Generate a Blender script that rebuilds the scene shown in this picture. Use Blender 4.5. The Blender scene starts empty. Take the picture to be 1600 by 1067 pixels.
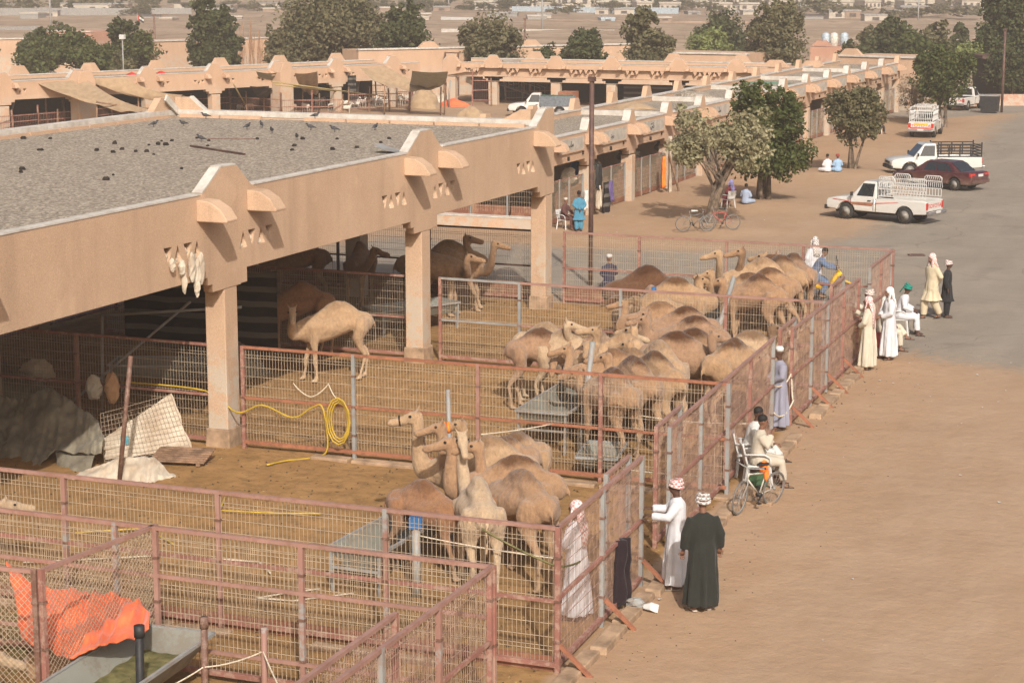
import bpy, bmesh, math, random
import numpy as np
from mathutils import Vector, Matrix, noise
random.seed(7); np.random.seed(7)
S = bpy.context.scene
COL = S.collection
R = math.radians

# ---------------------------------------------------------------- camera, sky, sun, exposure
CAM_H, FOCAL_PX, PITCH, YAW = 9.7, 3111.0, R(10.6), R(22.0)
cd = bpy.data.cameras.new("camera"); cam = bpy.data.objects.new("camera", cd); COL.objects.link(cam)
cam.location = (0, 0, CAM_H); cam.rotation_euler = (R(90) - PITCH, 0, YAW)
cd.sensor_width = 36; cd.lens = 36 * FOCAL_PX / 1600.0; cd.clip_start = 0.5; cd.clip_end = 6000
S.camera = cam
SUN_DIR = Vector((0.66, -1.1, 0.95)).normalized()          # towards the sun
w = bpy.data.worlds.new("World"); S.world = w; w.use_nodes = True
nt = w.node_tree; bg = nt.nodes["Background"]
sky = nt.nodes.new("ShaderNodeTexSky"); sky.sky_type = 'NISHITA'; sky.sun_disc = False
sky.sun_elevation = math.asin(SUN_DIR.z); sky.sun_rotation = math.atan2(SUN_DIR.x, SUN_DIR.y)
sky.dust_density = 7.0; sky.air_density = 0.8; sky.ozone_density = 0.6; sky.altitude = 200
nt.links.new(sky.outputs[0], bg.inputs[0]); bg.inputs[1].default_value = 0.118
sd = bpy.data.lights.new("sun", 'SUN'); sun = bpy.data.objects.new("sun", sd); COL.objects.link(sun)
sd.energy = 4.25; sd.angle = R(0.9); sd.color = (1.0, 0.94, 0.87)
sun.rotation_euler = SUN_DIR.to_track_quat('Z', 'Y').to_euler()
S.view_settings.view_transform = 'Standard'; S.view_settings.look = 'None'
S.view_settings.exposure = 0.05; S.view_settings.gamma = 1.0
S.render.engine = 'CYCLES'
S.cycles.volume_bounces = 1; S.cycles.max_bounces = 6; S.cycles.diffuse_bounces = 3

# ---------------------------------------------------------------- surveying helpers
_h = Vector((-math.sin(YAW), math.cos(YAW), 0)); _r = Vector((math.cos(YAW), math.sin(YAW), 0))
_f = _h * math.cos(PITCH) - Vector((0, 0, math.sin(PITCH))); _u = _h * math.sin(PITCH) + Vector((0, 0, math.cos(PITCH)))
def _ray(px, py): return _f * FOCAL_PX + _r * (px - 800) - _u * (py - 533.5)
def G(px, py, z=0.0):
    d = _ray(px, py); t = (z - CAM_H) / d.z; return Vector((d.x * t, d.y * t, z))
def PX(px, py, x):
    d = _ray(px, py); t = x / d.x; return Vector((x, d.y * t, d.z * t + CAM_H))
def PY(px, py, y):
    d = _ray(px, py); t = y / d.y; return Vector((d.x * t, y, d.z * t + CAM_H))

# ---------------------------------------------------------------- object helpers
def tag(o, label=None, cat=None, group=None, kind=None):
    if label: o['label'] = label
    if cat: o['category'] = cat
    if group: o['group'] = group
    if kind: o['kind'] = kind
    return o
MW = {}
def thing(name, label, cat, loc=(0, 0, 0), rz=0.0, group=None, scale=1.0):
    o = bpy.data.objects.new(name, None); COL.objects.link(o); o.empty_display_size = 0.2
    o.location = loc; o.rotation_euler = (0, 0, rz); o.scale = (scale,) * 3
    return tag(o, label, cat, group)
def mw(o):
    return Matrix.LocRotScale(o.location, o.rotation_euler, o.scale) if o.parent is None else mw(o.parent) @ Matrix.LocRotScale(o.location, o.rotation_euler, o.scale)
def children_of(o): return [c for c in list(o.children)]
def copy_tree(o, parent=None):
    c = o.copy(); COL.objects.link(c)
    if parent is not None: c.parent = parent
    for ch in list(o.children): copy_tree(ch, c)
    return c
def place(proto, first, loc, rz, label=None, group=None, scale=None):
    o = proto if first else copy_tree(proto)
    o.location = loc; o.rotation_euler = (0, 0, rz)
    if scale: o.scale = (scale,) * 3
    if label: o['label'] = label
    if group: o['group'] = group
    return o

class MB:
    """collects boxes, bars, tubes, lofts and sheets; build() links them as ONE mesh object"""
    def __init__(s): s.v = []; s.f = []; s.m = []; s.mi = 0; s.sm = []; s.smooth = False
    def mat(s, i): s.mi = i; return s
    def add(s, vs, fs, smooth=None):
        b = len(s.v); s.v.extend([tuple(p) for p in vs])
        for f in fs: s.f.append(tuple(i + b for i in f)); s.m.append(s.mi); s.sm.append(s.smooth if smooth is None else smooth)
        return s
    def box(s, c, d, rz=0.0, taper=1.0):
        x, y, z = d[0] / 2, d[1] / 2, d[2] / 2; co, si = math.cos(rz), math.sin(rz); vs = []
        for k, t in ((-z, 1.0), (z, taper)):
            for a, b in ((-x, -y), (x, -y), (x, y), (-x, y)):
                a *= t; b *= t; vs.append((c[0] + a * co - b * si, c[1] + a * si + b * co, c[2] + k))
        return s.add(vs, [(3, 2, 1, 0), (4, 5, 6, 7), (0, 1, 5, 4), (1, 2, 6, 5), (2, 3, 7, 6), (3, 0, 4, 7)], False)
    def bar(s, p, q, w, h=None, up=(0, 0, 1)):
        p = Vector(p); q = Vector(q); h = h or w; d = (q - p)
        if d.length < 1e-6: return s
        d.normalize(); up = Vector(up)
        if abs(d.dot(up)) > 0.99: up = Vector((1, 0, 0))
        a = d.cross(up).normalized(); b = a.cross(d).normalized(); vs = []
        for e in (p, q):
            for i, j in ((-1, -1), (1, -1), (1, 1), (-1, 1)): vs.append(e + a * (i * w / 2) + b * (j * h / 2))
        return s.add(vs, [(3, 2, 1, 0), (4, 5, 6, 7), (0, 1, 5, 4), (1, 2, 6, 5), (2, 3, 7, 6), (3, 0, 4, 7)], False)
    def path(s, pts, rad, n=6, cap=True, smooth=True, close=False):
        pts = [Vector(p) for p in pts]; m = len(pts)
        rs = rad if isinstance(rad, (list, tuple)) else [rad] * m
        vs = []; fs = []; prev = None
        for i, p in enumerate(pts):
            if close: d = pts[(i + 1) % m] - pts[i - 1]
            else: d = pts[min(i + 1, m - 1)] - pts[max(i - 1, 0)]
            d = d.normalized() if d.length > 1e-9 else Vector((0, 0, 1))
            if prev is None:
                a = d.cross(Vector((0, 0, 1)));
                if a.length < 1e-3: a = d.cross(Vector((0, 1, 0)))
                a.normalize()
            else: a = (prev - d * prev.dot(d)); a = a.normalized() if a.length > 1e-6 else d.cross(Vector((0, 1, 0))).normalized()
            prev = a; b = d.cross(a); r = rs[i]; rx, ry = (r if isinstance(r, tuple) else (r, r))
            for k in range(n):
                t = 2 * math.pi * k / n; vs.append(p + a * (math.cos(t) * rx) + b * (math.sin(t) * ry))
        for i in range(m if close else m - 1):
            j = (i + 1) % m
            for k in range(n): fs.append((i * n + k, i * n + (k + 1) % n, j * n + (k + 1) % n, j * n + k))
        if cap and not close: fs += [tuple(range(n - 1, -1, -1)), tuple((m - 1) * n + k for k in range(n))]
        return s.add(vs, fs, smooth)
    def loft(s, rings, cap=True, smooth=True):
        n = len(rings[0]); vs = [p for r in rings for p in r]; fs = []
        for i in range(len(rings) - 1):
            for k in range(n): fs.append((i * n + k, i * n + (k + 1) % n, (i + 1) * n + (k + 1) % n, (i + 1) * n + k))
        if cap: fs += [tuple(range(n - 1, -1, -1)), tuple((len(rings) - 1) * n + k for k in range(n))]
        return s.add(vs, fs, smooth)
    def ell(s, c, r, n=10, m=6, rot=None):
        rings = []
        for i in range(1, m):
            t = math.pi * i / m; ring = []
            for k in range(n):
                a = 2 * math.pi * k / n; v = Vector((math.sin(t) * math.cos(a) * r[0], math.sin(t) * math.sin(a) * r[1], -math.cos(t) * r[2]))
                if rot is not None: v = rot @ v
                ring.append(v + Vector(c))
            rings.append(ring)
        return s.loft(rings)
    def prism(s, poly, axis, a, b, smooth=False):
        """extrude a 2-D polygon (list of (u,v)) along axis 'x','y' or 'z' from a to b"""
        def P(u, v, t): return (t, u, v) if axis == 'x' else ((u, t, v) if axis == 'y' else (u, v, t))
        n = len(poly); vs = [P(u, v, a) for u, v in poly] + [P(u, v, b) for u, v in poly]
        fs = [tuple(range(n - 1, -1, -1)), tuple(range(n, 2 * n))] + [(k, (k + 1) % n, n + (k + 1) % n, n + k) for k in range(n)]
        return s.add(vs, fs, smooth)
    def sheet(s, fn, nu, nv, smooth=True):
        vs = [fn(i / nu, j / nv) for j in range(nv + 1) for i in range(nu + 1)]
        fs = [(j * (nu + 1) + i, j * (nu + 1) + i + 1, (j + 1) * (nu + 1) + i + 1, (j + 1) * (nu + 1) + i) for j in range(nv) for i in range(nu)]
        return s.add(vs, fs, smooth)
    def mesh(s, name, mats, fix=True):
        me = bpy.data.meshes.new(name); me.from_pydata(s.v, [], s.f)
        for m in (mats if isinstance(mats, (list, tuple)) else [mats]): me.materials.append(m)
        me.polygons.foreach_set('material_index', s.m); me.polygons.foreach_set('use_smooth', s.sm)
        if fix and len(s.f) < 60000:
            bm = bmesh.new(); bm.from_mesh(me); bmesh.ops.recalc_face_normals(bm, faces=bm.faces); bm.to_mesh(me); bm.free()
        me.update(); return me
    def build(s, name, mats, parent=None, world=False, fix=True, kind=None, bevel=0.0, **kw):
        if world and parent is not None:
            inv = mw(parent).inverted(); s.v = [tuple(inv @ Vector(p)) for p in s.v]
        me = s.mesh(name, mats, fix); o = bpy.data.objects.new(name, me); COL.objects.link(o)
        if parent is not None: o.parent = parent
        if bevel:
            b = o.modifiers.new('bevel', 'BEVEL'); b.width = bevel; b.segments = 2; b.limit_method = 'ANGLE'; b.angle_limit = R(50)
        if kind: o['kind'] = kind
        for k, v in kw.items():
            if v: o[{'cat': 'category'}.get(k, k)] = v
        return o
def single(mb, name, mats, label, cat, group=None, origin=(0, 0, 0), **kw):
    """a one-mesh thing; vertices given in world coordinates"""
    og = Vector(origin); mb.v = [tuple(Vector(p) - og) for p in mb.v]
    o = mb.build(name, mats, **kw); o.location = og; return tag(o, label, cat, group)
def remesh(mb, name, voxel, smooth=4, factor=0.5):
    """fuse overlapping lofts into one continuous skin"""
    me = mb.mesh(name, []); o = bpy.data.objects.new(name, me); COL.objects.link(o)
    m = o.modifiers.new('r', 'REMESH'); m.mode = 'VOXEL'; m.voxel_size = voxel; m.use_smooth_shade = True
    if smooth:
        q = o.modifiers.new('s', 'SMOOTH'); q.iterations = smooth; q.factor = factor
    dg = bpy.context.evaluated_depsgraph_get(); ev = o.evaluated_get(dg)
    out = bpy.data.meshes.new_from_object(ev); bpy.data.objects.remove(o); bpy.data.meshes.remove(me)
    out.name = name; out.polygons.foreach_set('use_smooth', [True] * len(out.polygons)); return out
def curve2d(outlines, thickness, mat, name, bevel=0.0):
    """filled 2-D outlines with holes, extruded: returns a mesh in XY with thickness along Z centred on 0"""
    cu = bpy.data.curves.new(name, 'CURVE'); cu.dimensions = '2D'; cu.fill_mode = 'BOTH'; cu.extrude = max(thickness / 2 - bevel, 0.0005)
    if bevel: cu.bevel_depth = bevel; cu.bevel_resolution = 1; cu.offset = -bevel
    for ol in outlines:
        sp = cu.splines.new('POLY'); sp.points.add(len(ol) - 1)
        for p, (x, y) in zip(sp.points, ol): p.co = (x, y, 0, 1)
        sp.use_cyclic_u = True
    o = bpy.data.objects.new(name, cu); COL.objects.link(o); dg = bpy.context.evaluated_depsgraph_get()
    me = bpy.data.meshes.new_from_object(o.evaluated_get(dg)); bpy.data.objects.remove(o); bpy.data.curves.remove(cu)
    me.materials.clear(); me.materials.append(mat); return me
def link(me, name, parent=None, **kw):
    o = bpy.data.objects.new(name, me); COL.objects.link(o)
    if parent is not None: o.parent = parent
    for k, v in kw.items():
        if v: o[k] = v
    return o

# ---------------------------------------------------------------- materials
def srgb(c): return tuple((x / 12.92 if x <= 0.04045 else ((x + 0.055) / 1.055) ** 2.4) for x in [v / 255 for v in c])
class NT:
    def __init__(s, name):
        s.m = bpy.data.materials.new(name); s.m.use_nodes = True; s.t = s.m.node_tree; s.b = s.t.nodes['Principled BSDF']
        s.tc = None
    def n(s, kind, **kw):
        x = s.t.nodes.new('ShaderNode' + kind)
        for k, v in kw.items(): setattr(x, k, v)
        return x
    def l(s, a, b): s.t.links.new(a, b)
    def coord(s, which='Object'):
        if s.tc is None: s.tc = s.n('TexCoord')
        return s.tc.outputs[which]
    def pos(s): return s.n('NewGeometry').outputs['Position']
    def noise(s, scale, detail=4, rough=0.55, vec=None, stretch=None):
        v = vec if vec is not None else s.pos()
        if stretch:
            mp = s.n('Mapping'); mp.inputs['Scale'].default_value = stretch; s.l(v, mp.inputs['Vector']); v = mp.outputs[0]
        x = s.n('TexNoise'); x.inputs['Scale'].default_value = scale; x.inputs['Detail'].default_value = detail; x.inputs['Roughness'].default_value = rough
        s.l(v, x.inputs['Vector']); return x.outputs['Fac']
    def ramp(s, fac, stops):
        x = s.n('ValToRGB'); e = x.color_ramp.elements
        while len(e) < len(stops): e.new(0.5)
        for k, (p, c) in enumerate(stops):
            e[k].position = p; e[k].color = (c, c, c, 1) if isinstance(c, (int, float)) else (*c[:3], 1)
        s.l(fac, x.inputs[0]); return x.outputs[0]
    def mix(s, fac, a, b, mode='MIX'):
        x = s.n('MixRGB', blend_type=mode)
        for i, v in ((0, fac), (1, a), (2, b)):
            if isinstance(v, (int, float)): x.inputs[i].default_value = v if i == 0 else (v, v, v, 1)
            elif isinstance(v, (tuple, list)): x.inputs[i].default_value = (*v[:3], 1)
            else: s.l(v, x.inputs[i])
        return x.outputs[0]
    def math(s, op, a, b=0.0, clamp=False):
        x = s.n('Math', operation=op, use_clamp=clamp)
        for i, v in ((0, a), (1, b)):
            if isinstance(v, (int, float)): x.inputs[i].default_value = v
            else: s.l(v, x.inputs[i])
        return x.outputs[0]
    def bump(s, h, strength=0.3, dist=0.02):
        x = s.n('Bump'); x.inputs['Strength'].default_value = strength; x.inputs['Distance'].default_value = dist
        s.l(h, x.inputs['Height']); s.l(x.outputs[0], s.b.inputs['Normal'])
    def out(s, col, rough=0.8, metal=0.0, spec=0.3):
        i = s.b.inputs
        if isinstance(col, (tuple, list)): i['Base Color'].default_value = (*col[:3], 1)
        else: s.l(col, i['Base Color'])
        if isinstance(rough, (int, float)): i['Roughness'].default_value = rough
        else: s.l(rough, i['Roughness'])
        i['Metallic'].default_value = metal; i['Specular IOR Level'].default_value = spec
        return s.m
def simple(name, col, rough=0.75, metal=0.0, var=0.18, scale=6.0, spec=0.3, bump=0.0, tint=None, local=True):
    t = NT(name); v = t.coord('Object') if local else t.pos()
    f = t.noise(scale, 5, 0.6, vec=v); c2 = tint or tuple(x * (1 - 2 * var) for x in col); c1 = tuple(min(1, x * (1 + var)) for x in col)
    c = t.mix(t.ramp(f, [(0.35, 0.0), (0.65, 1.0)]), c2, c1)
    if bump: t.bump(t.noise(scale * 5, 4, 0.6, vec=v), bump, 0.02)
    return t.out(c, rough, metal, spec)

M = {}
def plaster(name, base, dark, streak=1.0):
    t = NT(name); p = t.pos()
    big = t.noise(0.5, 5, 0.6); st = t.noise(1.6, 5, 0.65, stretch=(1.0, 1.0, 0.12)); fine = t.noise(38, 3, 0.7)
    c = t.mix(t.ramp(big, [(0.3, 0.0), (0.7, 1.0)]), dark, base)
    c = t.mix(t.math('MULTIPLY', t.ramp(st, [(0.5, 0.0), (0.78, 1.0)]), 0.45 * streak), c, tuple(x * 0.62 for x in dark))
    c = t.mix(0.30, c, t.ramp(fine, [(0.3, 0.25), (0.7, 0.8)]), 'OVERLAY')
    crk = t.ramp(t.noise(1.3, 8, 0.75), [(0.495, 0.0), (0.5, 1.0), (0.505, 0.0)]); c = t.mix(t.math('MULTIPLY', crk, 0.22), c, tuple(x * 0.5 for x in dark))
    c = t.mix(t.math('MULTIPLY', t.ramp(t.noise(0.9, 3, 0.5), [(0.6, 0.0), (0.66, 1.0)]), 0.25), c, tuple(min(1, x * 1.25) for x in base))
    # dusty pale chips near the ground
    z = t.n('SeparateXYZ'); t.l(p, z.inputs[0]); low = t.math('SUBTRACT', 1.0, t.math('DIVIDE', z.outputs[2], 2.3), True)
    chip = t.math('MULTIPLY', t.ramp(low, [(0.0, 0.0), (0.35, 1.0)]), t.ramp(t.noise(2.1, 6, 0.7), [(0.44, 0.0), (0.52, 1.0)]))
    c = t.mix(t.math('MULTIPLY', chip, 0.8), c, (0.46, 0.40, 0.32))
    t.bump(t.noise(22, 6, 0.7), 0.35, 0.03); return t.out(c, 0.93, 0, 0.15)
M['plaster'] = plaster('peach_plaster', (0.515, 0.358, 0.242), (0.445, 0.303, 0.200))
M['plaster_far'] = plaster('far_plaster', (0.53, 0.36, 0.245), (0.46, 0.305, 0.20), 0.6)
M['plaster_pink'] = plaster('pink_plaster', (0.48, 0.27, 0.19), (0.42, 0.23, 0.16), 0.4)
def coping_mat():
    t = NT('weathered_white_coping'); f = t.noise(3.0, 6, 0.7)
    c = t.mix(t.ramp(f, [(0.35, 0.0), (0.7, 1.0)]), (0.40, 0.36, 0.31), (0.62, 0.59, 0.53)); t.bump(t.noise(25, 4), 0.3); return t.out(c, 0.9)
M['coping'] = coping_mat()
def gravel_mat():
    t = NT('roof_gravel'); n1 = t.noise(15, 6, 0.8); n2 = t.noise(0.35, 4)
    vo = t.n('TexVoronoi'); vo.inputs['Scale'].default_value = 19; t.l(t.pos(), vo.inputs['Vector'])
    c = t.mix(t.ramp(n1, [(0.35, 0.0), (0.68, 1.0)]), (0.15, 0.12, 0.09), (0.43, 0.355, 0.27))
    c = t.mix(0.7, c, t.ramp(vo.outputs['Color'], [(0.15, (0.10, 0.085, 0.07)), (0.5, (0.32, 0.27, 0.21)), (0.85, (0.66, 0.57, 0.45))]))
    c = t.mix(t.math('MULTIPLY', n2, 0.25), c, (0.40, 0.31, 0.22)); t.bump(vo.outputs['Distance'], 0.9, 0.05); return t.out(c, 0.95)
M['gravel'] = gravel_mat()
def ground_mat():
    t = NT('ground_sand_and_asphalt')
    def att(n):
        a = t.n('Attribute'); a.attribute_name = n; return a.outputs['Fac']
    asp, pen, org, far = att('asphalt'), att('pen'), att('orange'), att('far')
    n1 = t.noise(0.35, 6, 0.6); n2 = t.noise(3.2, 6, 0.7); n3 = t.noise(30, 4, 0.7); st = t.noise(0.6, 5, 0.65, stretch=(1.0, 0.25, 1.0))
    sand = t.mix(t.ramp(n1, [(0.3, 0.0), (0.7, 1.0)]), (0.335, 0.222, 0.138), (0.385, 0.265, 0.172))
    sand = t.mix(t.math('MULTIPLY', org, t.math('ADD', 0.10, t.math('MULTIPLY', n2, 0.7))), sand, (0.385, 0.232, 0.128))
    pebble = t.ramp(t.noise(11, 3, 0.5), [(0.70, 0.0), (0.75, 1.0)])
    sand = t.mix(t.math('MULTIPLY', pebble, 0.35), sand, (0.55, 0.47, 0.38))
    speck = t.ramp(t.noise(6.5, 2, 0.5), [(0.72, 0.0), (0.76, 1.0)])
    sand = t.mix(t.math('MULTIPLY', speck, 0.35), sand, (0.16, 0.10, 0.06))
    trk = t.noise(1.0, 2, 0.5, stretch=(1.2, 0.35, 1.0)); sand = t.mix(t.math('MULTIPLY', t.ramp(trk, [(0.44, 0.0), (0.56, 1.0)]), 0.10), sand, (0.46, 0.35, 0.25))
    sand = t.mix(t.math('MULTIPLY', t.ramp(t.noise(2.0, 8, 0.75), [(0.42, 1.0), (0.52, 0.0)]), 0.16), sand, (0.27, 0.17, 0.10))
    soil = t.mix(t.ramp(t.noise(0.9, 6, 0.65), [(0.3, 0.0), (0.68, 1.0)]), (0.235, 0.132, 0.052), (0.37, 0.218, 0.092))
    soil = t.mix(t.math('MULTIPLY', t.ramp(n2, [(0.46, 0.0), (0.62, 1.0)]), 0.45), soil, (0.12, 0.075, 0.04))
    dung = t.ramp(t.noise(7.5, 3, 0.6), [(0.66, 0.0), (0.70, 1.0)])
    soil = t.mix(t.math('MULTIPLY', dung, 0.75), soil, (0.05, 0.033, 0.02))
    straw = t.ramp(t.noise(16, 3, 0.6, stretch=(1, .3, 1)), [(0.70, 0.0), (0.75, 1.0)])
    soil = t.mix(t.math('MULTIPLY', straw, 0.5), soil, (0.50, 0.36, 0.19))
    a = t.mix(t.ramp(st, [(0.3, 0.0), (0.7, 1.0)]), (0.225, 0.192, 0.152), (0.28, 0.24, 0.192))
    a = t.mix(t.math('MULTIPLY', t.ramp(n1, [(0.5, 0.0), (0.75, 1.0)]), 0.5), a, (0.39, 0.31, 0.235))
    vc = t.n('TexVoronoi'); vc.feature = 'DISTANCE_TO_EDGE'; vc.inputs['Scale'].default_value = 0.22; wv = t.n('VectorMath', operation='ADD'); nzv = t.n('TexNoise'); nzv.inputs['Scale'].default_value = 0.6; t.l(t.pos(), nzv.inputs['Vector']); t.l(t.pos(), wv.inputs[0]); t.l(nzv.outputs['Color'], wv.inputs[1]); t.l(wv.outputs[0], vc.inputs['Vector'])
    a = t.mix(t.math('MULTIPLY', t.ramp(vc.outputs['Distance'], [(0.0, 1.0), (0.012, 0.0)]), 0.35), a, (0.10, 0.085, 0.07))
    a = t.mix(t.math('MULTIPLY', t.ramp(t.noise(0.55, 3, 0.5), [(0.60, 0.0), (0.68, 1.0)]), 0.35), a, (0.15, 0.13, 0.11))
    a = t.mix(0.12, a, t.ramp(n3, [(0.35, 0.15), (0.65, 0.9)]), 'OVERLAY')
    edge = t.math('ADD', asp, t.math('MULTIPLY', t.math('SUBTRACT', n2, 0.5), 0.9))
    edge = t.math('ADD', edge, t.math('MULTIPLY', t.math('SUBTRACT', n1, 0.5), 0.5))
    am = t.math('MULTIPLY', t.ramp(edge, [(0.38, 0.0), (0.68, 1.0)]), t.ramp(asp, [(0.05, 0.0), (0.3, 1.0)]))
    c = t.mix(am, sand, a)
    c = t.mix(t.ramp(t.math('ADD', pen, t.math('MULTIPLY', t.math('SUBTRACT', n2, 0.5), 0.5)), [(0.35, 0.0), (0.65, 1.0)]), c, soil)
    fc = t.mix(t.ramp(t.noise(0.035, 7, 0.65, stretch=(1, 2.2, 1)), [(0.35, 0.0), (0.62, 1.0)]), (0.29, 0.205, 0.14), (0.43, 0.32, 0.225))
    fc = t.mix(t.math('MULTIPLY', t.ramp(t.noise(0.30, 8, 0.8), [(0.47, 0.0), (0.58, 1.0)]), 0.75), fc, (0.19, 0.135, 0.09))
    c = t.mix(far, c, fc)
    h = t.math('ADD', t.noise(2.2, 6, 0.65), t.math('MULTIPLY', n3, 0.12)); t.bump(h, 0.55, 0.08)
    return t.out(c, 0.96, 0, 0.12)
M['ground'] = ground_mat()
def paint(name, c, rust, amt, rough=0.6, sc=5.0):
    t = NT(name); p = t.pos(); f = t.noise(sc, 6, 0.75); g = t.noise(sc * 0.3, 4, 0.6)
    x = t.mix(t.ramp(g, [(0.35, 0.0), (0.65, 1.0)]), tuple(v * 0.75 for v in c), c)
    x = t.mix(t.math('MULTIPLY', t.ramp(f, [(0.5, 0.0), (0.58, 1.0)]), amt), x, rust)
    t.bump(f, 0.2, 0.01); return t.out(x, rough, 0.0, 0.35)
M['rail'] = paint('faded_red_oxide_paint', (0.30, 0.138, 0.105), (0.37, 0.25, 0.19), 0.75)
M['rail_pale'] = paint('dusty_pink_paint', (0.355, 0.205, 0.162), (0.25, 0.128, 0.09), 0.65)
M['rail_rust'] = paint('orange_rust_rail', (0.36, 0.148, 0.082), (0.19, 0.085, 0.052), 0.65)
M['post_mix'] = paint('patched_grey_red_post', (0.33, 0.18, 0.14), (0.28, 0.28, 0.26), 0.95, sc=1.6)
M['galv'] = paint('galvanised_steel', (0.30, 0.305, 0.29), (0.26, 0.19, 0.15), 0.6, rough=0.55)
M['troughsteel'] = paint('dirty_trough_steel', (0.235, 0.235, 0.20), (0.17, 0.14, 0.105), 0.6, rough=0.6, sc=2.2)
M['wire'] = simple('fence_wire', (0.40, 0.315, 0.225), 0.5, 0.0, 0.12, 8, local=False)
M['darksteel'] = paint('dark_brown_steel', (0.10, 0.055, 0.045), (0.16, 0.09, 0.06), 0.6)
M['rust'] = paint('rusty_pipe', (0.16, 0.085, 0.06), (0.28, 0.19, 0.15), 0.6)
M['sheetred'] = paint('rusty_sheet_metal', (0.24, 0.10, 0.06), (0.33, 0.18, 0.11), 0.7, sc=3)
M['concrete'] = simple('dusty_concrete', (0.36, 0.245, 0.155), 0.95, 0, 0.2, 3, bump=0.3, local=False)
M['rubber'] = simple('tyre_rubber', (0.03, 0.028, 0.026), 0.85, 0, 0.2, 10)
M['black'] = simple('black_plastic', (0.025, 0.025, 0.026), 0.55)
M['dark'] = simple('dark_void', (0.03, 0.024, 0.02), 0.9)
M['white'] = simple('white_plastic', (0.58, 0.57, 0.54), 0.45, 0, 0.06)
M['rope'] = simple('pale_rope', (0.58, 0.50, 0.38), 0.9, 0, 0.15, 30)
M['hose'] = simple('yellow_hose', (0.46, 0.31, 0.04), 0.45, 0, 0.12, 5)
M['wood'] = simple('weathered_wood', (0.26, 0.16, 0.10), 0.9, 0, 0.25, 4, bump=0.4)
M['blue'] = simple('blue_plastic', (0.03, 0.12, 0.28), 0.45, 0, 0.1, 3)
M['straw'] = simple('straw', (0.42, 0.32, 0.14), 0.95, 0, 0.3, 30)
def cloth(name, c, c2=None, sc=3.0, rough=0.9):
    t = NT(name); v = t.coord('Object'); f = t.noise(sc, 5, 0.6, vec=v)
    x = t.mix(t.ramp(f, [(0.35, 0.0), (0.65, 1.0)]), c2 or tuple(k * 0.86 for k in c), c)
    t.bump(t.noise(sc * 3, 5, 0.6, vec=v, stretch=(1, 1, 0.25)), 0.35, 0.03)
    t.b.inputs['Sheen Weight'].default_value = 0.15; return t.out(x, rough, 0, 0.1)
M['tarp_tan'] = cloth('tan_tarpaulin', (0.38, 0.27, 0.165), (0.29, 0.20, 0.12))
M['tarp_grey'] = cloth('dirty_grey_tarpaulin', (0.26, 0.235, 0.175), (0.12, 0.10, 0.072), 1.8)
M['tarp_green'] = cloth('grey_green_tarpaulin', (0.30, 0.28, 0.19), (0.24, 0.22, 0.15))
M['tarp_white'] = cloth('white_sacking', (0.54, 0.48, 0.38), (0.36, 0.28, 0.20), 2.2)
M['tarp_orange'] = cloth('orange_tarpaulin', (0.74, 0.17, 0.07), (0.50, 0.10, 0.04), 1.5)
M['burlap'] = cloth('faded_ochre_sheet', (0.50, 0.30, 0.17), (0.40, 0.24, 0.13), 2)
def coat():
    t = NT('camel_coat'); oi = t.n('ObjectInfo'); v = t.coord('Object')
    sp = t.n('SeparateXYZ'); t.l(v, sp.inputs[0]); x, z = sp.outputs[0], sp.outputs[2]
    base = oi.outputs['Color']; hump = oi.outputs['Alpha']; wob = t.noise(2.2, 5, 0.65, vec=v); fine = t.noise(16, 5, 0.7, vec=v, stretch=(1, 1, 0.5))
    c = t.mix(t.math('MULTIPLY', t.ramp(wob, [(0.4, 0.0), (0.7, 1.0)]), 0.35), base, t.mix(1.0, base, (0.74, 0.64, 0.55), 'MULTIPLY'))
    low = t.math('SUBTRACT', 1.0, t.math('DIVIDE', z, 1.15), True)
    c = t.mix(t.math('MULTIPLY', low, 0.55), c, t.mix(0.5, base, (0.58, 0.45, 0.30)))
    hz = t.math('ADD', t.math('MULTIPLY', t.math('SUBTRACT', z, 1.66), 7.0), t.math('MULTIPLY', t.math('SUBTRACT', wob, 0.5), 3.0))
    # the dark crest lies on the hump only: fades ahead of the shoulder
    fr = t.math('SUBTRACT', 1.0, t.math('MULTIPLY', t.math('ABSOLUTE', t.math('ADD', x, 0.12)), 1.5), True)
    hm = t.math('MULTIPLY', t.math('MULTIPLY', t.math('MINIMUM', t.math('MAXIMUM', hz, 0.0), 1.0), t.ramp(fr, [(0.02, 0.0), (0.25, 1.0)])), hump)
    c = t.mix(hm, c, t.mix(1.0, base, (0.24, 0.17, 0.13), 'MULTIPLY'))
    shag = t.noise(5.0, 7, 0.75, vec=v, stretch=(1, 1, 0.6)); c = t.mix(t.math('MULTIPLY', t.ramp(shag, [(0.5, 0.0), (0.66, 1.0)]), 0.2), c, t.mix(1.0, c, (0.60, 0.50, 0.42), 'MULTIPLY')); c = t.mix(0.32, c, t.ramp(fine, [(0.3, 0.2), (0.7, 0.8)]), 'OVERLAY')
    t.bump(t.math('ADD', t.math('ADD', fine, shag), t.math('MULTIPLY', wob, 0.6)), 0.8, 0.045); t.b.inputs['Sheen Weight'].default_value = 0.2
    return t.out(c, 0.95, 0, 0.08)
M['coat'] = coat()
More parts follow.
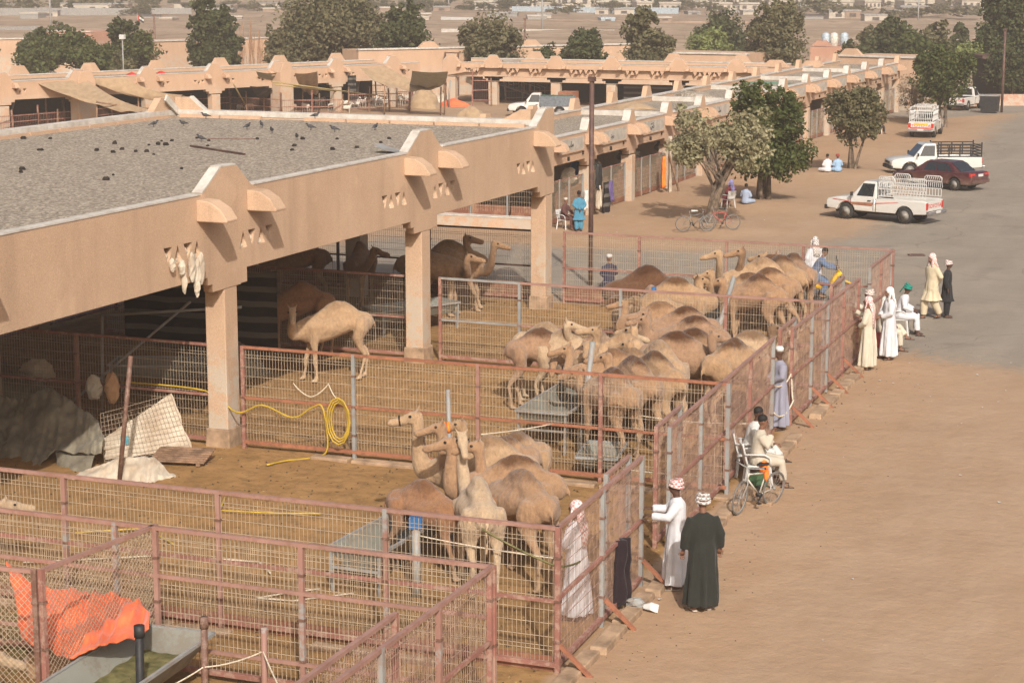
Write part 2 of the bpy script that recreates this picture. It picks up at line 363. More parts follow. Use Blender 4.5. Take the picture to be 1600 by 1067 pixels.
def objcol(name, rough=0.85, var=0.25, sc=4.0, bump=0.25, spec=0.15, sheen=0.0, coatw=0.0):
    t = NT(name); oi = t.n('ObjectInfo'); v = t.coord('Object'); f = t.noise(sc, 5, 0.6, vec=v)
    c = t.mix(t.math('MULTIPLY', t.ramp(f, [(0.38, 0.0), (0.66, 1.0)]), var), oi.outputs['Color'], t.mix(1.0, oi.outputs['Color'], (0.7, 0.66, 0.62), 'MULTIPLY'))
    if bump: t.bump(t.noise(sc * 2.5, 5, 0.6, vec=v, stretch=(1, 1, 0.3)), bump, 0.03)
    if coatw:
        sp = t.n('SeparateXYZ'); t.l(v, sp.inputs[0]); lw = t.math('SUBTRACT', 1.0, t.math('DIVIDE', sp.outputs[2], 1.0), True)
        dm = t.math('ADD', t.math('MULTIPLY', t.math('MULTIPLY', lw, lw), 0.55), t.math('MULTIPLY', t.ramp(t.noise(3.5, 6, .7, vec=v), [(0.45, 0.0), (0.75, 1.0)]), 0.12), True)
        c = t.mix(dm, c, (0.36, 0.27, 0.19))
    t.b.inputs['Sheen Weight'].default_value = sheen; t.b.inputs['Coat Weight'].default_value = coatw; t.b.inputs['Coat Roughness'].default_value = 0.10
    return t.out(c, rough, 0, spec)
M['fabric'] = objcol('clothing_fabric', 0.9, 0.3, 4, 0.4, 0.08, 0.1)
M['skin'] = simple('brown_skin', (0.20, 0.10, 0.062), 0.6, 0, 0.12, 8)
M['skin_dark'] = simple('dark_skin', (0.09, 0.045, 0.03), 0.6, 0, 0.12, 8)
M['hair'] = simple('black_hair', (0.012, 0.01, 0.01), 0.7)
M['eye'] = simple('dark_eye', (0.012, 0.008, 0.006), 0.2, spec=0.5)
M['carpaint'] = objcol('car_paint', 0.35, 0.12, 1.2, 0.0, 0.5, 0, 0.6)
M['glass'] = simple('tinted_glass', (0.02, 0.025, 0.028), 0.08, 0, 0.05, 2, spec=0.8)
M['chrome'] = simple('dull_chrome', (0.5, 0.5, 0.5), 0.3, 0.9, 0.05)
M['lampred'] = simple('tail_lamp_red', (0.45, 0.03, 0.02), 0.25, 0, 0.1, 4, spec=0.5)
M['lampclear'] = simple('headlamp_clear', (0.55, 0.55, 0.52), 0.15, 0.2, 0.1, 6, spec=0.6)
M['red'] = simple('red_paint', (0.55, 0.04, 0.03), 0.5)
M['yellow'] = simple('yellow_paint', (0.75, 0.42, 0.02), 0.4)
M['orange'] = simple('orange_cloth', (0.85, 0.22, 0.03), 0.85, 0, 0.15, 5, bump=0.3)
M['purple'] = simple('faded_purple_cloth', (0.13, 0.09, 0.22), 0.9)
def stripes():
    t = NT('black_and_white_striped_tent_cloth'); sp = t.n('SeparateXYZ'); t.l(t.coord('Object'), sp.inputs[0])
    wv = t.math('FRACT', t.math('MULTIPLY', t.math('ADD', sp.outputs[2], t.math('MULTIPLY', t.noise(0.8, 2, vec=t.coord('Object')), 0.12)), 2.6))
    return t.out(t.mix(t.ramp(wv, [(0.60, 0.0), (0.64, 1.0)]), (0.014, 0.012, 0.012), (0.11, 0.098, 0.082)), 0.95)
M['stripes'] = stripes()
def leaf(name, c1, c2, trans=0.25):
    t = NT(name); f = t.noise(1.1, 3, 0.6, vec=t.coord('Object')); ff = t.noise(9, 2, 0.5, vec=t.coord('Object'))
    c = t.mix(t.ramp(t.math('ADD', t.math('MULTIPLY', f, 0.6), t.math('MULTIPLY', ff, 0.4)), [(0.36, 0.0), (0.64, 1.0)]), c1, c2)
    t.b.inputs['Subsurface Weight'].default_value = 0.0
    t.out(c, 0.65, 0, 0.25)
    tr = t.n('BsdfTranslucent'); t.l(c, tr.inputs['Color']); mx = t.n('MixShader'); mx.inputs[0].default_value = trans
    t.l(t.b.outputs[0], mx.inputs[1]); t.l(tr.outputs[0], mx.inputs[2]); t.l(mx.outputs[0], t.t.nodes['Material Output'].inputs['Surface']); return t.m
M['leaf_dark'] = leaf('dark_green_leaves', (0.036, 0.045, 0.016), (0.10, 0.112, 0.042))
M['leaf_green'] = leaf('bright_green_leaves', (0.040, 0.052, 0.014), (0.105, 0.125, 0.035))
M['leaf_olive'] = leaf('olive_leaves', (0.080, 0.076, 0.034), (0.19, 0.17, 0.085))
M['leaf_pale'] = leaf('pale_green_leaves', (0.15, 0.14, 0.065), (0.40, 0.36, 0.215))
M['leaf_yellow'] = leaf('yellow_green_leaves', (0.12, 0.15, 0.05), (0.26, 0.29, 0.10))
M['leaf_dry'] = leaf('dry_twigs', (0.20, 0.14, 0.085), (0.32, 0.25, 0.15))
M['bark'] = simple('grey_brown_bark', (0.17, 0.125, 0.088), 0.95, 0, 0.3, 5, bump=0.5)
M['grass'] = leaf('fodder_grass', (0.10, 0.10, 0.04), (0.28, 0.25, 0.11))
M['pigeon'] = simple('grey_pigeon_feathers', (0.085, 0.085, 0.09), 0.7, 0, 0.35, 9)
M['goat'] = objcol('goat_coat', 0.95, 0.3, 3, 0.2)
# ================================================================ GROUND (one sheet to the horizon)
def axis_pts(segs):
    out = []
    for a, b, st in segs:
        n = max(1, int(round((b - a) / st))); out += [a + (b - a) * i / n for i in range(n)]
    return out + [segs[-1][1]]
gx = axis_pts([(-2600, -600, 400), (-600, -120, 30), (-120, -34, 2.5), (-34, -8, 0.4), (-8, 8, 0.8), (8, 60, 6), (60, 900, 120)])
gy = axis_pts([(-300, 0, 50), (0, 18, 3), (18, 62, 0.4), (62, 112, 0.6), (112, 165, 1.2), (165, 330, 3), (330, 800, 18), (800, 3500, 300)])
asph = [G(*p) for p in [(1600, 579), (1480, 566), (1385, 552), (1200, 520), (1050, 497), (860, 466), (560, 445), (470, 400), (600, 368), (870, 386), (1200, 394), (1330, 368), (1400, 335), (1440, 285), (1500, 240), (1560, 190), (1600, 176), (1900, 165), (2200, 700)]]
road2 = [G(*p) for p in [(1290, 170), (1450, 172), (1620, 163), (1800, 150), (1800, 172), (1600, 176), (1450, 186), (1330, 180)]]
def seg_arr(poly): return [(poly[i], poly[(i + 1) % len(poly)]) for i in range(len(poly))]
def poly_sd(X, Y, poly):
    d = np.full(X.shape, 1e9); ins = np.zeros(X.shape, bool)
    for a, b in seg_arr(poly):
        ax, ay, bx, by = a.x, a.y, b.x, b.y; L = (bx - ax) ** 2 + (by - ay) ** 2
        t = np.clip(((X - ax) * (bx - ax) + (Y - ay) * (by - ay)) / L, 0, 1)
        d = np.minimum(d, np.hypot(X - ax - t * (bx - ax), Y - ay - t * (by - ay)))
        c = ((ay > Y) != (by > Y)) & (X < (bx - ax) * (Y - ay) / ((by - ay) + 1e-12) + ax); ins ^= c
    return np.where(ins, -d, d)
XX, YY = np.meshgrid(np.array(gx), np.array(gy))
sm = lambda t: np.clip(t, 0, 1) ** 2 * (3 - 2 * np.clip(t, 0, 1))
A_asp = np.maximum(sm(0.5 - poly_sd(XX, YY, asph) / 8.0), sm(0.5 - poly_sd(XX, YY, road2) / 3.0))
A_asp = np.maximum(A_asp, 0.42 * sm((XX + 6.5 - (YY - 24) * 0.0) / 6.0) * (YY < 60))
edge_x = -9.35 - (YY - 24.7) * 0.042
A_pen = sm((edge_x + 0.15 - XX) / 0.5) * sm((54.6 - YY) / 0.5)
A_pen = np.maximum(A_pen, 0.62 * sm((-38.0 - XX) / 3.0) * sm((132 - YY) / 3) * sm((YY - 60) / 5) * 0.55)
A_org = sm(1 - np.abs(XX + 23.5) / 5.5) * sm((YY - 57) / 6) * sm((150 - YY) / 10)
A_org = np.maximum(A_org, 0.75 * sm(1 - np.abs(XX - edge_x - 0.8) / 2.5) * (YY < 60))
A_far = sm((YY - 150) / 25)
D = np.hypot(XX, YY)
ZZ = np.zeros(XX.shape)
for i in range(XX.shape[0]):
    for j in range(XX.shape[1]):
        x, y = XX[i, j], YY[i, j]
        if 18 < y < 170 and -40 < x < 12:
            q = 0.045 if y > 55 else 0.03
            pz = 1 if A_pen[i, j] > 0.5 else 0
            ZZ[i, j] = noise.noise(Vector((x * 0.55, y * 0.55, 0))) * q * (1 - A_asp[i, j]) + pz * noise.noise(Vector((x * 1.9, y * 1.9, 3))) * 0.03 - 0.01
        elif y >= 170:
            ZZ[i, j] = 1.2 * sm((D[i, j] - 232) / 22) + noise.noise(Vector((x * 0.03, y * 0.03, 0))) * 0.8 * min(1, (y - 170) / 40) + noise.noise(Vector((x * 0.15, y * 0.15, 5))) * 0.25
for (mx, my, mr, mh) in [(-20.6, 93.8, 2.6, 0.28), (-21.3, 80.8, 2.4, 0.22), (-21.2, 72.9, 1.6, 0.12), (-25.5, 92, 3, 0.2), (-25.2, 99, 3, 0.22), (-24.5, 108, 3, 0.2)]:
    ZZ += mh * np.exp(-((XX - mx) ** 2 + (YY - my) ** 2) / mr ** 2)
nx, ny = len(gx), len(gy)
me = bpy.data.meshes.new('ground')
ii = (np.arange(ny - 1)[:, None] * nx + np.arange(nx - 1)[None, :]).ravel()
me.from_pydata(np.stack([XX.ravel(), YY.ravel(), ZZ.ravel()], 1).tolist(), [], np.stack([ii, ii + 1, ii + nx + 1, ii + nx], 1).tolist())
for n_, a_ in (('asphalt', A_asp), ('pen', A_pen), ('orange', A_org), ('far', A_far)):
    at_ = me.attributes.new(n_, 'FLOAT', 'POINT'); at_.data.foreach_set('value', a_.ravel().astype(np.float32))
me.materials.append(M['ground']); me.polygons.foreach_set('use_smooth', [True] * len(me.polygons))
tag(link(me, 'ground'), kind='structure')
def gz(x, y):
    i = int(np.clip(np.searchsorted(gy, y) - 1, 0, ny - 2)); j = int(np.clip(np.searchsorted(gx, x) - 1, 0, nx - 2))
    return float(ZZ[i:i + 2, j:j + 2].mean())

# ================================================================ ARCADED BUILDINGS
def tri_hole(u, z, up, s=0.15, h=0.30):
    return [(u - s, z), (u + s, z), (u, z + h)] if up else [(u - s, z + h), (u + s, z + h), (u, z)]
def arcade(name, label, p0, p1, piers, zt, zb, depth, inward, mat, ph=0.42, pw=1.0, cw=0.29, th=0.36, corb=0.6, tri=((-2.4, -2.0, -1.6, -1.2), (0.55, 0.95, 1.35, 1.75)),
           cap=True, roof=True, back=True, signs=None, corbels=True, group=None, far=False, backpin=(), trisz=0.3, cross=()):
    p0 = Vector((*p0, 0)); p1 = Vector((*p1, 0)); L = (p1 - p0).length; a = (p1 - p0).normalized(); n = Vector((inward[0], inward[1], 0)); n = (n - a * n.dot(a)).normalized()
    rz = math.atan2(a.y, a.x); t = thing(name, label, 'building', p0, rz, group); sgn = 1 if (a.x * n.y - a.y * n.x) > 0 else -1
    # local frame: x along the front, y inwards * sgn, z up
    y = lambda d: d * sgn
    out = [(0, zb)]
    for c in piers:
        if cap and 0.8 < c < L - 0.8: out += [(c - cw - 0.45, zb), (c - cw - 0.45, zb - 0.14), (c - cw - 0.2, zb - 0.14), (c - cw - 0.2, zb - 0.3), (c + cw + 0.2, zb - 0.3), (c + cw + 0.2, zb - 0.14), (c + cw + 0.45, zb - 0.14), (c + cw + 0.45, zb)]
    out += [(L, zb), (L, zt)]
    for c in reversed(piers):
        e = [(c + pw, zt), (c + pw * 0.82, zt + ph * 0.14), (c + pw * 0.38, zt + ph * 0.93), (c + pw * 0.25, zt + ph), (c - pw * 0.3, zt + ph), (c - pw * 0.42, zt + ph * 0.92), (c - pw * 0.86, zt + ph * 0.18), (c - pw * 0.98, zt)]
        out += [q for q in e if 0 <= q[0] <= L] if 0 < c < L else [q for q in e if 0 <= q[0] <= L]
    out += [(0, zt)]
    holes = []
    if tri:
        zc = zb + (zt - zb) * 0.36
        for c in piers:
            for gi, grp in enumerate(tri):
                for k, d in enumerate(grp):
                    if 0.3 < c + d < L - 0.3: holes.append(tri_hole(c + d, zc, k % 2 == 1, trisz / 2, trisz))
    me = curve2d([out] + holes, th, mat, 'beam', 0.012)
    for v in me.vertices: v.co = (v.co.x, y(th / 2 - v.co.z), v.co.y)
    o = link(me, 'beam', t)
    if tri:   # solid core behind the openings
        b = MB(); b.box((L / 2, y(th + 0.08), (zb + zt) / 2 - 0.02), (L - 0.02, 0.14, zt - zb - 0.1)); b.build('beam_core', mat, t)
    for c in piers:
        if not (-0.1 <= c <= L + 0.1): continue
        cc = min(max(c, cw), L - cw)
        zc = zb - 0.3 if (cap and 0.8 < c < L - 0.8) else zb
        b = MB(); b.box((cc, y(th / 2 + 0.03), (zc - 0.1) / 2 - 0.05), (cw * 2, 0.5, zc + 0.1 - 0.004)); b.build('column', mat, t, bevel=0.02)
        if corbels:
            for sg in (-1, 1):
                u = c + sg * pw * 0.98
                if not (0.3 < u < L - 0.3): continue
                b = MB(); hh = corb; zz = zt - 0.08
                prof = [(-0.002, zz), (0.45 * hh, zz - 0.02), (0.8 * hh, zz - 0.14 * hh / 0.6), (hh, zz - 0.36 * hh / 0.6), (hh, zz - 0.42 * hh / 0.6), (-0.002, zz - 0.42 * hh / 0.6)]
                b.prism([(-sgn * x_, z_) for x_, z_ in prof], 'x', u - 0.2 * hh / 0.6, u + 0.2 * hh / 0.6); b.build('corbel', mat, t, bevel=0.015)
    # weathered coping between pinnacles
    ends = [0.0] + [q for c in piers for q in (c - pw, c + pw)] + [L]
    b = MB()
    for k in range(0, len(ends) - 1, 2):
        if ends[k + 1] - ends[k] > 0.2: b.box(((ends[k] + ends[k + 1]) / 2, y(th / 2), zt + 0.02), (ends[k + 1] - ends[k] - 0.02, th + 0.05, 0.04))
    for c in piers:
        if 0.5 < c < L - 0.5:
            b.bar((c - pw * 0.93, y(th / 2), zt + ph * 0.1), (c - pw * 0.4, y(th / 2), zt + ph * 0.96), th + 0.01, 0.03); b.bar((c - pw * 0.36, y(th / 2), zt + ph + 0.012), (c + pw * 0.28, y(th / 2), zt + ph + 0.012), th + 0.01, 0.025)
    b.build('coping', M['coping'], t)
    if roof:
        zr = zt - 0.16
        b = MB(); b.box((L / 2, y(th + depth / 2), zr - 0.12), (L - 0.1, depth, 0.24)); b.build('roof', M['gravel'], t)
        b = MB(); b.box((L / 2, y(th + depth + 0.1), (zb + zt) / 2 + 0.25), (L, 0.3, zt - zb - 0.42)); b.build('rear_beam', mat, t)
        b = MB(); b.box((L / 2, y(th + depth + 0.1), zt + 0.07), (L, 0.36, 0.06)); b.build('coping', M['coping'], t)
        for u in cross:
            b = MB(); b.box((u, y(th + depth / 2), zt - 0.05), (0.3, depth - 0.05, 0.22)); b.build('roof_ridge', M['coping'], t)
        for c in backpin:
            b = MB(); b.prism([(c - pw, zt + 0.1), (c - pw * 0.45, zt + 0.1 + ph), (c + pw * 0.45, zt + 0.1 + ph), (c + pw, zt + 0.1)], 'y', y(th + depth - 0.03), y(th + depth + 0.22)); b.build('pinnacle', mat, t)
    if back:
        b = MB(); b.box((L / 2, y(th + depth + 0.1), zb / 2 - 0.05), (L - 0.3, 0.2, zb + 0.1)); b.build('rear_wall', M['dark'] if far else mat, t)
    return t, (lambda u, d, z: mw(t) @ Vector((u, y(d), z)))

# ---- the big camel shed in the foreground
Y0 = 14.0; PIERS = [25.4, 35.15, 44.8, 53.35]
shed = thing('camel_shed', 'large flat roofed peach shed with gravel roof over the nearest camel pens', 'building', (-20.4, Y0, 0), R(90))
def shed_beam():
    L = 53.75 - Y0; zt, zb = 5.3, 3.62; out = [(0, zb)]; pc = [p - Y0 for p in PIERS]
    for c in pc:
        e = [(c - 0.9, zb), (c - 0.9, zb - 0.16), (c - 0.72, zb - 0.16), (c - 0.72, zb - 0.32), (c + 0.42, zb - 0.32), (c + 0.42, zb - 0.3), (c + 0.68, zb - 0.3), (c + 0.68, zb)]
        out += [q for q in e if q[0] < L]
    out += [(L, zb - 0.3), (L, zt)]
    for c in reversed(pc):
        e = [(c + 1.0, zt), (c + 0.92, zt + 0.03), (c + 0.40, zt + 0.44), (c + 0.30, zt + 0.48), (c - 0.22, zt + 0.48), (c - 0.34, zt + 0.45), (c - 1.0, zt + 0.03), (c - 1.12, zt)]
        out += [q for q in e if q[0] < L]
        if c + 1.0 > L: out[-len([q for q in e if q[0] < L]) - 1:-len([q for q in e if q[0] < L])] = [(L, zt + 0.4)]
    out += [(0, zt)]
    holes = []
    for c in pc:
        for k, d in enumerate((-2.35, -2.0, -1.62, -1.28)): holes.append(tri_hole(c + d, 4.08, k % 2 == 1, 0.15, 0.33))
        if c + 2 < L:
            for k, d in enumerate((0.55, 0.92, 1.3, 1.66)): holes.append(tri_hole(c + d, 4.05, k % 2 == 0, 0.15, 0.33))
    me = curve2d([out] + holes, 0.22, M['plaster'], 'front_beam', 0.012)
    for v in me.vertices: v.co = (v.co.x, 0.11 - v.co.z, v.co.y)
    return link(me, 'front_beam', shed), holes
sb, tri_holes = shed_beam()
L = 53.75 - Y0
b = MB(); b.box((L / 2, 0.32, 4.46), (L - 0.04, 0.18, 1.5)); b.build('beam_core', M['plaster'], shed)
for p in PIERS:
    c = p - Y0; cc = min(c, L - 0.3)
    b = MB(); b.box((cc, 0.24, 1.6), (0.52, 0.46, 3.4)); b.build('column', M['plaster'], shed, bevel=0.02)
    b = MB()   # broken plaster at the foot, bare concrete and bent rods
    b.box((cc, 0.24, 0.16), (0.63, 0.57, 0.42), taper=0.96); b.build('column_foot', M['concrete'], shed, bevel=0.03)
    for d in (6.2, 11.7):
        b = MB(); b.box((cc, d, 2.4), (0.5, 0.5, 4.9)); b.build('column', M['plaster'], shed)
        b = MB(); b.box((cc, d / 2 + 3, 4.6), (0.35, 5.4, 0.6)); b.build('cross_beam', M['plaster'], shed)
    for u, hh in ((c - 1.05, 0.72), (c + 0.95, 0.72)):
        if u > L: continue
        prof = [(-0.002, 5.22), (0.28, 5.20), (0.54, 5.05), (0.68, 4.84), (0.68, 4.79), (-0.002, 4.79)]
        b = MB(); b.prism([(-x_, z_) for x_, z_ in prof], 'x', u - 0.22, u + 0.22); b.build('corbel', M['plaster'], shed, bevel=0.02)
b = MB()
pc = [p - Y0 for p in PIERS]; ends = [0.0] + [q for c in pc for q in (c - 1.12, c + 1.0)]
for k in range(0, len(ends) - 1, 2): b.box(((ends[k] + ends[k + 1]) / 2, 0.10, 5.315), (ends[k + 1] - ends[k] - 0.03, 0.23, 0.035))
for c in pc:
    b.bar((c - 1.05, 0.11, 5.325), (c - 0.34, 0.11, 5.765), 0.23, 0.035); b.bar((c - 0.30, 0.11, 5.79), (c + 0.30, 0.11, 5.79), 0.23, 0.03)
b.build('coping', M['coping'], shed)
DEP = 11.9; L2 = 52.95 - Y0
b = MB(); b.box((L2 / 2, 0.22 + DEP / 2, 5.10), (L2, DEP, 0.30)); b.build('roof', M['gravel'], shed)
b = MB(); b.box((L2 / 2, 0.4 + DEP / 2, 4.80), (L2 - 0.05, DEP - 0.05, 0.13)); b.build('ceiling_slab', M['plaster'], shed)
b = MB(); b.box((L2 / 2, DEP + 0.32, 4.46), (L2 + 0.2, 0.3, 1.66)); b.box((L2 + 0.1, DEP / 2 + 0.3, 4.46), (0.3, DEP - 0.3, 1.66)); b.build('rear_beam', M['plaster'], shed)
def parapet(a_, b_, along_x, hgt=0.22):
    pass
b = MB()
b.box((L2 / 2, DEP + 0.34, 5.38), (L2 + 0.4, 0.36, 0.16)); b.box((L2 + 0.12, DEP / 2 + 0.32, 5.384), (0.36, DEP + 0.4, 0.16)); b.build('coping', M['coping'], shed)
rr = random.Random(3)   # pale flashing blocks along the inside of the parapet, some missing
for k in range(26):
    u = 2 + k * 1.42
    if rr.random() < 0.88 and u < L2 - 0.6: b = MB(); b.box((u, DEP + 0.04, 5.285), (1.36, 0.14, 0.11)); b.build('flashing_block', M['plaster_far'], shed)
for k in range(8):
    if k != 5: b = MB(); b.box((L2 - 0.18, 1.2 + k * 1.42, 5.285), (0.14, 1.36, 0.11)); b.build('flashing_block', M['plaster_far'], shed)
b = MB(); b.prism([(L2 - 1.35, 5.36), (L2 - 0.8, 5.84), (L2 - 0.1, 5.84), (L2 + 0.3, 5.36)], 'y', DEP + 0.22, DEP + 0.46); b.build('pinnacle', M['plaster'], shed)
b = MB(); b.prism([(DEP - 0.85, 5.37), (DEP - 0.3, 5.84), (DEP + 0.21, 5.84), (DEP + 0.21, 5.37)], 'x', L2 - 0.02, L2 + 0.24); b.build('pinnacle', M['plaster'], shed)
b = MB(); b.prism([(0.42, 5.37), (0.42, 5.76), (0.75, 5.74), (1.45, 5.37)], 'x', L2 - 0.02, L2 + 0.26); b.build('pinnacle', M['plaster'], shed)
b = MB(); b.bar((L2 - 0.0, DEP + 0.1, 5.38), (L2 - 0.72, DEP + 0.1, 5.86), 0.06, 0.2); b.bar((L2 + 0.1, DEP - 0.9, 5.38), (L2 + 0.1, DEP - 0.3, 5.86), 0.2, 0.05); b.build('pinnacle_edge', M['coping'], shed)
# plastic stuffed in the triangular openings
rr = random.Random(5)
def crumple(mb, c, r, seed, n=8, m=6):
    q = random.Random(seed); rings = []
    for i in range(1, m):
        t_ = math.pi * i / m; rings.append([Vector((c[0] + math.sin(t_) * math.cos(2 * math.pi * k / n) * r[0] * q.uniform(0.65, 1.2), c[1] + math.sin(t_) * math.sin(2 * math.pi * k / n) * r[1] * q.uniform(0.65, 1.2), c[2] - math.cos(t_) * r[2] * q.uniform(0.85, 1.1))) for k in range(n)])
    mb.loft(rings, smooth=False)
b = MB()
for i, h in enumerate(tri_holes):
    u = sum(q[0] for q in h) / 3; z = sum(q[1] for q in h) / 3
    crumple(b, (u, 0.12, z - 0.07), (0.06, 0.10, 0.10), i)
b.build('stuffed_plastic', M['tarp_white'], shed, kind='stuff')
c = PIERS[1] - Y0
for k, (du, zt_, ln, ww) in enumerate([(-2.35, 4.22, 0.28, 0.06), (-2.0, 4.16, 0.36, 0.09), (-1.93, 3.92, 0.48, 0.035), (-1.62, 4.25, 0.62, 0.11), (-1.42, 4.12, 0.72, 0.09), (-1.28, 4.2, 0.66, 0.11), (-1.46, 3.72, 0.4, 0.07)]):
    b = MB(); crumple(b, (c + du, -0.08, zt_ - ln / 2), (ww, 0.07, ln / 2), 40 + k, 8, 9); b.build('hanging_sacking', M['tarp_white'], shed)
# ---- the long shop arcade on the right
SX, SY0 = -26.9, 70.0
sp = [0.3] + [5.0 + 5.2 * k for k in range(13)]
SL = sp[-1] + 0.35
shops, shop_at = arcade('shop_arcade', 'long low arcade of peach animal shops with grey sign panels beside the street', (SX, SY0), (SX, SY0 + SL), sp, 3.35, 2.3, 3.9, (-1, 0), M['plaster_far'],
                        ph=0.50, pw=0.50, cw=0.24, th=0.32, corb=0.6, tri=None, cross=[sp[k] for k in (3, 5, 7, 9, 11)], backpin=[sp[k] - 0.6 for k in range(1, 14, 1)])
M['sign'] = simple('grey_sign_board', (0.45, 0.41, 0.35), 0.7, 0, 0.12, 3)
M['ink'] = simple('dark_sign_lettering', (0.06, 0.055, 0.05), 0.8)
rr = random.Random(11)
glyphs = [[[(0, .1), (.12, 0), (.3, 0), (.36, .12)], [(.42, .0), (.42, .36)], [(.5, .02), (.62, .02), (.66, .14), (.72, .02), (.8, .02), (.84, .16)], [(.2, -.12), (.24, -.12)]],
          [[(0, .0), (.2, .0), (.24, .14), (.3, .0), (.5, .0), (.55, .1)], [(.12, .2), (.2, .2)], [(.6, -.08), (.72, .0), (.74, .12)], [(.4, -.1), (.46, -.1)]],
          [[(0, .08), (.1, -.1), (.3, -.08), (.34, .1), (.5, .05)], [(.55, .0), (.6, .38)], [(.66, .0), (.8, .02), (.82, .15)], [(.1, .25), (.4, .32)]],
          [[(0, .0), (.14, .0), (.18, .12), (.24, .0), (.34, .0)], [(.4, .0), (.4, .25)], [(.5, .0), (.7, .0), (.72, .12)], [(.56, .2), (.62, .2)]]]
for k in range(len(sp) - 1):
    u0, u1 = sp[k] + 0.95, sp[k + 1] - 0.95; uc = (u0 + u1) / 2
    b = MB(); b.box((uc, -0.03, 2.96), (u1 - u0, 0.05, 0.5)); pn = b.build('sign_panel', M['sign'], shops)
    b = MB(); b.box((uc, -0.05, 2.69), (u1 - u0 + 0.1, 0.06, 0.05)); b.build('sign_ledge', M['plaster_far'], shops)
    if k < 6:
        g = glyphs[k % 4]; b = MB(); s_ = 0.62 if k % 2 == 0 else 0.5
        for stk in g:
            for q, w_ in zip(stk[:-1], stk[1:]): b.bar((uc - 0.35 + (q[0]) * s_, -0.062, 2.9 + q[1] * s_), (uc - 0.35 + w_[0] * s_, -0.062, 2.9 + w_[1] * s_), 0.012, 0.03)
        b.build('lettering', M['ink'], pn)
    b = MB(); b.box((uc - 0.75, -0.2, 2.5), (0.1, 0.07, 0.16)); b.box((uc + 1.35, -0.03, 2.55), (0.06, 0.06, 0.12)); b.build('wall_lamp', M['dark'], shops)
def place_w(o, u, d=0, z=0): return shop_at(u, d, z)
# stall fronts between the piers: mesh gates with boards
for k in range(len(sp) - 1):
    u0, u1 = sp[k] + 0.3, sp[k + 1] - 0.3; wd = u1 - u0
    t = thing('stall_gate', ['low rusty mesh stall gate in the first shop bay behind the standing blue figure', 'low stall gate with a purple cloth behind it, second shop bay', 'low board stall gate in the third shop bay', 'low stall gate beside the orange hanging cloth'][k] if k < 4 else 'low rusty board gate in shop bay %d counted from the near end of the arcade' % (k + 1), 'gate', (SX - 0.25, SY0 + u0, 0), R(90), 'stall gates between the arcade piers')
    z1 = 1.62
    b = MB(); b.bar((0, 0, z1), (wd, 0, z1), 0.05); b.build('top_rail', M['rail'], t)
    b = MB(); b.bar((0, 0, 0.12), (wd, 0, 0.12), 0.06, 0.2); b.build('bottom_board', M['sheetred'], t)
    for q in (0.02, wd * 0.36, wd * 0.62, wd - 0.02):
        b = MB(); b.bar((q, -0.02, 0), (q, -0.02, z1 + 0.05), 0.06); b.build('post', M['galv'] if q > 1 else M['rail'], t)
    b = MB(); rr2 = random.Random(k)
    for q in range(7):
        if rr2.random() < 0.75: b.mat(q % 2); b.box((wd * (q + 0.5) / 7, 0.05, 0.75 + rr2.uniform(-.1, .05)), (wd / 7.2, 0.03, rr2.uniform(0.7, 1.2)))
    b.build('board', [M['sheetred'], M['wood']], t, kind='stuff')
    b = MB()
    for q in range(int(wd / 0.1)): b.bar((q * 0.1, -0.01, 0.1), (q * 0.1, -0.01, z1), 0.008)
    for q in range(9): b.bar((0, -0.01, 0.2 + q * 0.17), (wd, -0.01, 0.2 + q * 0.17), 0.008)
    b.build('wire_mesh', M['wire'], t, kind='stuff')
# south end of the arcade: goat stall with low rendered wall
t = thing('stall_wall', 'low rendered end wall of the goat stall with rusty boards', 'wall', (-33.0, 69.6, 0), 0)
b = MB(); b.box((3.1, 0, 0.2), (6.2, 0.4, 0.44)); b.build('plinth', M['plaster_far'], t)
b = MB(); b.box((3.1, 0, 0.445), (6.2, 0.44, 0.05)); b.build('coping', M['coping'], t)
for q in range(4):
    b = MB(); b.box((0.8 + q * 1.55, 0.3, 0.62), (1.45, 0.05, 0.42)); b.build('board', M['sheetred'], t)
for q in range(5):
    b = MB(); b.bar((0.05 + q * 1.52, 0.2, 0.4), (0.05 + q * 1.52, 0.2, 2.1), 0.06); b.build('post', M['galv'], t)
b = MB()
for q in range(62): b.bar((q * 0.1, 0.2, 0.6), (q * 0.1, 0.2, 2.0), 0.008)
for q in range(7): b.bar((0, 0.2, 0.8 + q * 0.2), (6.2, 0.2, 0.8 + q * 0.2), 0.008)
b.build('wire_mesh', M['wire'], t, kind='stuff')

# ---- courtyard rows behind the shed
R2Y = 134.0; R2X = -59.6
pr = [PY(x, 120, R2Y).x - R2X for x in (705, 770, 868, 955, 1060, 1150)]
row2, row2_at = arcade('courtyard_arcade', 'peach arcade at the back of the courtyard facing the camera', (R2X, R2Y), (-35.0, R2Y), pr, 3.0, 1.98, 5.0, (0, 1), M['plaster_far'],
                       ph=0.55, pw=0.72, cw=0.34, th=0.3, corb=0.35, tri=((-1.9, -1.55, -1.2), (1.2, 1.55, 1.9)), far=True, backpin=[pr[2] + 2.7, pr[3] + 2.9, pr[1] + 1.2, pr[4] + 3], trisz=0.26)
a0, a1 = Vector((-80.0, 82.0, 0)), Vector((-60.3, 131.5, 0)); LL = (a1 - a0).length
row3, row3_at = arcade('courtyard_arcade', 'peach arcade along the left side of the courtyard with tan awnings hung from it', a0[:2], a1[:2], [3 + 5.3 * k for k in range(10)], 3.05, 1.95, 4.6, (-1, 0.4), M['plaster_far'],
                       ph=0.55, pw=0.75, cw=0.33, th=0.3, corb=0.45, tri=((-1.6, -1.3, -1.0), (0.9, 1.2, 1.5)), far=True, backpin=[2 + 5.3 * k for k in range(1, 10)], trisz=0.24)
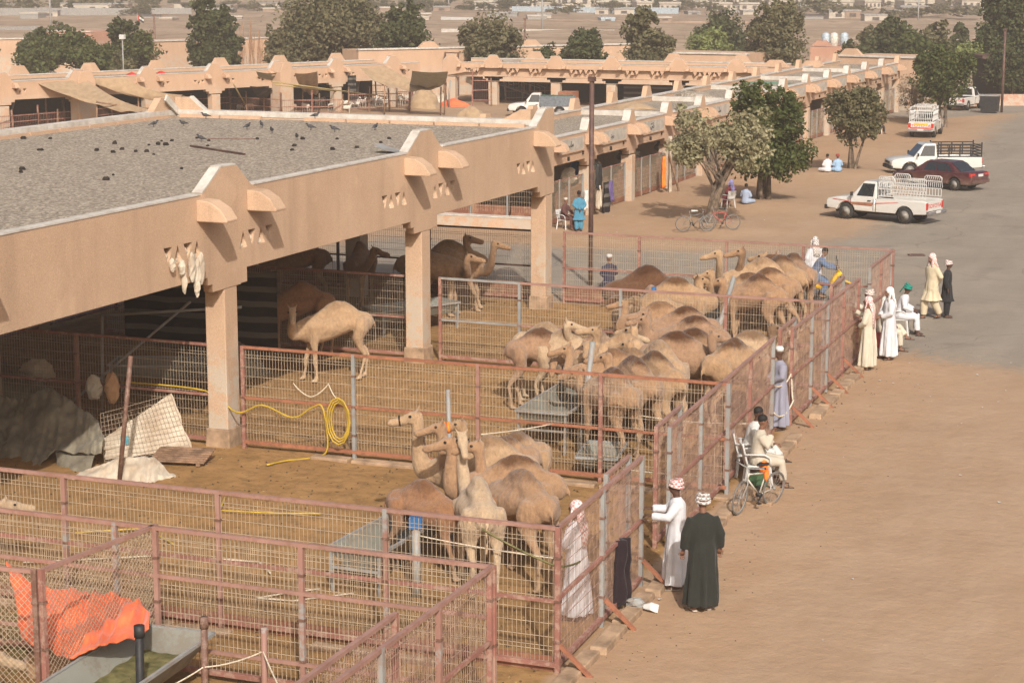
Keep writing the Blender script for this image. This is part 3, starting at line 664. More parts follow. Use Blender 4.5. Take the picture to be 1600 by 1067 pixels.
for (uu, w_) in ((3 + 5.3 * 4, 1.3), (3 + 5.3 * 7, 1.1)):     # tall plain buttress piers that stand proud of the left row
    t = thing('buttress', 'tall plain peach buttress pier %s' % ('nearer, in the middle of the left row' if w_ > 1.2 else 'farther along the left row'), 'pillar', row3_at(uu, -0.5, 0), row3.rotation_euler.z)
    b = MB(); b.prism([(-w_ / 2, -0.1), (w_ / 2, -0.1), (w_ / 2, 2.9), (w_ * 0.28, 3.55), (-w_ * 0.28, 3.55), (-w_ / 2, 2.9)], 'y', -0.45, 0.45); b.build('shaft', M['plaster_far'], t, bevel=0.03)
def wall_block(name, label, cat, pts, zt, thick=4.0, mat='plaster_far', cope=True, pins=(), holes=(), group=None):
    """a long rendered building: polyline front, pts = [(x,y),...]"""
    p, q = Vector((*pts[0], 0)), Vector((*pts[1], 0)); a = (q - p); Lw = a.length; t = thing(name, label, cat, p, math.atan2(a.y, a.x), group)
    b = MB(); b.box((Lw / 2, thick / 2, zt / 2 - 0.2), (Lw, thick, zt + 0.4)); b.build('wall', M[mat], t)
    if cope:
        b = MB(); b.box((Lw / 2, 0.1, zt + 0.05), (Lw + 0.1, 0.4, 0.12)); b.build('coping', M['coping'], t)
    for u in pins:
        b = MB(); b.prism([(u - 0.9, zt + 0.1), (u - 0.4, zt + 0.55), (u + 0.4, zt + 0.55), (u + 0.9, zt + 0.1)], 'y', -0.05, 0.3); b.build('pinnacle', M[mat], t)
    b = MB()
    for u in holes:
        for k in range(3): b.prism([tuple(v) for v in tri_hole(u + (k - 1) * 0.36, zt - 1.1, k == 1, 0.13, 0.26)], 'y', -0.02, 0.05)
    if holes: b.build('opening', M['dark'], t, kind='stuff')
    return t
w1 = G(1305, 88, 3.6); w1b = G(1440, 92, 3.6)
wall_block('end_building', 'plain peach building closing the far end of the shop street', 'building', [(w1.x, w1.y), (w1b.x + 0.2, w1b.y)], 3.6, 6, pins=(1.2, 7.3), holes=(0.8,))
w2, w2b = G(1060, 84, 3.4), G(1168, 86, 3.4)
wall_block('storage_building', 'plain peach building with a white coping left of the olive trees', 'building', [(w2.x - 2, w2.y), (w2b.x, w2b.y)], 3.4, 6, holes=(6.0,))
w3, w3b = G(1195, 107, 3.2), G(1300, 109, 3.2)
wall_block('low_building', 'low peach building between the olive trees and the far street end', 'building', [(w3.x, w3.y), (w3b.x, w3b.y)], 3.2, 4, cope=False, pins=(0.7, 3.2))
w4, w4b = G(560, 79, 3.6), G(985, 70, 3.6)
wall_block('back_wall', 'long plain peach wall running behind the round green trees', 'wall', [(w4.x, w4.y), (w4b.x, w4b.y)], 3.6, 3.0, pins=(6, 15))
w5, w5b = G(-60, 63, 3.4), G(140, 60, 3.4)
wall_block('back_building', 'peach building with a grey coping behind the hedge at far left', 'building', [(w5.x, w5.y), (w5b.x, w5b.y)], 3.4, 5, holes=(3, 9))
w6, w6b = G(225, 66, 3.4), G(420, 60, 3.4)
wall_block('market_building', 'peach market building with hanging goods behind the tall pair of trees', 'building', [(w6.x, w6.y), (w6b.x, w6b.y)], 3.4, 5, holes=(2, 6, 9))
YB = 190.0
def wall_py(name, label, cat, x0, x1, ytop, Yb, mat, **kw):
    p, q = PY(x0, ytop, Yb), PY(x1, ytop, Yb); return wall_block(name, label, cat, [(p.x, Yb), (q.x, Yb)], (p.z + q.z) / 2, mat=mat, **kw)
wall_py('pink_building', 'long pink walled building beyond the hedge at upper left', 'building', 62, 142, 50, 182, 'plaster_pink', thick=6)
wall_py('pink_building', 'pink building carrying the row of water tanks on its roof', 'building', 1266, 1322, 74, 172, 'plaster_pink', thick=7, cope=False, pins=(1.0,))
M['tankblue'] = simple('pale_blue_tank', (0.42, 0.50, 0.55), 0.5); M['tankwhite'] = simple('cream_tank', (0.62, 0.60, 0.52), 0.5)
for k, (px, mt, lb) in enumerate(((1290, 'tankblue', 'pale blue water tank, left one on the pink roof'), (1303, 'tankwhite', 'cream water tank in the middle of the three on the pink roof'), (1319, 'tankblue', 'pale blue water tank, right one on the pink roof'))):
    p0_, p1_ = PY(px, 72, 174.5), PY(px, 53, 174.5); hh = p1_.z - p0_.z
    b = MB(); b.path([(p0_.x, 174.5, p0_.z - 0.4), (p0_.x, 174.5, p0_.z + hh * 0.85), (p0_.x, 174.5, p1_.z), (p0_.x, 174.5, p1_.z + 0.1)], [0.36, 0.36, 0.3, 0.1], 16)
    single(b, 'water_tank', M[mt], lb, 'water tank', 'water tanks on the pink roof', (p0_.x, 174.5, p0_.z - 0.4))

# ---- awnings
def awning(label, cs, mat, sag=0.5, group='awnings over the courtyard pens', cuts=12, cord=True):
    c = [Vector(q) for q in cs]
    def f(u, v):
        p = (c[0] * (1 - u) + c[1] * u) * (1 - v) + (c[3] * (1 - u) + c[2] * u) * v
        s_ = math.sin(math.pi * u) * (0.35 + 0.65 * v) * 0.7 + math.sin(math.pi * v) * 0.5
        p = p.copy(); p.z -= sag * s_ - 0.06 * math.sin(u * 17 + v * 3) * v; return p
    b = MB(); b.sheet(f, cuts * 2, cuts)
    o = c[0]; t = thing('awning', label, 'awning', o, 0, group)
    b.build('cloth', mat, t, world=True)
    for q in (c[2], c[3]):
        b = MB(); b.path([(q.x, q.y, -0.1), (q.x + 0.05, q.y, q.z)], 0.05, 6); b.build('pole', M['wood'], t, world=True)
    return t
def gz_(px, py, z): return tuple(G(px, py, z))
awning('tan cloth awning, leftmost, slung down from the left row', [gz_(52, 127, 3.0), gz_(132, 122, 3.1), gz_(230, 172, 1.6), gz_(150, 158, 1.9)], M['tarp_tan'])
awning('tan cloth awning, second from left, tied to the plain buttress', [gz_(128, 121, 3.1), gz_(192, 120, 3.1), gz_(286, 150, 2.0), gz_(215, 148, 2.0)], M['tarp_tan'])
awning('ragged olive awning hanging in front of the middle of the left row', [gz_(400, 112, 3.0), gz_(446, 110, 3.0), gz_(440, 142, 1.4), gz_(424, 142, 1.4)], M['tarp_green'], 0.7)
awning('torn dark tan awning drooping between two piers', [gz_(460, 115, 3.0), gz_(496, 112, 3.0), gz_(498, 146, 1.3), gz_(472, 140, 1.6)], M['tarp_tan'], 0.3)
awning('wide tan awning over the white goats', [gz_(562, 106, 3.1), gz_(600, 102, 3.2), gz_(688, 136, 1.9), gz_(600, 133, 2.0)], M['tarp_tan'], 0.5)
awning('grey green awning beside the wide tan one', [gz_(644, 111, 3.1), gz_(700, 112, 3.1), gz_(694, 133, 2.0), gz_(640, 132, 2.0)], M['tarp_green'], 0.35)
t = thing('awning', 'dark triangular tarpaulin hanging from the left row beside the striped cloth', 'awning', G(372, 135, 2.2))
b = MB(); b.add([G(390, 135, 2.1), G(425, 138, 2.1), G(415, 160, 0.8), G(400, 150, 1.4)], [(0, 1, 2, 3)]); b.build('cloth', M['dark'], t, world=True)
def heap(name, label, cat, c, r, mat, seed, n=26, group=None, lump=0.25):
    b = MB(); rings = []
    for i in range(9):
        v = i / 8; ring = []
        for k in range(n):
            a = 2 * math.pi * k / n; q = noise.noise(Vector((math.cos(a) * 1.6, math.sin(a) * 1.6, v * 2.4 + seed * 7.3)))
            rad = (1 - v) ** 0.55 * (1 + lump * q * 1.6); z = r[2] * v * (1 + 0.25 * noise.noise(Vector((math.cos(a) * 2, math.sin(a) * 2, seed)))) - 0.05
            ring.append(Vector((c[0] + math.cos(a) * r[0] * rad, c[1] + math.sin(a) * r[1] * rad, c[2] + z)))
        rings.append(ring)
    b.loft(rings); return single(b, name, mat, label, cat, group, c)
p = G(662, 170); heap('covered_pile', 'tall pile under an ochre brown tarpaulin in the courtyard', 'pile', (p.x, p.y, 0), (1.3, 1.2, 1.5), M['tarp_tan'], 1)
p = G(708, 166); heap('covered_pile', 'low pile under a bright orange red sheet in the courtyard', 'pile', (p.x, p.y, 0), (1.3, 0.8, 0.55), M['tarp_orange'], 2)
p = G(688, 160); heap('sack_pile', 'pile of pale sacks beside the orange sheet', 'sacks', (p.x, p.y, 0), (0.8, 0.7, 0.7), M['tarp_white'], 3)
p = G(735, 186); heap('covered_pile', 'small peak of ochre tarpaulin just beyond the shed roof edge', 'pile', (p.x, p.y, 0), (1.2, 0.8, 0.9), M['tarp_tan'], 4)
p = G(1060, 158, 3.2); heap('scrap_heap', 'brown cloth scrap heap lying on the arcade roof', 'rubbish', (SX - 3.1, 89.6, 3.2), (1.3, 0.9, 0.35), M['tarp_tan'], 5)
heap('scrap_heap', 'grey scrap heap on the arcade roof beyond the brown one', 'rubbish', (SX - 3.2, 99.5, 3.2), (1.4, 1.4, 0.35), M['gravel'], 6)
heap('scrap_heap', 'green netting bundled on the arcade roof', 'rubbish', (SX - 2.6, 112.5, 3.2), (1.8, 0.9, 0.14), simple('green_netting', (0.12, 0.22, 0.15), 0.9), 7)
heap('scrap_heap', 'brown brush heap on the far end of the arcade roof', 'rubbish', (SX - 2.6, 128.5, 3.2), (1.5, 1.0, 0.4), M['tarp_tan'], 8)
for k, (px, py) in enumerate(((206, 117), (232, 116), (252, 115))):
    p = G(px, py, 3.05); heap('red_bundle', ['red cloth bundle, left one on the left row roof', 'red cloth bundle, middle one on the left row roof', 'red cloth bundle, right one on the left row roof'][k], 'bundle', tuple(p), (0.38, 0.3, 0.2 if k != 1 else 0.14), M['red'], 10 + k, 18, 'red bundles on the left row roof')
for k, (px, py, w_) in enumerate(((400, 128, 0), (510, 140, 0), (590, 110, 1))):
    pass
# courtyard fences: rough rails and posts
def rough_fence(label, pts, h=1.35, step=1.5, seed=0, mat='rail', rails=3):
    q = random.Random(seed); t = thing('pen_fence', label, 'fence', (pts[0].x, pts[0].y, 0), 0, 'rough fences of the courtyard pens')
    for a_, b_ in zip(pts[:-1], pts[1:]):
        n = max(1, int((b_ - a_).length / step))
        for i in range(n + 1):
            p = a_.lerp(b_, i / n); b = MB(); b.bar((p.x, p.y, -0.1), (p.x + q.uniform(-.08, .08), p.y, h + q.uniform(-0.1, 0.5)), 0.08); b.build('post', M[mat] if q.random() < 0.6 else M['wood'], t, world=True)
        for r_ in range(rails):
            z = h * (r_ + 0.6) / rails; b = MB(); b.bar((a_.x, a_.y, z), (b_.x, b_.y, z + q.uniform(-.06, .06)), 0.05); b.build('rail', M[mat], t, world=True)
        b = MB(); m_ = int((b_ - a_).length / 0.13)
        for i in range(m_):
            p = a_.lerp(b_, (i + .5) / m_); b.bar((p.x, p.y, 0.05), (p.x, p.y, h - 0.1), 0.012)
        b.build('wire_mesh', M['rail'], t, world=True, kind='stuff')
gg = lambda *ps: [G(x, y) for x, y in ps]
rough_fence('rough pen fence at far left of the courtyard behind the roof edge', gg((-20, 212), (60, 205), (150, 197), (250, 185)), 1.2, 1.6, 1)
rough_fence('rough pen fence in front of the left row, under the second awning', gg((60, 188), (160, 182), (240, 176)), 1.2, 1.6, 2)
rough_fence('rusty pen fence to the right of the plain buttress', gg((300, 182), (360, 178), (440, 184), (535, 182)), 1.3, 1.4, 3)
rough_fence('rusty pen fence of the row nearest the left arcade', gg((330, 172), (420, 166), (540, 160)), 1.3, 1.4, 4)
rough_fence('rusty pen fence around the white goats', gg((545, 176), (640, 174), (645, 160), (560, 160)), 1.4, 1.2, 5)
rough_fence('mesh gate fence across the middle of the back arcade', gg((738, 166), (768, 166)), 2.1, 0.7, 6)
rough_fence('pen fence in front of the back arcade, left of the pole', gg((790, 160), (870, 158), (955, 155)), 1.5, 1.6, 7)
rough_fence('pen fence in front of the back arcade, right of the pole', gg((955, 160), (1035, 153)), 1.5, 1.5, 8)
# tall red goalpost frame and white loading ramp
p = G(706, 150); t = thing('loading_gantry', 'tall rusty goalpost frame with a tipped tray', 'frame', p)
for x_ in (-0.55, 0.55):
    b = MB(); b.bar((x_, 0, 0), (x_, 0, 3.3), 0.12); b.build('post', M['rust'], t)
b = MB(); b.bar((-0.6, 0, 3.3), (0.6, 0, 3.3), 0.1); b.bar((-0.6, 0, 1.9), (0.6, 0, 1.9), 0.06); b.build('crossbar', M['rust'], t)
b = MB(); b.bar((-0.5, -0.3, 0.9), (0.5, -0.3, 0.9), 0.5, 0.06, up=(0, .6, .8)); b.build('tray', M['sheetred'], t)
p = G(800, 158); t = thing('loading_ramp', 'grey steel livestock loading ramp with railed sides', 'ramp', p)
for x_ in (-0.5, 0.9):
    b = MB(); b.bar((x_, 0, 0), (x_ - 0.25, 0, 3.0), 0.09); b.build('post', M['galv'], t)
b = MB(); b.bar((-0.75, 0, 2.95), (0.65, 0, 2.95), 0.09); b.bar((-0.7, 0, 2.7), (0.7, 0, 2.7), 0.06); b.build('crossbar', M['galv'], t)
b = MB(); b.bar((-1.0, 0.2, 1.25), (2.4, 0.2, 0.25), 1.1, 0.08); b.build('deck', M['galv'], t)
b = MB()
for yy in (-0.3, 0.7):
    b.bar((-1.0, yy, 1.95), (2.4, yy, 1.0), 0.04)
    for i in range(9): b.bar((-1.0 + i * 0.42, yy, 1.25 - i * 0.123), (-1.0 + i * 0.42, yy, 1.95 - i * 0.117), 0.03)
b.build('railing', M['galv'], t)
p = G(888, 170); t = thing('orange_trailer', 'small rusty orange livestock trailer parked behind the shop roof', 'trailer', (p.x, p.y, 0), 0, None, 0.62)
b = MB(); b.box((0, 0, 1.5), (1.7, 2.2, 0.9)); b.build('body', M['rail_rust'], t, bevel=0.03)
b = MB()
for i in range(7): b.box((-0.75 + i * 0.25, -1.12, 1.5), (0.05, 0.04, 0.86))
b.build('rib', M['sheetred'], t, kind='stuff')
for x_ in (-0.7, 0.7):
    b = MB(); b.path([(x_ - 0.1, 0, 0.4), (x_ + 0.1, 0, 0.4)], 0.4, 14); b.build('wheel', M['rubber'], t)
b = MB(); b.box((0, 0, 0.8), (1.4, 2.0, 0.12)); b.build('chassis', M['dark'], t)
# striped tent cloths in bays of the back row
t = thing('tent_cloth', 'black and white striped tent cloth hung in a bay of the back arcade', 'cloth', row2_at(pr[3] + 0.6, 1.0, 0))
b = MB(); b.sheet(lambda u, v: (u * 4.2, 0.15 * math.sin(u * 9), 0.5 + v * 1.5), 20, 4); b.build('cloth', M['stripes'], t)
t = thing('tent_cloth', 'narrow black and white striped cloth on a pier of the left row', 'cloth', row3_at(3 + 5.3 * 8 + 0.6, -0.3, 0), row3.rotation_euler.z)
b = MB(); b.sheet(lambda u, v: (u * 0.8, -0.1 + 0.05 * math.sin(u * 9), 0.7 + v * 1.7), 8, 8); b.build('cloth', M['stripes'], t)
# rusty light pole in the street and others
def pole(label, x, y, h, r=0.11, mat='darksteel', head=None, cat='pole', name='steel_pole', z0=0):
    t = thing(name, label, cat, (x, y, z0)); b = MB(); b.path([(0, 0, -0.3), (0, 0, h)], r, 10); b.build('shaft', M[mat], t)
    b = MB(); b.box((0, 0, h + 0.02), (r * 2.6, r * 2.6, 0.14)); b.build('cap', M[mat], t)
    if head == 'lamp':
        b = MB(); b.box((0, 0, h + 0.2), (0.42, 0.25, 0.34)); b.build('lamp_head', M['white'], t)
    if head == 'arm':
        b = MB(); b.bar((0, 0, h - 0.1), (1.6, 0, h), 0.08); b.build('arm', M[mat], t)
    return t
pole('tall dark brown steel pole standing in the street behind the camel pens', -20.75, 57.9, 6.35, 0.078)
p = G(1565, 176); pole('thin brown street pole at the far right edge beside the bin', p.x, p.y, 5.6, 0.09)
p = G(243, 100); pole('rusty pole with a short arm left of the tall pair of trees', p.x, p.y, 3.2 + 1.8, 0.1, 'rust', 'arm')
p = G(820, 100); pole('brown pole rising behind the back arcade', p.x, p.y, 4.6, 0.11, 'rust')
p = G(193, 112, 2.0); pole('grey floodlight pole in front of the hedge', p.x, p.y, 4.4, 0.05, 'galv', 'lamp', 'lamp', 'floodlight_pole')
p = G(1560, 177); t = thing('waste_bin', 'dark grey wheeled waste bin at the far end of the street', 'bin', (p.x - 0.6, p.y, 0))
b = MB(); b.box((0, 0, 0.62), (1.1, 0.8, 1.05), taper=1.15); b.build('body', M['black'], t); b = MB(); b.box((0, 0, 1.19), (1.35, 0.98, 0.08)); b.build('lid', M['galv'], t)

q = random.Random(8)
for i, (px, py) in enumerate(((20, 200), (75, 200), (100, 196), (130, 190), (152, 186), (205, 182), (236, 176), (345, 172), (380, 168), (448, 166), (486, 162), (532, 166), (560, 168), (620, 168), (650, 170), (702, 168))):
    p = G(px, py); t = thing('timber_prop', ['pale crooked', 'short grey', 'thin brown', 'leaning'][i % 4] + ' timber prop standing in the courtyard pens, %s' % ['far left', 'under the first awning', 'by the first awning foot', 'left of the second awning', 'under the second awning', 'by the second awning cord', 'left of the roof corner pinnacle', 'right of the roof corner pinnacle', 'beside the dark triangular tarpaulin', 'under the olive awning', 'by the torn awning', 'left of the goat pen', 'at the goat pen corner', 'in the goat pen middle', 'right of the goat pen', 'beside the orange covered pile'][i], 'post', (p.x, p.y, 0), 0, 'timber props in the courtyard')
    b = MB(); b.path([(0, 0, -.1), (q.uniform(-.1, .1), 0, 1.0), (q.uniform(-.25, .25), 0, q.uniform(1.7, 2.6))], q.uniform(.05, .09), 6); b.build('shaft', M['wood'] if i % 3 else M['galv'], t)
for i, (x0, y0, z0, x1, y1, z1, lb) in enumerate(((425, 128, 2.6, 605, 152, .6, 'long pale timber pole slanting down across the courtyard, upper one'), (430, 133, 2.3, 560, 146, 1.0, 'long pale timber pole slanting down across the courtyard, lower one'), (365, 132, 2.4, 388, 172, .2, 'slanting pale prop beside the dark triangular tarpaulin'), (150, 160, 1.9, 232, 170, 1.5, 'awning cord pole under the first awning'))):
    a_, c_ = G(x0, y0, z0), G(x1, y1, z1); b = MB(); b.path([a_, c_], .05, 6); single(b, 'timber_pole', M['wood'] if i == 3 else M['straw'], lb, 'pole', None, tuple(a_))
# ================================================================ PEN FENCES AND GATES
def wires(b, a, c, z0, z1, sp=0.055, hs=0.19, w=0.0042, bentx=0.0):
    a = Vector(a); c = Vector(c); Lw = (c - a).length; d = (c - a).normalized(); n = Vector((-d.y, d.x, 0)); m = int(Lw / sp)
    for i in range(1, m):
        p = a + d * (i * sp); b.bar((p.x, p.y, z0), (p.x, p.y, z1), w * 1.5)
    k = int((z1 - z0) / hs)
    for j in range(k + 1):
        z = z0 + (z1 - z0) * j / k; b.bar((a.x, a.y, z), (c.x, c.y, z), w * 1.7)
        if j in (1, k - 1):   # the crimped fold of welded mesh panels
            o = n * 0.03; b.bar((a.x + o.x, a.y + o.y, z + 0.05), (c.x + o.x, c.y + o.y, z + 0.05), w * 1.7)
M['wire_rust'] = simple('rusty_gate_wire', (0.34, 0.22, 0.165), 0.7, 0, 0.2, 6, local=False)
FENCES = 'welded mesh fences around the camel pens'
def fence(label, a, c, posts, h=2.1, rails=(1.05,), group=FENCES, top='rail_pale', mid='rail', low='rail', name='mesh_fence', cat='fence', z0=0.12, post_mats=('rail', 'post_mix', 'rail_pale', 'post_mix'), sp=0.068, braces=0, seed=0, sag=0, chain=False, sheet=None, lw=0.06):
    a = Vector((*a, 0)); c = Vector((*c, 0)); d = (c - a); Lw = d.length; t = thing(name, label, cat, a, math.atan2(d.y, d.x), group)
    rr = random.Random(seed)
    b = MB(); b.bar((-0.03, 0, h), (Lw + 0.03, 0, h), 0.062, 0.052); b.build('top_rail', M[top], t)
    b = MB(); b.bar((0, 0, z0), (Lw, 0, z0), 0.07, 0.07); b.build('bottom_rail', M[low], t)
    for r_ in rails:
        b = MB(); b.bar((0, -0.012, r_), (Lw, -0.012, r_), 0.045, 0.05); b.build('mid_rail', M[mid], t)
    for i, u in enumerate(posts):
        u = u * Lw; b = MB(); b.bar((u, 0.0, -0.15), (u, 0, h + 0.024), 0.068); b.build('post', M[post_mats[i % len(post_mats)]], t)
        for zz in (h * 0.8, h * 0.5, h * 0.22):   # clamps
            b = MB(); b.box((u, 0.0, zz), (0.09, 0.09, 0.035)); b.build('clamp', M['rust'], t)
    b = MB()
    if chain:
        stp = 0.09; nn = int((Lw + h) / stp)
        for i in range(nn):
            u = i * stp
            x0, za, x1, zb = u - (h - z0), h, u, z0
            if x0 < 0: za = h + x0; x0 = 0.0
            if x1 > Lw: zb = z0 + (x1 - Lw); x1 = Lw
            if x1 > x0 and za > zb: b.bar((x0, 0, za), (x1, 0, zb), 0.006); b.bar((Lw - x0, 0.006, za), (Lw - x1, 0.006, zb), 0.006)
    else: wires(b, (0, 0.02, 0), (Lw, 0.02, 0), z0, h - 0.02, sp)
    b.build('wire_mesh', M['wire_rust' if name == 'pen_gate' else 'wire'], t, kind='stuff', fix=False)
    for i in range(braces):
        u = posts[i % len(posts)] * Lw + (0.02 if i % 2 else -0.02)
        b = MB(); b.bar((u, -0.04, 0.42), (u, -0.52, -0.02), 0.07, 0.05); b.build('brace', M['rail_rust'], t)
    if sheet:
        b = MB(); b.box((Lw / 2, 0.06, sheet / 2), (Lw, 0.03, sheet)); b.build('kick_plate', M['sheetred'], t)
    return t
fence('pen fence in the foreground running from the left edge to the hanging dark jacket gate', (-21.0, 24.72), (-9.36, 24.88), [0.09, 0.31, 0.54, 0.774, 1.0], seed=1, sheet=0.22)
fence('nearest pen fence, lower one with two bottom rails across the foreground', (-18.2, 22.78), (-9.5, 22.87), [0.0, 0.345, 0.42, 0.68, 1.0], rails=(1.42, 0.42), seed=2, mid='rail_pale')
fence('long pen fence joined to the peach column beside the yellow hose', (-20.1, 35.02), (-9.85, 35.16), [0.0, 0.245, 0.508, 0.755, 1.0], top='rail_rust', mid='rail_rust', low='rail_rust', seed=3, post_mats=('rail', 'galv', 'rail_pale', 'rail', 'galv'))
fence('dark pen fence in the shade under the shed roof left of the first column', (-29.5, 35.0), (-20.8, 35.0), [0.0, 0.3, 0.62, 1.0], top='rail', rails=(1.05,), seed=4)
fence('pen fence in front of the drinking camels with a blue pipe leaning on it', (-17.95, 44.92), (-10.35, 44.98), [0.0, 0.345, 0.69, 1.0], seed=5, post_mats=('galv', 'galv', 'rail'))
fence('mesh fence between the second column and the drinking camels, without a top rail', (-20.1, 44.95), (-18.0, 44.92), [0.0], top='galv', mid='galv', seed=6)
fence('dark pen fence in the shade left of the second column', (-30.0, 44.95), (-20.75, 44.95), [0.25, 0.55, 1.0], seed=7, top='rail')
fence('rear pen fence along the street with a sheet metal foot', (-20.3, 54.35), (-10.6, 54.2), [0.0, 0.24, 0.51, 0.74, 1.0], seed=8, sheet=0.45, post_mats=('rail', 'rail', 'rail_pale'))
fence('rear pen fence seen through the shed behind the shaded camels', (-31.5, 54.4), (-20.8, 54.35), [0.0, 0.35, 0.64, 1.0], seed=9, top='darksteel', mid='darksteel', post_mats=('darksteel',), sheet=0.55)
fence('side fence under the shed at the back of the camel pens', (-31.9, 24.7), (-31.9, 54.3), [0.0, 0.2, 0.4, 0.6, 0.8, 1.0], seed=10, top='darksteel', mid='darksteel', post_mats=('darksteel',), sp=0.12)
# outer gates along the sandy side: local y < 0 is the outside
fence('open outer gate with a dark jacket hung over it', (-9.38, 24.9), (-9.57, 29.18), [0.0, 0.5, 1.0], name='pen_gate', cat='gate', post_mats=('rail', 'galv', 'galv'), rails=(1.08,), braces=3, seed=11, group='outer gates of the camel pens')
fence('outer gate of the pen beside the leaning bicycle', (-9.78, 31.3), (-10.27, 40.05), [0.0, 0.26, 0.5, 0.74, 1.0], name='pen_gate', cat='gate', post_mats=('galv', 'galv', 'rail_pale', 'rail'), rails=(1.1,), seed=12, group='outer gates of the camel pens')
fence('outer gate of the pen that ends at the two robed men', (-10.16, 41.2), (-10.36, 48.75), [0.0, 0.27, 0.5, 0.75, 1.0], name='pen_gate', cat='gate', post_mats=('rail', 'galv', 'galv', 'rail'), rails=(1.1,), braces=4, seed=13, group='outer gates of the camel pens')
fence('short outer gate at the far corner of the pens', (-10.5, 50.7), (-10.63, 54.2), [0.0, 0.5, 1.0], name='pen_gate', cat='gate', post_mats=('galv', 'rail'), rails=(1.1,), seed=14, group='outer gates of the camel pens')
# second leaves folded against the gate ends
fence('narrow spare gate leaf folded behind the gate with the jacket', (-9.72, 27.9), (-9.78, 29.15), [0.0, 1.0], name='pen_gate', cat='gate', rails=(), seed=15, group='outer gates of the camel pens', post_mats=('galv',))
fence('narrow spare gate leaf folded at the left end of the bicycle gate', (-10.0, 31.25), (-10.12, 33.0), [0.0, 1.0], name='pen_gate', cat='gate', rails=(), seed=16, group='outer gates of the camel pens', post_mats=('rail', 'galv'))
fence('narrow spare gate leaf behind the gate of the robed men', (-10.4, 41.1), (-10.45, 42.6), [0.0, 1.0], name='pen_gate', cat='gate', rails=(), seed=17, group='outer gates of the camel pens', post_mats=('rail', 'galv'))
fence('narrow spare gate leaf beside the yellow motorcycle', (-10.72, 47.3), (-10.78, 48.9), [0.0, 1.0], name='pen_gate', cat='gate', rails=(), seed=18, group='outer gates of the camel pens', post_mats=('rail', 'galv'))
fence('bright rusty near gate running out of the bottom of the picture', (-9.45, 17.6), (-9.52, 22.8), [0.0, 0.36, 0.68, 1.0], name='pen_gate', cat='gate', rails=(1.12,), seed=19, group='outer gates of the camel pens', post_mats=('rail', 'galv', 'post_mix'))
fence('second leaf lying just inside the near gate', (-9.78, 17.6), (-9.83, 20.6), [0.0, 1.0], name='pen_gate', cat='gate', rails=(), seed=20, group='outer gates of the camel pens', post_mats=('rail',), h=2.12)
fence('chain link pen side beside the orange sheet', (-14.6, 22.9), (-14.83, 20.55), [0.0, 1.0], rails=(0.42,), seed=21, chain=True, mid='rail_pale', post_mats=('rail',), low='rust')
fence('chain link pen end at the lower left corner', (-17.9, 20.15), (-14.9, 20.5), [0.45, 1.0], rails=(), seed=22, chain=True, post_mats=('rust',))
# kerb stones along the outside of the pens
q = random.Random(4)
kerb = thing('kerb', 'low broken concrete kerb along the outside of the camel pens', 'kerb', (-9.3, 24.0, 0)); kerb['kind'] = 'structure'; del kerb['category']; del kerb['label']
y_ = 24.2
while y_ < 50:
    ln = q.uniform(0.7, 1.3); x_ = -9.13 - (y_ - 24.7) * 0.041 + q.uniform(-0.03, 0.03)
    if not (29.5 < y_ < 31.0 or 39.8 < y_ < 41.0):
        b = MB(); b.box((x_, y_ + ln / 2, 0.02), (0.28, ln - 0.05, 0.13), rz=0.041 + q.uniform(-.03, .03), taper=0.93); b.build('kerb_stone', M['concrete'], kerb, world=True, bevel=0.02)
    y_ += ln
for yy, x0, x1 in ((35.0, -20, -10), (24.8, -21, -9.6)):
    x_ = x0
    while x_ < x1:
        ln = q.uniform(0.9, 1.8)
        if q.random() < 0.6: b = MB(); b.box((x_ + ln / 2, yy - 0.22, 0.0), (ln - 0.1, 0.26, 0.10), rz=q.uniform(-.03, .03)); b.build('kerb_stone', M['concrete'], kerb, world=True, bevel=0.02)
        x_ += ln

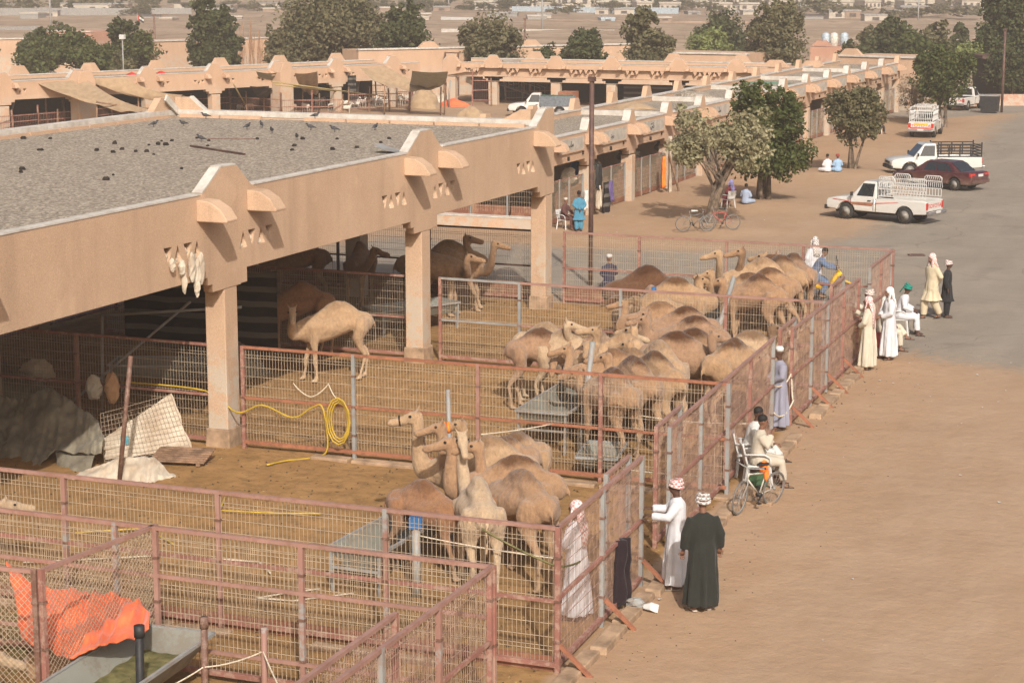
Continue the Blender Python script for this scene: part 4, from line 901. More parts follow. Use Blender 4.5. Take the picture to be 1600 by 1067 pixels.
# ================================================================ TROUGHS, POSTS, TARPS, ROPES
def trough(label, loc, rz, L, W, top, bot, dep, legs=True, fill=None, mat='galv', scale=1.0):
    """open tapered trough: long axis x"""
    t = thing('feed_trough', label, 'trough', loc, rz); zt, zb_ = top, top - dep; th = 0.02
    b = MB()
    o1 = [(-L / 2, -W / 2), (L / 2, -W / 2), (L / 2, W / 2), (-L / 2, W / 2)]; i1 = [(-L / 2 + .2, -bot / 2), (L / 2 - .2, -bot / 2), (L / 2 - .2, bot / 2), (-L / 2 + .2, bot / 2)]
    for s_ in (0, 1):
        off = th * (-s_)
        vs = [(x_, y_, zt) for x_, y_ in o1] + [(x_, y_, zb_) for x_, y_ in i1]
        if s_: vs = [(x_ * 0.985, y_ * 0.96, z_ + (0 if k < 4 else th)) for k, (x_, y_, z_) in enumerate(vs)]
        b.add(vs, [(k, (k + 1) % 4, 4 + (k + 1) % 4, 4 + k) for k in range(4)] + [(4, 5, 6, 7)], False)
    b.build('basin', M['troughsteel'], t, fix=False)
    b = MB(); pts = [(x_, y_, zt) for x_, y_ in o1]
    for k in range(4): b.bar(pts[k], pts[(k + 1) % 4], 0.045)
    b.build('rim', M['galv'], t)
    if legs:
        for sx in (-1, 1):
            for sy in (-1, 1):
                b = MB(); b.bar((sx * (L / 2 - 0.08), sy * (W / 2 - 0.06), -0.1), (sx * (L / 2 - 0.05), sy * (W / 2 - 0.04), zt), 0.05); b.build('leg', M['galv'], t)
        for sx in (-1, 1):
            b = MB(); b.bar((sx * (L / 2 - 0.06), -W / 2 + .05, zt * 0.55), (sx * (L / 2 - 0.06), W / 2 - .05, zt * 0.55), 0.04); b.build('cross_bar', M['galv'], t)
    if fill:
        qq = random.Random(3); b = MB()
        hw = (bot + (W - bot) * 0.45) / 2 - 0.03
        b.sheet(lambda u, v: ((u - .5) * (L - 0.5), (v - .5) * 2 * hw, zb_ + dep * 0.42 + 0.05 * noise.noise(Vector((u * L * 3, v * 4, 1)))), 24, 8); b.build('fodder', M[fill], t)
    return t
trough('long galvanised feed trough on legs in front of the huddled camels', (-13.55, 28.35, 0), R(88), 2.7, 0.95, 0.72, 0.45, 0.36)
trough('galvanised drinking trough in the middle pen by the leaning pipe', (-14.3, 38.6, 0), R(92), 3.6, 1.1, 0.85, 0.7, 0.3, mat='galv')
trough('wide grey fodder trough filled with cut grass in the lower left corner', (-13.98, 21.0, 0), R(94), 3.0, 1.2, 0.80, 0.5, 0.45, legs=False, fill='grass')
trough('low grey trough beside the huddled camels', (-12.6, 35.9, 0), R(100), 1.4, 0.8, 0.42, 0.5, 0.25, legs=False)
trough('grey trough between the drinking camels behind the blue pipe', (-14.6, 49.5, 0), R(85), 2.6, 1.0, 0.75, 0.6, 0.3)
trough('grey trough in the shade beside the second column', (-22.6, 48.6, 0), R(60), 2.6, 1.0, 0.7, 0.6, 0.3)
trough('shallow grey trough standing in the shade behind the fence', (-24.2, 38.8, 0), R(20), 2.6, 1.1, 0.8, 0.7, 0.3)
# grey concrete slab and weighing platform in near pen
t = thing('floor_slab', 'grey dusty concrete slab inside the nearest pen', 'slab', (-11.6, 21.6, 0)); b = MB(); b.box((0, 0, 0.04), (3.0, 2.0, 0.12)); b.build('slab', M['concrete'], t)
def stake(label, p, h, mat, r=0.045, lean=(0, 0), cap=None, name='steel_post'):
    t = thing(name, label, 'post', (p[0], p[1], 0)); b = MB(); b.path([(0, 0, -0.2), (lean[0], lean[1], h)], r, 12); b.build('shaft', M[mat], t)
    if cap: b = MB(); b.path([(lean[0], lean[1], h - 0.12), (lean[0], lean[1], h + 0.03)], r * 1.25, 12); b.build('cap', M[cap], t)
    return t
stake('thick black pipe post standing at the fodder trough', (-13.45, 20.6), 1.48, 'black', 0.055, (0.0, 0.05), 'black')
stake('rusty pipe post right of the black one at the trough', (-12.86, 21.2), 1.48, 'rust', 0.045, (0.0, 0.05), 'rust')
stake('patched grey and red stake wound with rope', (-12.02, 21.28), 1.46, 'post_mix', 0.04, (0, 0.03))
stake('rusty leaning stake in the tarpaulin corner', (-21.07, 31.81), 2.45, 'rust', 0.045, (0.38, 0.0))
stake('pale galvanised pipe leaning in front of the huge camel group', (-13.6, 37.3), 2.25, 'galv', 0.055, (0.22, 0.2), name='leaning_pipe')
stake('short dark grey pipe behind the camel with the red muzzle', (-14.65, 33.2), 2.0, 'galv', 0.04, (-0.05, 0.0))
stake('dark grey pipe leaning between the far camels', (-13.45, 45.6), 2.2, 'galv', 0.06, (0.30, 1.6), name='leaning_pipe')
stake('grey post below the leaning pipe among the far camels', (-13.5, 44.7), 1.3, 'galv', 0.07)
stake('blue pipe standing upright behind the middle camels', (-14.9, 46.2), 2.0, 'blue', 0.06)
t = thing('steel_post', 'blue grey post with a blue can on top beside the feed trough', 'post', (-12.65, 27.3, 0)); b = MB(); b.path([(0, 0, -.1), (0, 0, 1.1)], 0.07, 12); b.build('shaft', M['galv'], t); b = MB(); b.box((0.0, 0, 1.2), (0.20, 0.15, 0.18), rz=.3); b.build('can', M['blue'], t)
# ropes
def rope(label, pts, r=0.012, mat='rope', sag=0.1, name='rope', cat='rope', seg=10, group='ropes tied about the pens'):
    out = []
    for a_, c_ in zip(pts[:-1], pts[1:]):
        a_, c_ = Vector(a_), Vector(c_)
        for i in range(seg): u = i / seg; p = a_.lerp(c_, u); p.z -= sag * 4 * u * (1 - u); out.append(p)
    out.append(Vector(pts[-1])); b = MB(); b.path(out, r, 5); return single(b, name, M[mat], label, cat, group, tuple(out[0]))
rope('white rope slung between the foreground posts', [(-13.1, 20.0, 0.8), (-12.86, 21.2, 0.85), (-12.02, 21.28, 1.15), (-11.2, 20.4, 0.9)], 0.012, sag=0.04)
rope('pale rope stretched from the feed trough stake to the gate of the jacket', [(-12.65, 27.3, 1.0), (-9.6, 27.6, 0.8)], 0.012, sag=0.05)
rope('white rope across the middle pen behind the camel legs', [(-13.5, 37.3, 1.0), (-10.0, 37.2, 0.9)], 0.012, sag=0.12)
rope('pale rope from the middle rail down to the near camels', [(-13.35, 35.1, 1.05), (-14.2, 33.6, 1.1)], 0.012, sag=0.02)
rope('pale rope at the right of the near camels', [(-11.4, 33.6, 0.7), (-10.0, 34.0, 0.6)], 0.012, sag=0.02)
rope('pale rope coiled on the ground by the feed trough', [(-14.2, 27.0, 0.03), (-14.6, 26.6, 0.03), (-14.9, 26.2, 0.03), (-14.3, 26.3, 0.03), (-13.6, 27.0, 0.03)], 0.014, sag=0)
rope('white rope knotted on the middle rail above the hose', [(-18.9, 34.95, 1.45), (-18.5, 34.95, 1.2), (-18.1, 34.95, 1.5), (-17.9, 34.95, 1.2)], 0.014, sag=0.05)
rope('green cord tied from the pen corner to the dark jacket gate', [(-10.5, 24.86, 1.98), (-9.4, 24.9, 1.55), (-9.45, 26.0, 1.3)], 0.016, 'grass', sag=0.03)
rope('long white rope lying along the ground of the near pen', [(-19.4, 26.4, 0.04), (-17.5, 27.6, 0.04), (-15.8, 27.9, 0.04), (-15.3, 27.4, 0.04)], 0.016, sag=0)
rope('yellow hose lying on the sand in the near pen', [(-19.6, 28.2, 0.05), (-18.6, 28.9, 0.05), (-17.6, 28.2, 0.05)], 0.018, 'hose', 0, 'garden_hose', 'hose', group='yellow hoses')
rope('yellow hose piece curled on the sand left of the shadow', [(-18.4, 31.3, 0.05), (-18.0, 30.4, 0.05), (-17.0, 30.6, 0.05), (-16.2, 30.9, 0.05)], 0.018, 'hose', 0, 'garden_hose', 'hose', group='yellow hoses')
# yellow hose hung and coiled on the long fence
hp = [(-23.0, 35.0, 1.15), (-21.0, 35.0, 1.12), (-20.2, 34.9, 0.75), (-19.6, 34.9, 0.95), (-18.9, 34.9, 0.75), (-18.45, 34.9, 1.0), (-18.2, 34.88, 1.0), (-18.1, 34.86, 0.2), (-18.35, 34.8, -0.0), (-18.7, 34.2, 0.03), (-18.9, 33.7, 0.03)]
b = MB(); pts = []
for i in range(len(hp) - 1):
    p0_, p1_, p2_, p3_ = [Vector(hp[min(max(k, 0), len(hp) - 1)]) for k in (i - 1, i, i + 1, i + 2)]
    for s_ in range(6): u = s_ / 6; pts.append(0.5 * ((2 * p1_) + (p2_ - p0_) * u + (2 * p0_ - 5 * p1_ + 4 * p2_ - p3_) * u * u + (3 * p1_ - p0_ - 3 * p2_ + p3_) * u ** 3))
b.path(pts, 0.02, 6)
for k in range(3):
    b.path([(-17.83 + (0.19 + 0.035 * k) * math.cos(a_ / 12 * 2 * math.pi), 34.88 - 0.03 * k, 0.78 + (0.38 + 0.05 * k) * math.sin(a_ / 12 * 2 * math.pi)) for a_ in range(12)], 0.018, 6, close=True)
single(b, 'garden_hose', M['hose'], 'yellow hose hung along the long fence and looped in a coil by the grey post', 'hose', 'yellow hoses', (-18.2, 34.9, 0))
# dirty tarpaulin shelter at left
def tarp_sheet(name, label, cat, grid, mat, wr=0.06, sub=8, seed=0, group=None):
    """bilinear patches over a coarse grid of points with wrinkles"""
    nv, nu = len(grid), len(grid[0]); Gd = [[Vector(p) for p in r_] for r_ in grid]
    def f(u, v):
        a_ = min(u * (nu - 1), nu - 1.0001); c_ = min(v * (nv - 1), nv - 1.0001); i, j = int(a_), int(c_); s_, t_ = a_ - i, c_ - j
        s2, t2 = s_, t_
        p = (Gd[j][i] * (1 - s2) + Gd[j][i + 1] * s2) * (1 - t2) + (Gd[j + 1][i] * (1 - s2) + Gd[j + 1][i + 1] * s2) * t2
        w1_ = noise.noise(p * 1.3 + Vector((seed, 0, 0))); w2_ = abs(noise.noise(p * 3.1 + Vector((seed, 5, 0)))); w3_ = noise.noise(p * 9)
        w4_ = abs(noise.noise(Vector((p.x * 5 + p.y * 2.5, p.z * 1.1 - p.x * .6, seed)))); w5_ = abs(noise.noise(Vector((p.x * 2.2 - p.z * 2.6, p.y * 1.5, seed + 4)))); return p + Vector((0.3, -0.6, 0.5)) * (wr * (w1_ * 0.8 - w4_ * 1.5 - w5_ * 1.6 + w3_ * 0.10))
    b = MB(); b.sheet(f, (nu - 1) * sub, (nv - 1) * sub)
    o = single(b, name, mat, label, cat, group, grid[0][0]); m_ = o.modifiers.new('s', 'SOLIDIFY'); m_.thickness = 0.02; return o
py_ = lambda x, y, Y_: tuple(PY(x, y, Y_))
tg = [[py_(-30, 612, 34.0), py_(30, 620, 33.9), py_(78, 604, 33.7), py_(120, 630, 33.5), py_(150, 652, 33.2)],
      [py_(-30, 668, 33.1), py_(30, 672, 33.2), py_(80, 660, 33.0), py_(135, 678, 32.8), py_(162, 680, 32.7)],
      [py_(-30, 738, 32.0), py_(45, 740, 31.9), py_(85, 700, 32.4), py_(120, 706, 32.3), py_(158, 706, 32.3)]]
tarp_sheet('tarpaulin_shelter', 'dirty grey brown tarpaulin draped over a low shelter at the left edge', 'tarpaulin', tg, M['tarp_grey'], 0.17, 20, 2)
tarp_sheet('tarpaulin', 'dark lower flap of tarpaulin hanging under the grey shelter', 'tarpaulin', [[py_(84, 695, 32.7), py_(120, 700, 32.6), py_(150, 704, 32.5)], [py_(92, 740, 32.0), py_(118, 742, 31.9), py_(140, 736, 32.0)]], M['tarp_grey'], 0.08, 10, 7)
pa, pb, pc_, pd = PY(268, 618, 34.2), G(300, 704, 0.1), G(165, 722, 0.0), PY(160, 690, 32.9)
t = thing('leaning_mesh_sheet', 'leaning wire mesh panel backed with white sacking', 'panel', (pc_.x, pc_.y, 0))
b = MB(); b.sheet(lambda u, v: (pc_.lerp(pb, u)).lerp(pd.lerp(pa, u), v) + Vector((0, 0.10 * noise.noise(Vector((u * 5, v * 4, 0))), 0.05)), 20, 12); b.build('sacking', M['tarp_white'], t, world=True)
b = MB()
for i in range(22):
    u = i / 21; p0_ = pc_.lerp(pb, u); p1_ = (pd + Vector((0, 0, 0.55 * (1 - u)))).lerp(pa + Vector((0, 0, 0.02)), u); b.bar(p0_ + Vector((0, -.04, .03)), p1_ + Vector((0, -.04, .03)), 0.006)
for i in range(12):
    v = i / 11; b.bar(pc_.lerp(pd + Vector((0, 0, .55)), v) + Vector((0, -.05, .03)), pb.lerp(pa, v) + Vector((0, -.05, .03)), 0.006)
b.build('wire_grid', M['wire'], t, world=True, kind='stuff')
b = MB(); q_ = pc_.lerp(pb, 0.3).lerp(pd.lerp(pa, 0.3), 0.55); b.box(q_ + Vector((0, -0.09, 0.05)), (0.16, 0.03, 0.17), rz=0.4); b.build('blue_tag', simple('teal_plastic', (0.10, 0.32, 0.38), 0.5), t, world=True)
tarp_sheet('white_sheet', 'crumpled white sheet spilled on the sand below the leaning mesh panel', 'sheet', [[gz_(125, 735, 0.12), gz_(185, 715, 0.35), gz_(240, 712, 0.35), gz_(262, 735, 0.1)], [gz_(105, 748, 0.03), gz_(180, 748, 0.04), gz_(235, 752, 0.04), gz_(280, 742, 0.03)]], M['tarp_white'], 0.16, 18, 4)
t = thing('wooden_pallet', 'flat brown slatted board lying beside the leaning mesh panel', 'pallet', tuple(G(285, 722)), R(12))
for k in range(7):
    b = MB(); b.box((0, -0.33 + k * 0.11, 0.10 + k * 0.018), (1.15, 0.09, 0.03)); b.build('slat', M['wood'], t)
for k in (-1, 1):
    b = MB(); b.box((k * 0.45, 0, 0.05), (0.08, 0.75, 0.05)); b.build('bearer', M['wood'], t)
for k, (px, py, w_, h_, lb) in enumerate(((147, 606, 0.2, 0.28, 'white carrier bag hung on the shaded fence'), (175, 606, 0.17, 0.34, 'brown translucent bag hung beside the white carrier bag'), (60, 578, 0.45, 0.25, 'pale bundle on a shelf in the shade at the left edge'))):
    p = PY(px, py, 34.7 if k < 2 else 36); b = MB(); crumple(b, (p.x, p.y, p.z), (w_, 0.13, h_), 60 + k, 12, 9); single(b, 'hanging_bag' if k < 2 else 'bundle', M['tarp_white' if k != 1 else 'burlap'], lb, 'bag', None, tuple(p))
# shade clutter inside the shed: striped tent wall and rails
t = thing('tent_cloth', 'black tent cloth with white stripes hanging in the shade behind the first column', 'cloth', (PY(195, 500, 43.2).x, 43.2, 0), R(3))
b = MB(); b.sheet(lambda u, v: (u * 4.3, 0.1 * math.sin(u * 14), 0.25 + v * 2.0 - 0.12 * math.sin(u * math.pi)), 30, 8); b.build('cloth', M['stripes'], t)
for k, (p, q2, lb) in enumerate((((-25.6, 36.5, 0.0), (-23.4, 38.5, 2.3), 'slanting grey scaffold tube in the shade'), ((-24.6, 36.6, 2.2), (-21.8, 38.0, 2.35), 'pale horizontal scaffold tube in the shade'), ((-24.6, 36.6, 0), (-24.5, 36.6, 2.2), 'upright scaffold tube in the shade'))):
    b = MB(); b.path([p, q2], 0.03, 8); single(b, 'scaffold_tube', M['galv'], lb, 'tube', 'scaffold tubes in the shade', p)
heap('rubbish_heap', 'heap of grey sacks in the shade left of the light camel', 'rubbish', (-24.6, 41.9, 0), (1.3, 0.9, 0.8), M['tarp_grey'], 31, 20)
heap('rubbish_heap', 'dim heap of sacks in the shade at the left edge', 'rubbish', (-27.4, 36.8, 0), (1.5, 0.9, 0.9), M['tarp_grey'], 32, 20)
heap('fodder_heap', 'heap of greenish fodder on the ground at the lower left corner', 'fodder', (-16.2, 20.3, 0), (1.2, 1.3, 0.16), M['grass'], 33, 26)
# orange tarpaulin in the corner pen
og = [[py_(8, 872, 22.7), py_(45, 905, 22.6), py_(125, 918, 22.5), py_(180, 925, 22.5), py_(215, 930, 22.4)],
      [py_(22, 930, 22.0), py_(60, 945, 22.0), py_(125, 950, 21.9), py_(180, 948, 21.9), py_(232, 952, 22.0)],
      [py_(30, 995, 21.2), py_(75, 1005, 21.1), py_(110, 1025, 20.9), py_(175, 1000, 21.1), py_(232, 978, 21.5)]]
tarp_sheet('orange_sheet', 'bright orange plastic sheet thrown over a bale in the lower left pen', 'sheet', og, M['tarp_orange'], 0.24, 22, 9)
heap('bale', 'bale wrapped in pale brown sacking under the orange sheet', 'bale', (-15.6, 22.2, 0), (0.8, 0.45, 0.62), M['burlap'], 21)
# clothes on gate and litter
def drape(name, label, cat, c, w_, h_, mat, seed, col=None, d=(0, 1, 0)):
    qd = Vector(d).normalized(); n_ = Vector((-qd.y, qd.x, 0))
    b = MB()
    def f(u, v):
        ww = w_ * (0.6 + 0.4 * min(1, v * 1.8)) * (1 - 0.25 * abs(noise.noise(Vector((v * 3, seed, 0)))))
        return Vector(c) + qd * ((u - .5) * ww) + n_ * (0.06 * math.sin(u * 11 + seed) + 0.05 * noise.noise(Vector((u * 3, v * 3, seed)))) + Vector((0, 0, -h_ * v * (1 - 0.12 * noise.noise(Vector((u * 4, seed, 2))))))
    b.sheet(f, 14, 12); o = single(b, name, mat, label, cat, None, c); m_ = o.modifiers.new('s', 'SOLIDIFY'); m_.thickness = 0.04
    if col: o.color = (*col, 1)
    return o
drape('hanging_jacket', 'black jacket hung over the middle rail of the nearest outer gate', 'jacket', (-9.42, 27.9, 1.12), 0.45, 1.0, M['fabric'], 1, (0.022, 0.015, 0.018))
b = MB(); crumple(b, tuple(G(993, 942, 0.1)), (0.16, 0.14, 0.09), 71, 12, 8); single(b, 'grey_rag', M['galv'], 'crumpled grey rag on the kerb by the nearest gate post', 'rag', None, tuple(G(993, 942)))
tarp_sheet('cardboard_piece', 'bent piece of white cardboard on the sand beside the grey rag', 'cardboard', [[gz_(1003, 944, 0.08), gz_(1018, 940, 0.14), gz_(1030, 944, 0.10)], [gz_(1003, 950, 0.03), gz_(1018, 953, 0.05), gz_(1028, 957, 0.0)]], M['white'], 0.01, 5, 3)
# slack rings and twine on gates
rope('white and red rope tied across the gap beside the figure in grey', [(-10.27, 40.05, 1.1), (-10.2, 40.7, 1.0), (-10.16, 41.2, 1.15)], 0.02, sag=0.05)
rope('white rope loop hanging at the gap beside the figure in grey', [(-10.16, 41.2, 1.2), (-10.05, 41.0, 0.6), (-10.25, 40.1, 0.5)], 0.02, sag=0.2)

# dung, pebbles and straw trodden into the pens and along the kerb
q = random.Random(55); b = MB(); b2 = MB()
for i in range(4200):
    if i < 3900: x, y = q.uniform(-30, -9.6), q.uniform(20, 54)
    else: y = q.uniform(20, 56); x = -9.2 - (y - 24.7) * .04 + abs(q.gauss(0, .9))
    z = gz(x, y); s_ = q.uniform(.010, .028) * (1 if i < 3900 else .6); b.add([(x + s_ * 1.3, y, z), (x, y + s_, z), (x - s_, y, z), (x, y - s_ * 1.2, z), (x, y, z + s_)], [(0, 1, 4), (1, 2, 4), (2, 3, 4), (3, 0, 4)], False)
    if i % 2 == 0:
        a = q.uniform(0, 3.14); l_ = q.uniform(.04, .13); x += q.uniform(-.3, .3); y += q.uniform(-.3, .3); z = gz(x, y) + .012; b2.add([(x, y, z), (x + math.cos(a) * l_, y + math.sin(a) * l_, z + .01), (x + math.cos(a) * l_ + .008, y + math.sin(a) * l_ + .008, z + .004)], [(0, 1, 2)], False)
tag(b.build('dung_and_pebbles', M['dungcol'] if 'dungcol' in M else simple('dark_dung', (0.07, 0.045, 0.028), .95), kind='stuff', fix=False)); tag(b2.build('loose_straw', M['straw'], kind='stuff', fix=False))

p = G(1432, 399); t = thing('drain_cover', 'small dark drain cover set in the asphalt left of the walking pair', 'drain', (p.x, p.y, .012), YAW); b = MB(); b.box((0, 0, 0), (.55, .34, .03)); b.build('frame', M['darksteel'], t)
for k in range(6): b = MB(); b.box((-.22 + k * .088, 0, .018), (.03, .28, .02)); b.build('bar', M['rust'], t)
# ================================================================ CAMELS
def bez(p0, p1, p2, p3, n):
    return [p0 * (1 - t) ** 3 + p1 * 3 * t * (1 - t) ** 2 + p2 * 3 * t * t * (1 - t) + p3 * t ** 3 for t in [i / n for i in range(n + 1)]]
def camel_mesh(head, hdir, stance=0, hump=1.0, thin=1.0, seed=0):
    """head: position of the poll (back of the skull) in camel space; hdir: unit direction of the muzzle"""
    q = random.Random(seed); b = MB(); b.smooth = True; N = 14
    def ring(x, zc, ry, rzt, rzb, y0=0.0):
        out = []
        for k in range(N):
            a = 2 * math.pi * k / N; s_, c_ = math.sin(a), math.cos(a)
            out.append(Vector((x, y0 + ry * s_ * (1 - 0.16 * max(c_, 0)), zc + (rzt if c_ > 0 else rzb) * c_)))
        return out
    T = thin
    st = [(-0.98, 1.42, .05, .06, .10), (-0.93, 1.42, .16, .14, .24), (-0.80, 1.44, .23 * T, .20, .27), (-0.62, 1.42, .26 * T, .24, .25), (-0.42, 1.39, .27 * T, .26, .23), (-0.15, 1.36, .32 * T, .28, .30),
          (0.12, 1.34, .345 * T, .29, .38), (0.38, 1.33, .315 * T, .29, .43), (0.60, 1.32, .24 * T, .27, .40), (0.76, 1.30, .18 * T, .22, .31), (0.88, 1.28, .12, .15, .21), (0.95, 1.26, .06, .08, .12)]
    b.loft([ring(*s_) for s_ in st])
    # hump: a blunt saddle rising from the back
    hs = [(-0.74, 1.56, .08, .03, .1), (-0.60, 1.58, .16, .11, .1), (-0.45, 1.60, .19, .22 * hump, .1), (-0.28, 1.60, .19, .32 * hump, .1), (-0.10, 1.60, .19, .345 * hump, .1), (0.08, 1.59, .18, .27 * hump, .1), (0.26, 1.57, .16, .16 * hump, .1), (0.45, 1.54, .12, .08, .1), (0.62, 1.52, .05, .04, .1)]
    b.loft([ring(*s_) for s_ in hs])
    # neck
    P0 = Vector((0.72, 0, 1.30)); H = Vector(head); d = (H - P0); hd = Vector(hdir).normalized()
    flat = Vector((d.x, d.y, 0)); fl = flat.normalized() if flat.length > 0.05 else Vector((1, 0, 0))
    low = -0.32 if H.z > 1.35 else 0.0
    P1 = P0 + Vector((0.42, 0, 0)) * 0.75 + fl * 0.15 + Vector((0, 0, low)); up = Vector((0, 0, 1.0)) if H.z > 1.45 else Vector((-.2 * hd.x, -.2 * hd.y, 0.35)) if H.z > 0.9 else Vector((-hd.x * .5, -hd.y * .5, 0.5))
    P2 = H - up * 0.45 * min(1.0, max(0.35, d.length)) - hd * 0.05
    pts = bez(P0, P1, P2, H, 14)
    b.path(pts, [(0.155 - 0.055 * min(1, i / 10), 0.225 - 0.105 * min(1, i / 10)) if i < 12 else (0.094, 0.108) for i in range(15)], 12)
    # head
    side = hd.cross(Vector((0, 0, 1)));
    if side.length < 0.05: side = Vector((0, 1, 0))
    side.normalize(); upv = side.cross(hd).normalized()
    def hring(t_, w_, hu, hl, off=0.0):
        c = H + hd * t_ + upv * off; return [c + side * (w_ * math.sin(2 * math.pi * k / 12)) + upv * ((hu if math.cos(2 * math.pi * k / 12) > 0 else hl) * math.cos(2 * math.pi * k / 12)) for k in range(12)]
    hr = [(-0.10, .035, .04, .05, .03), (-0.05, .075, .075, .09, .03), (0.03, .095, .095, .115, .025), (0.11, .092, .095, .11, .02), (0.19, .082, .082, .115, .005), (0.27, .068, .064, .11, -.01), (0.35, .064, .06, .10, -.02), (0.42, .07, .062, .10, -.028), (0.475, .064, .052, .088, -.034), (0.515, .04, .03, .055, -.036)]
    b.loft([hring(*h_) for h_ in hr])
    for s_ in (-1, 1):
        e0 = H + side * (0.075 * s_) + upv * 0.10 - hd * 0.02; b.path([e0, e0 + upv * 0.05 + side * 0.03 * s_ - hd * 0.02, e0 + upv * 0.095 + side * 0.04 * s_ - hd * 0.03], [0.03, 0.034, 0.014], 6)
        br = H + side * (0.072 * s_) + upv * 0.075 + hd * 0.12; b.ell(br, (0.04, 0.04, 0.03), 8, 5)
    # legs
    stx = [(0.0, 0.0, 0.0, 0.0), (0.12, -0.10, -0.10, 0.12), (-0.08, 0.08, 0.14, -0.12), (0.16, 0.02, -0.04, -0.2)][stance % 4]
    for s_, fx, hx in ((-1, stx[0], stx[2]), (1, stx[1], stx[3])):
        y = 0.21 * s_
        b.path([(0.52, y * 0.9, 1.38), (0.50, y, 1.12), (0.50, y, 0.92), (0.52 + fx * .4, y * .95, 0.70), (0.55 + fx * .7, y * .9, 0.50), (0.54 + fx * .85, y * .9, 0.30), (0.55 + fx, y * .9, 0.12), (0.60 + fx, y * .9, 0.04)],
               [(.13, .19), (.115, .16), (.085, .11), (.066, .072), (.068, .075), (.042, .046), (.05, .055), (.055, .06)], 10)
        b.path([(0.50 + fx, y * .9, 0.045), (0.60 + fx, y * .9, 0.05), (0.70 + fx, y * .9, 0.035)], [(.06, .04), (.085, .045), (.055, .03)], 10)
        b.path([(-0.70, y * 0.85, 1.50), (-0.66, y * 1.05, 1.25), (-0.58 + hx * .2, y * 1.05, 1.02), (-0.66 + hx * .4, y * .98, 0.82), (-0.80 + hx * .6, y * .92, 0.64), (-0.82 + hx * .7, y * .9, 0.54), (-0.77 + hx * .9, y * .9, 0.32), (-0.74 + hx, y * .9, 0.12), (-0.70 + hx, y * .9, 0.04)],
               [(.14, .20), (.15, .24), (.125, .17), (.08, .095), (.055, .065), (.052, .06), (.038, .042), (.045, .05), (.05, .05)], 10)
        b.path([(-0.78 + hx, y * .9, 0.04), (-0.69 + hx, y * .9, 0.045), (-0.60 + hx, y * .9, 0.03)], [(.055, .035), (.075, .042), (.05, .03)], 10)
    sw = q.uniform(-.04, .04)
    b.path([(-0.95, 0, 1.46), (-1.04, sw, 1.32), (-1.05, sw * 1.5, 1.1), (-1.04, sw * 2, 0.9), (-1.03, sw * 2, 0.78)], [.04, .03, .024, .03, .012], 7)
    me = remesh(b, 'body', 0.036, 5, 0.6)
    v = np.empty(len(me.vertices) * 3); me.vertices.foreach_get('co', v); v = v.reshape(-1, 3)
    for i in range(len(v)):   # muscle and wool unevenness
        p = Vector(v[i]); k = noise.noise(p * 3.2 + Vector((seed, 0, 0))) * 0.018 + noise.noise(p * 8 + Vector((0, seed, 0))) * 0.008 * (2.2 if p.z > 1.65 and abs(p.x + .1) < .6 else 1)
        v[i] += np.array((k * 0.3, k * (1 if p.y > 0 else -1), k))
    me.vertices.foreach_set('co', v.ravel()); me.materials.append(M['coat']); me.update()
    eyes = []
    for s_ in (-1, 1): eyes.append(H + side * (0.088 * s_) + upv * 0.048 + hd * 0.115)
    nose = H + hd * 0.5 - upv * 0.03
    return me, eyes, nose, hd, H, side, upv
EYE = MB(); EYE.ell((0, 0, 0), (0.028, 0.028, 0.024), 8, 6); EYE = EYE.mesh('eye', [M['eye']])
COATS = {'tan': (0.339, 0.206, 0.116), 'cream': (0.408, 0.272, 0.160), 'pale': (0.456, 0.330, 0.210), 'rose': (0.313, 0.194, 0.118), 'sand': (0.360, 0.231, 0.130), 'brown': (0.117, 0.058, 0.031), 'russet': (0.265, 0.138, 0.071), 'dun': (0.297, 0.184, 0.105)}
CAMEL_N = [0]
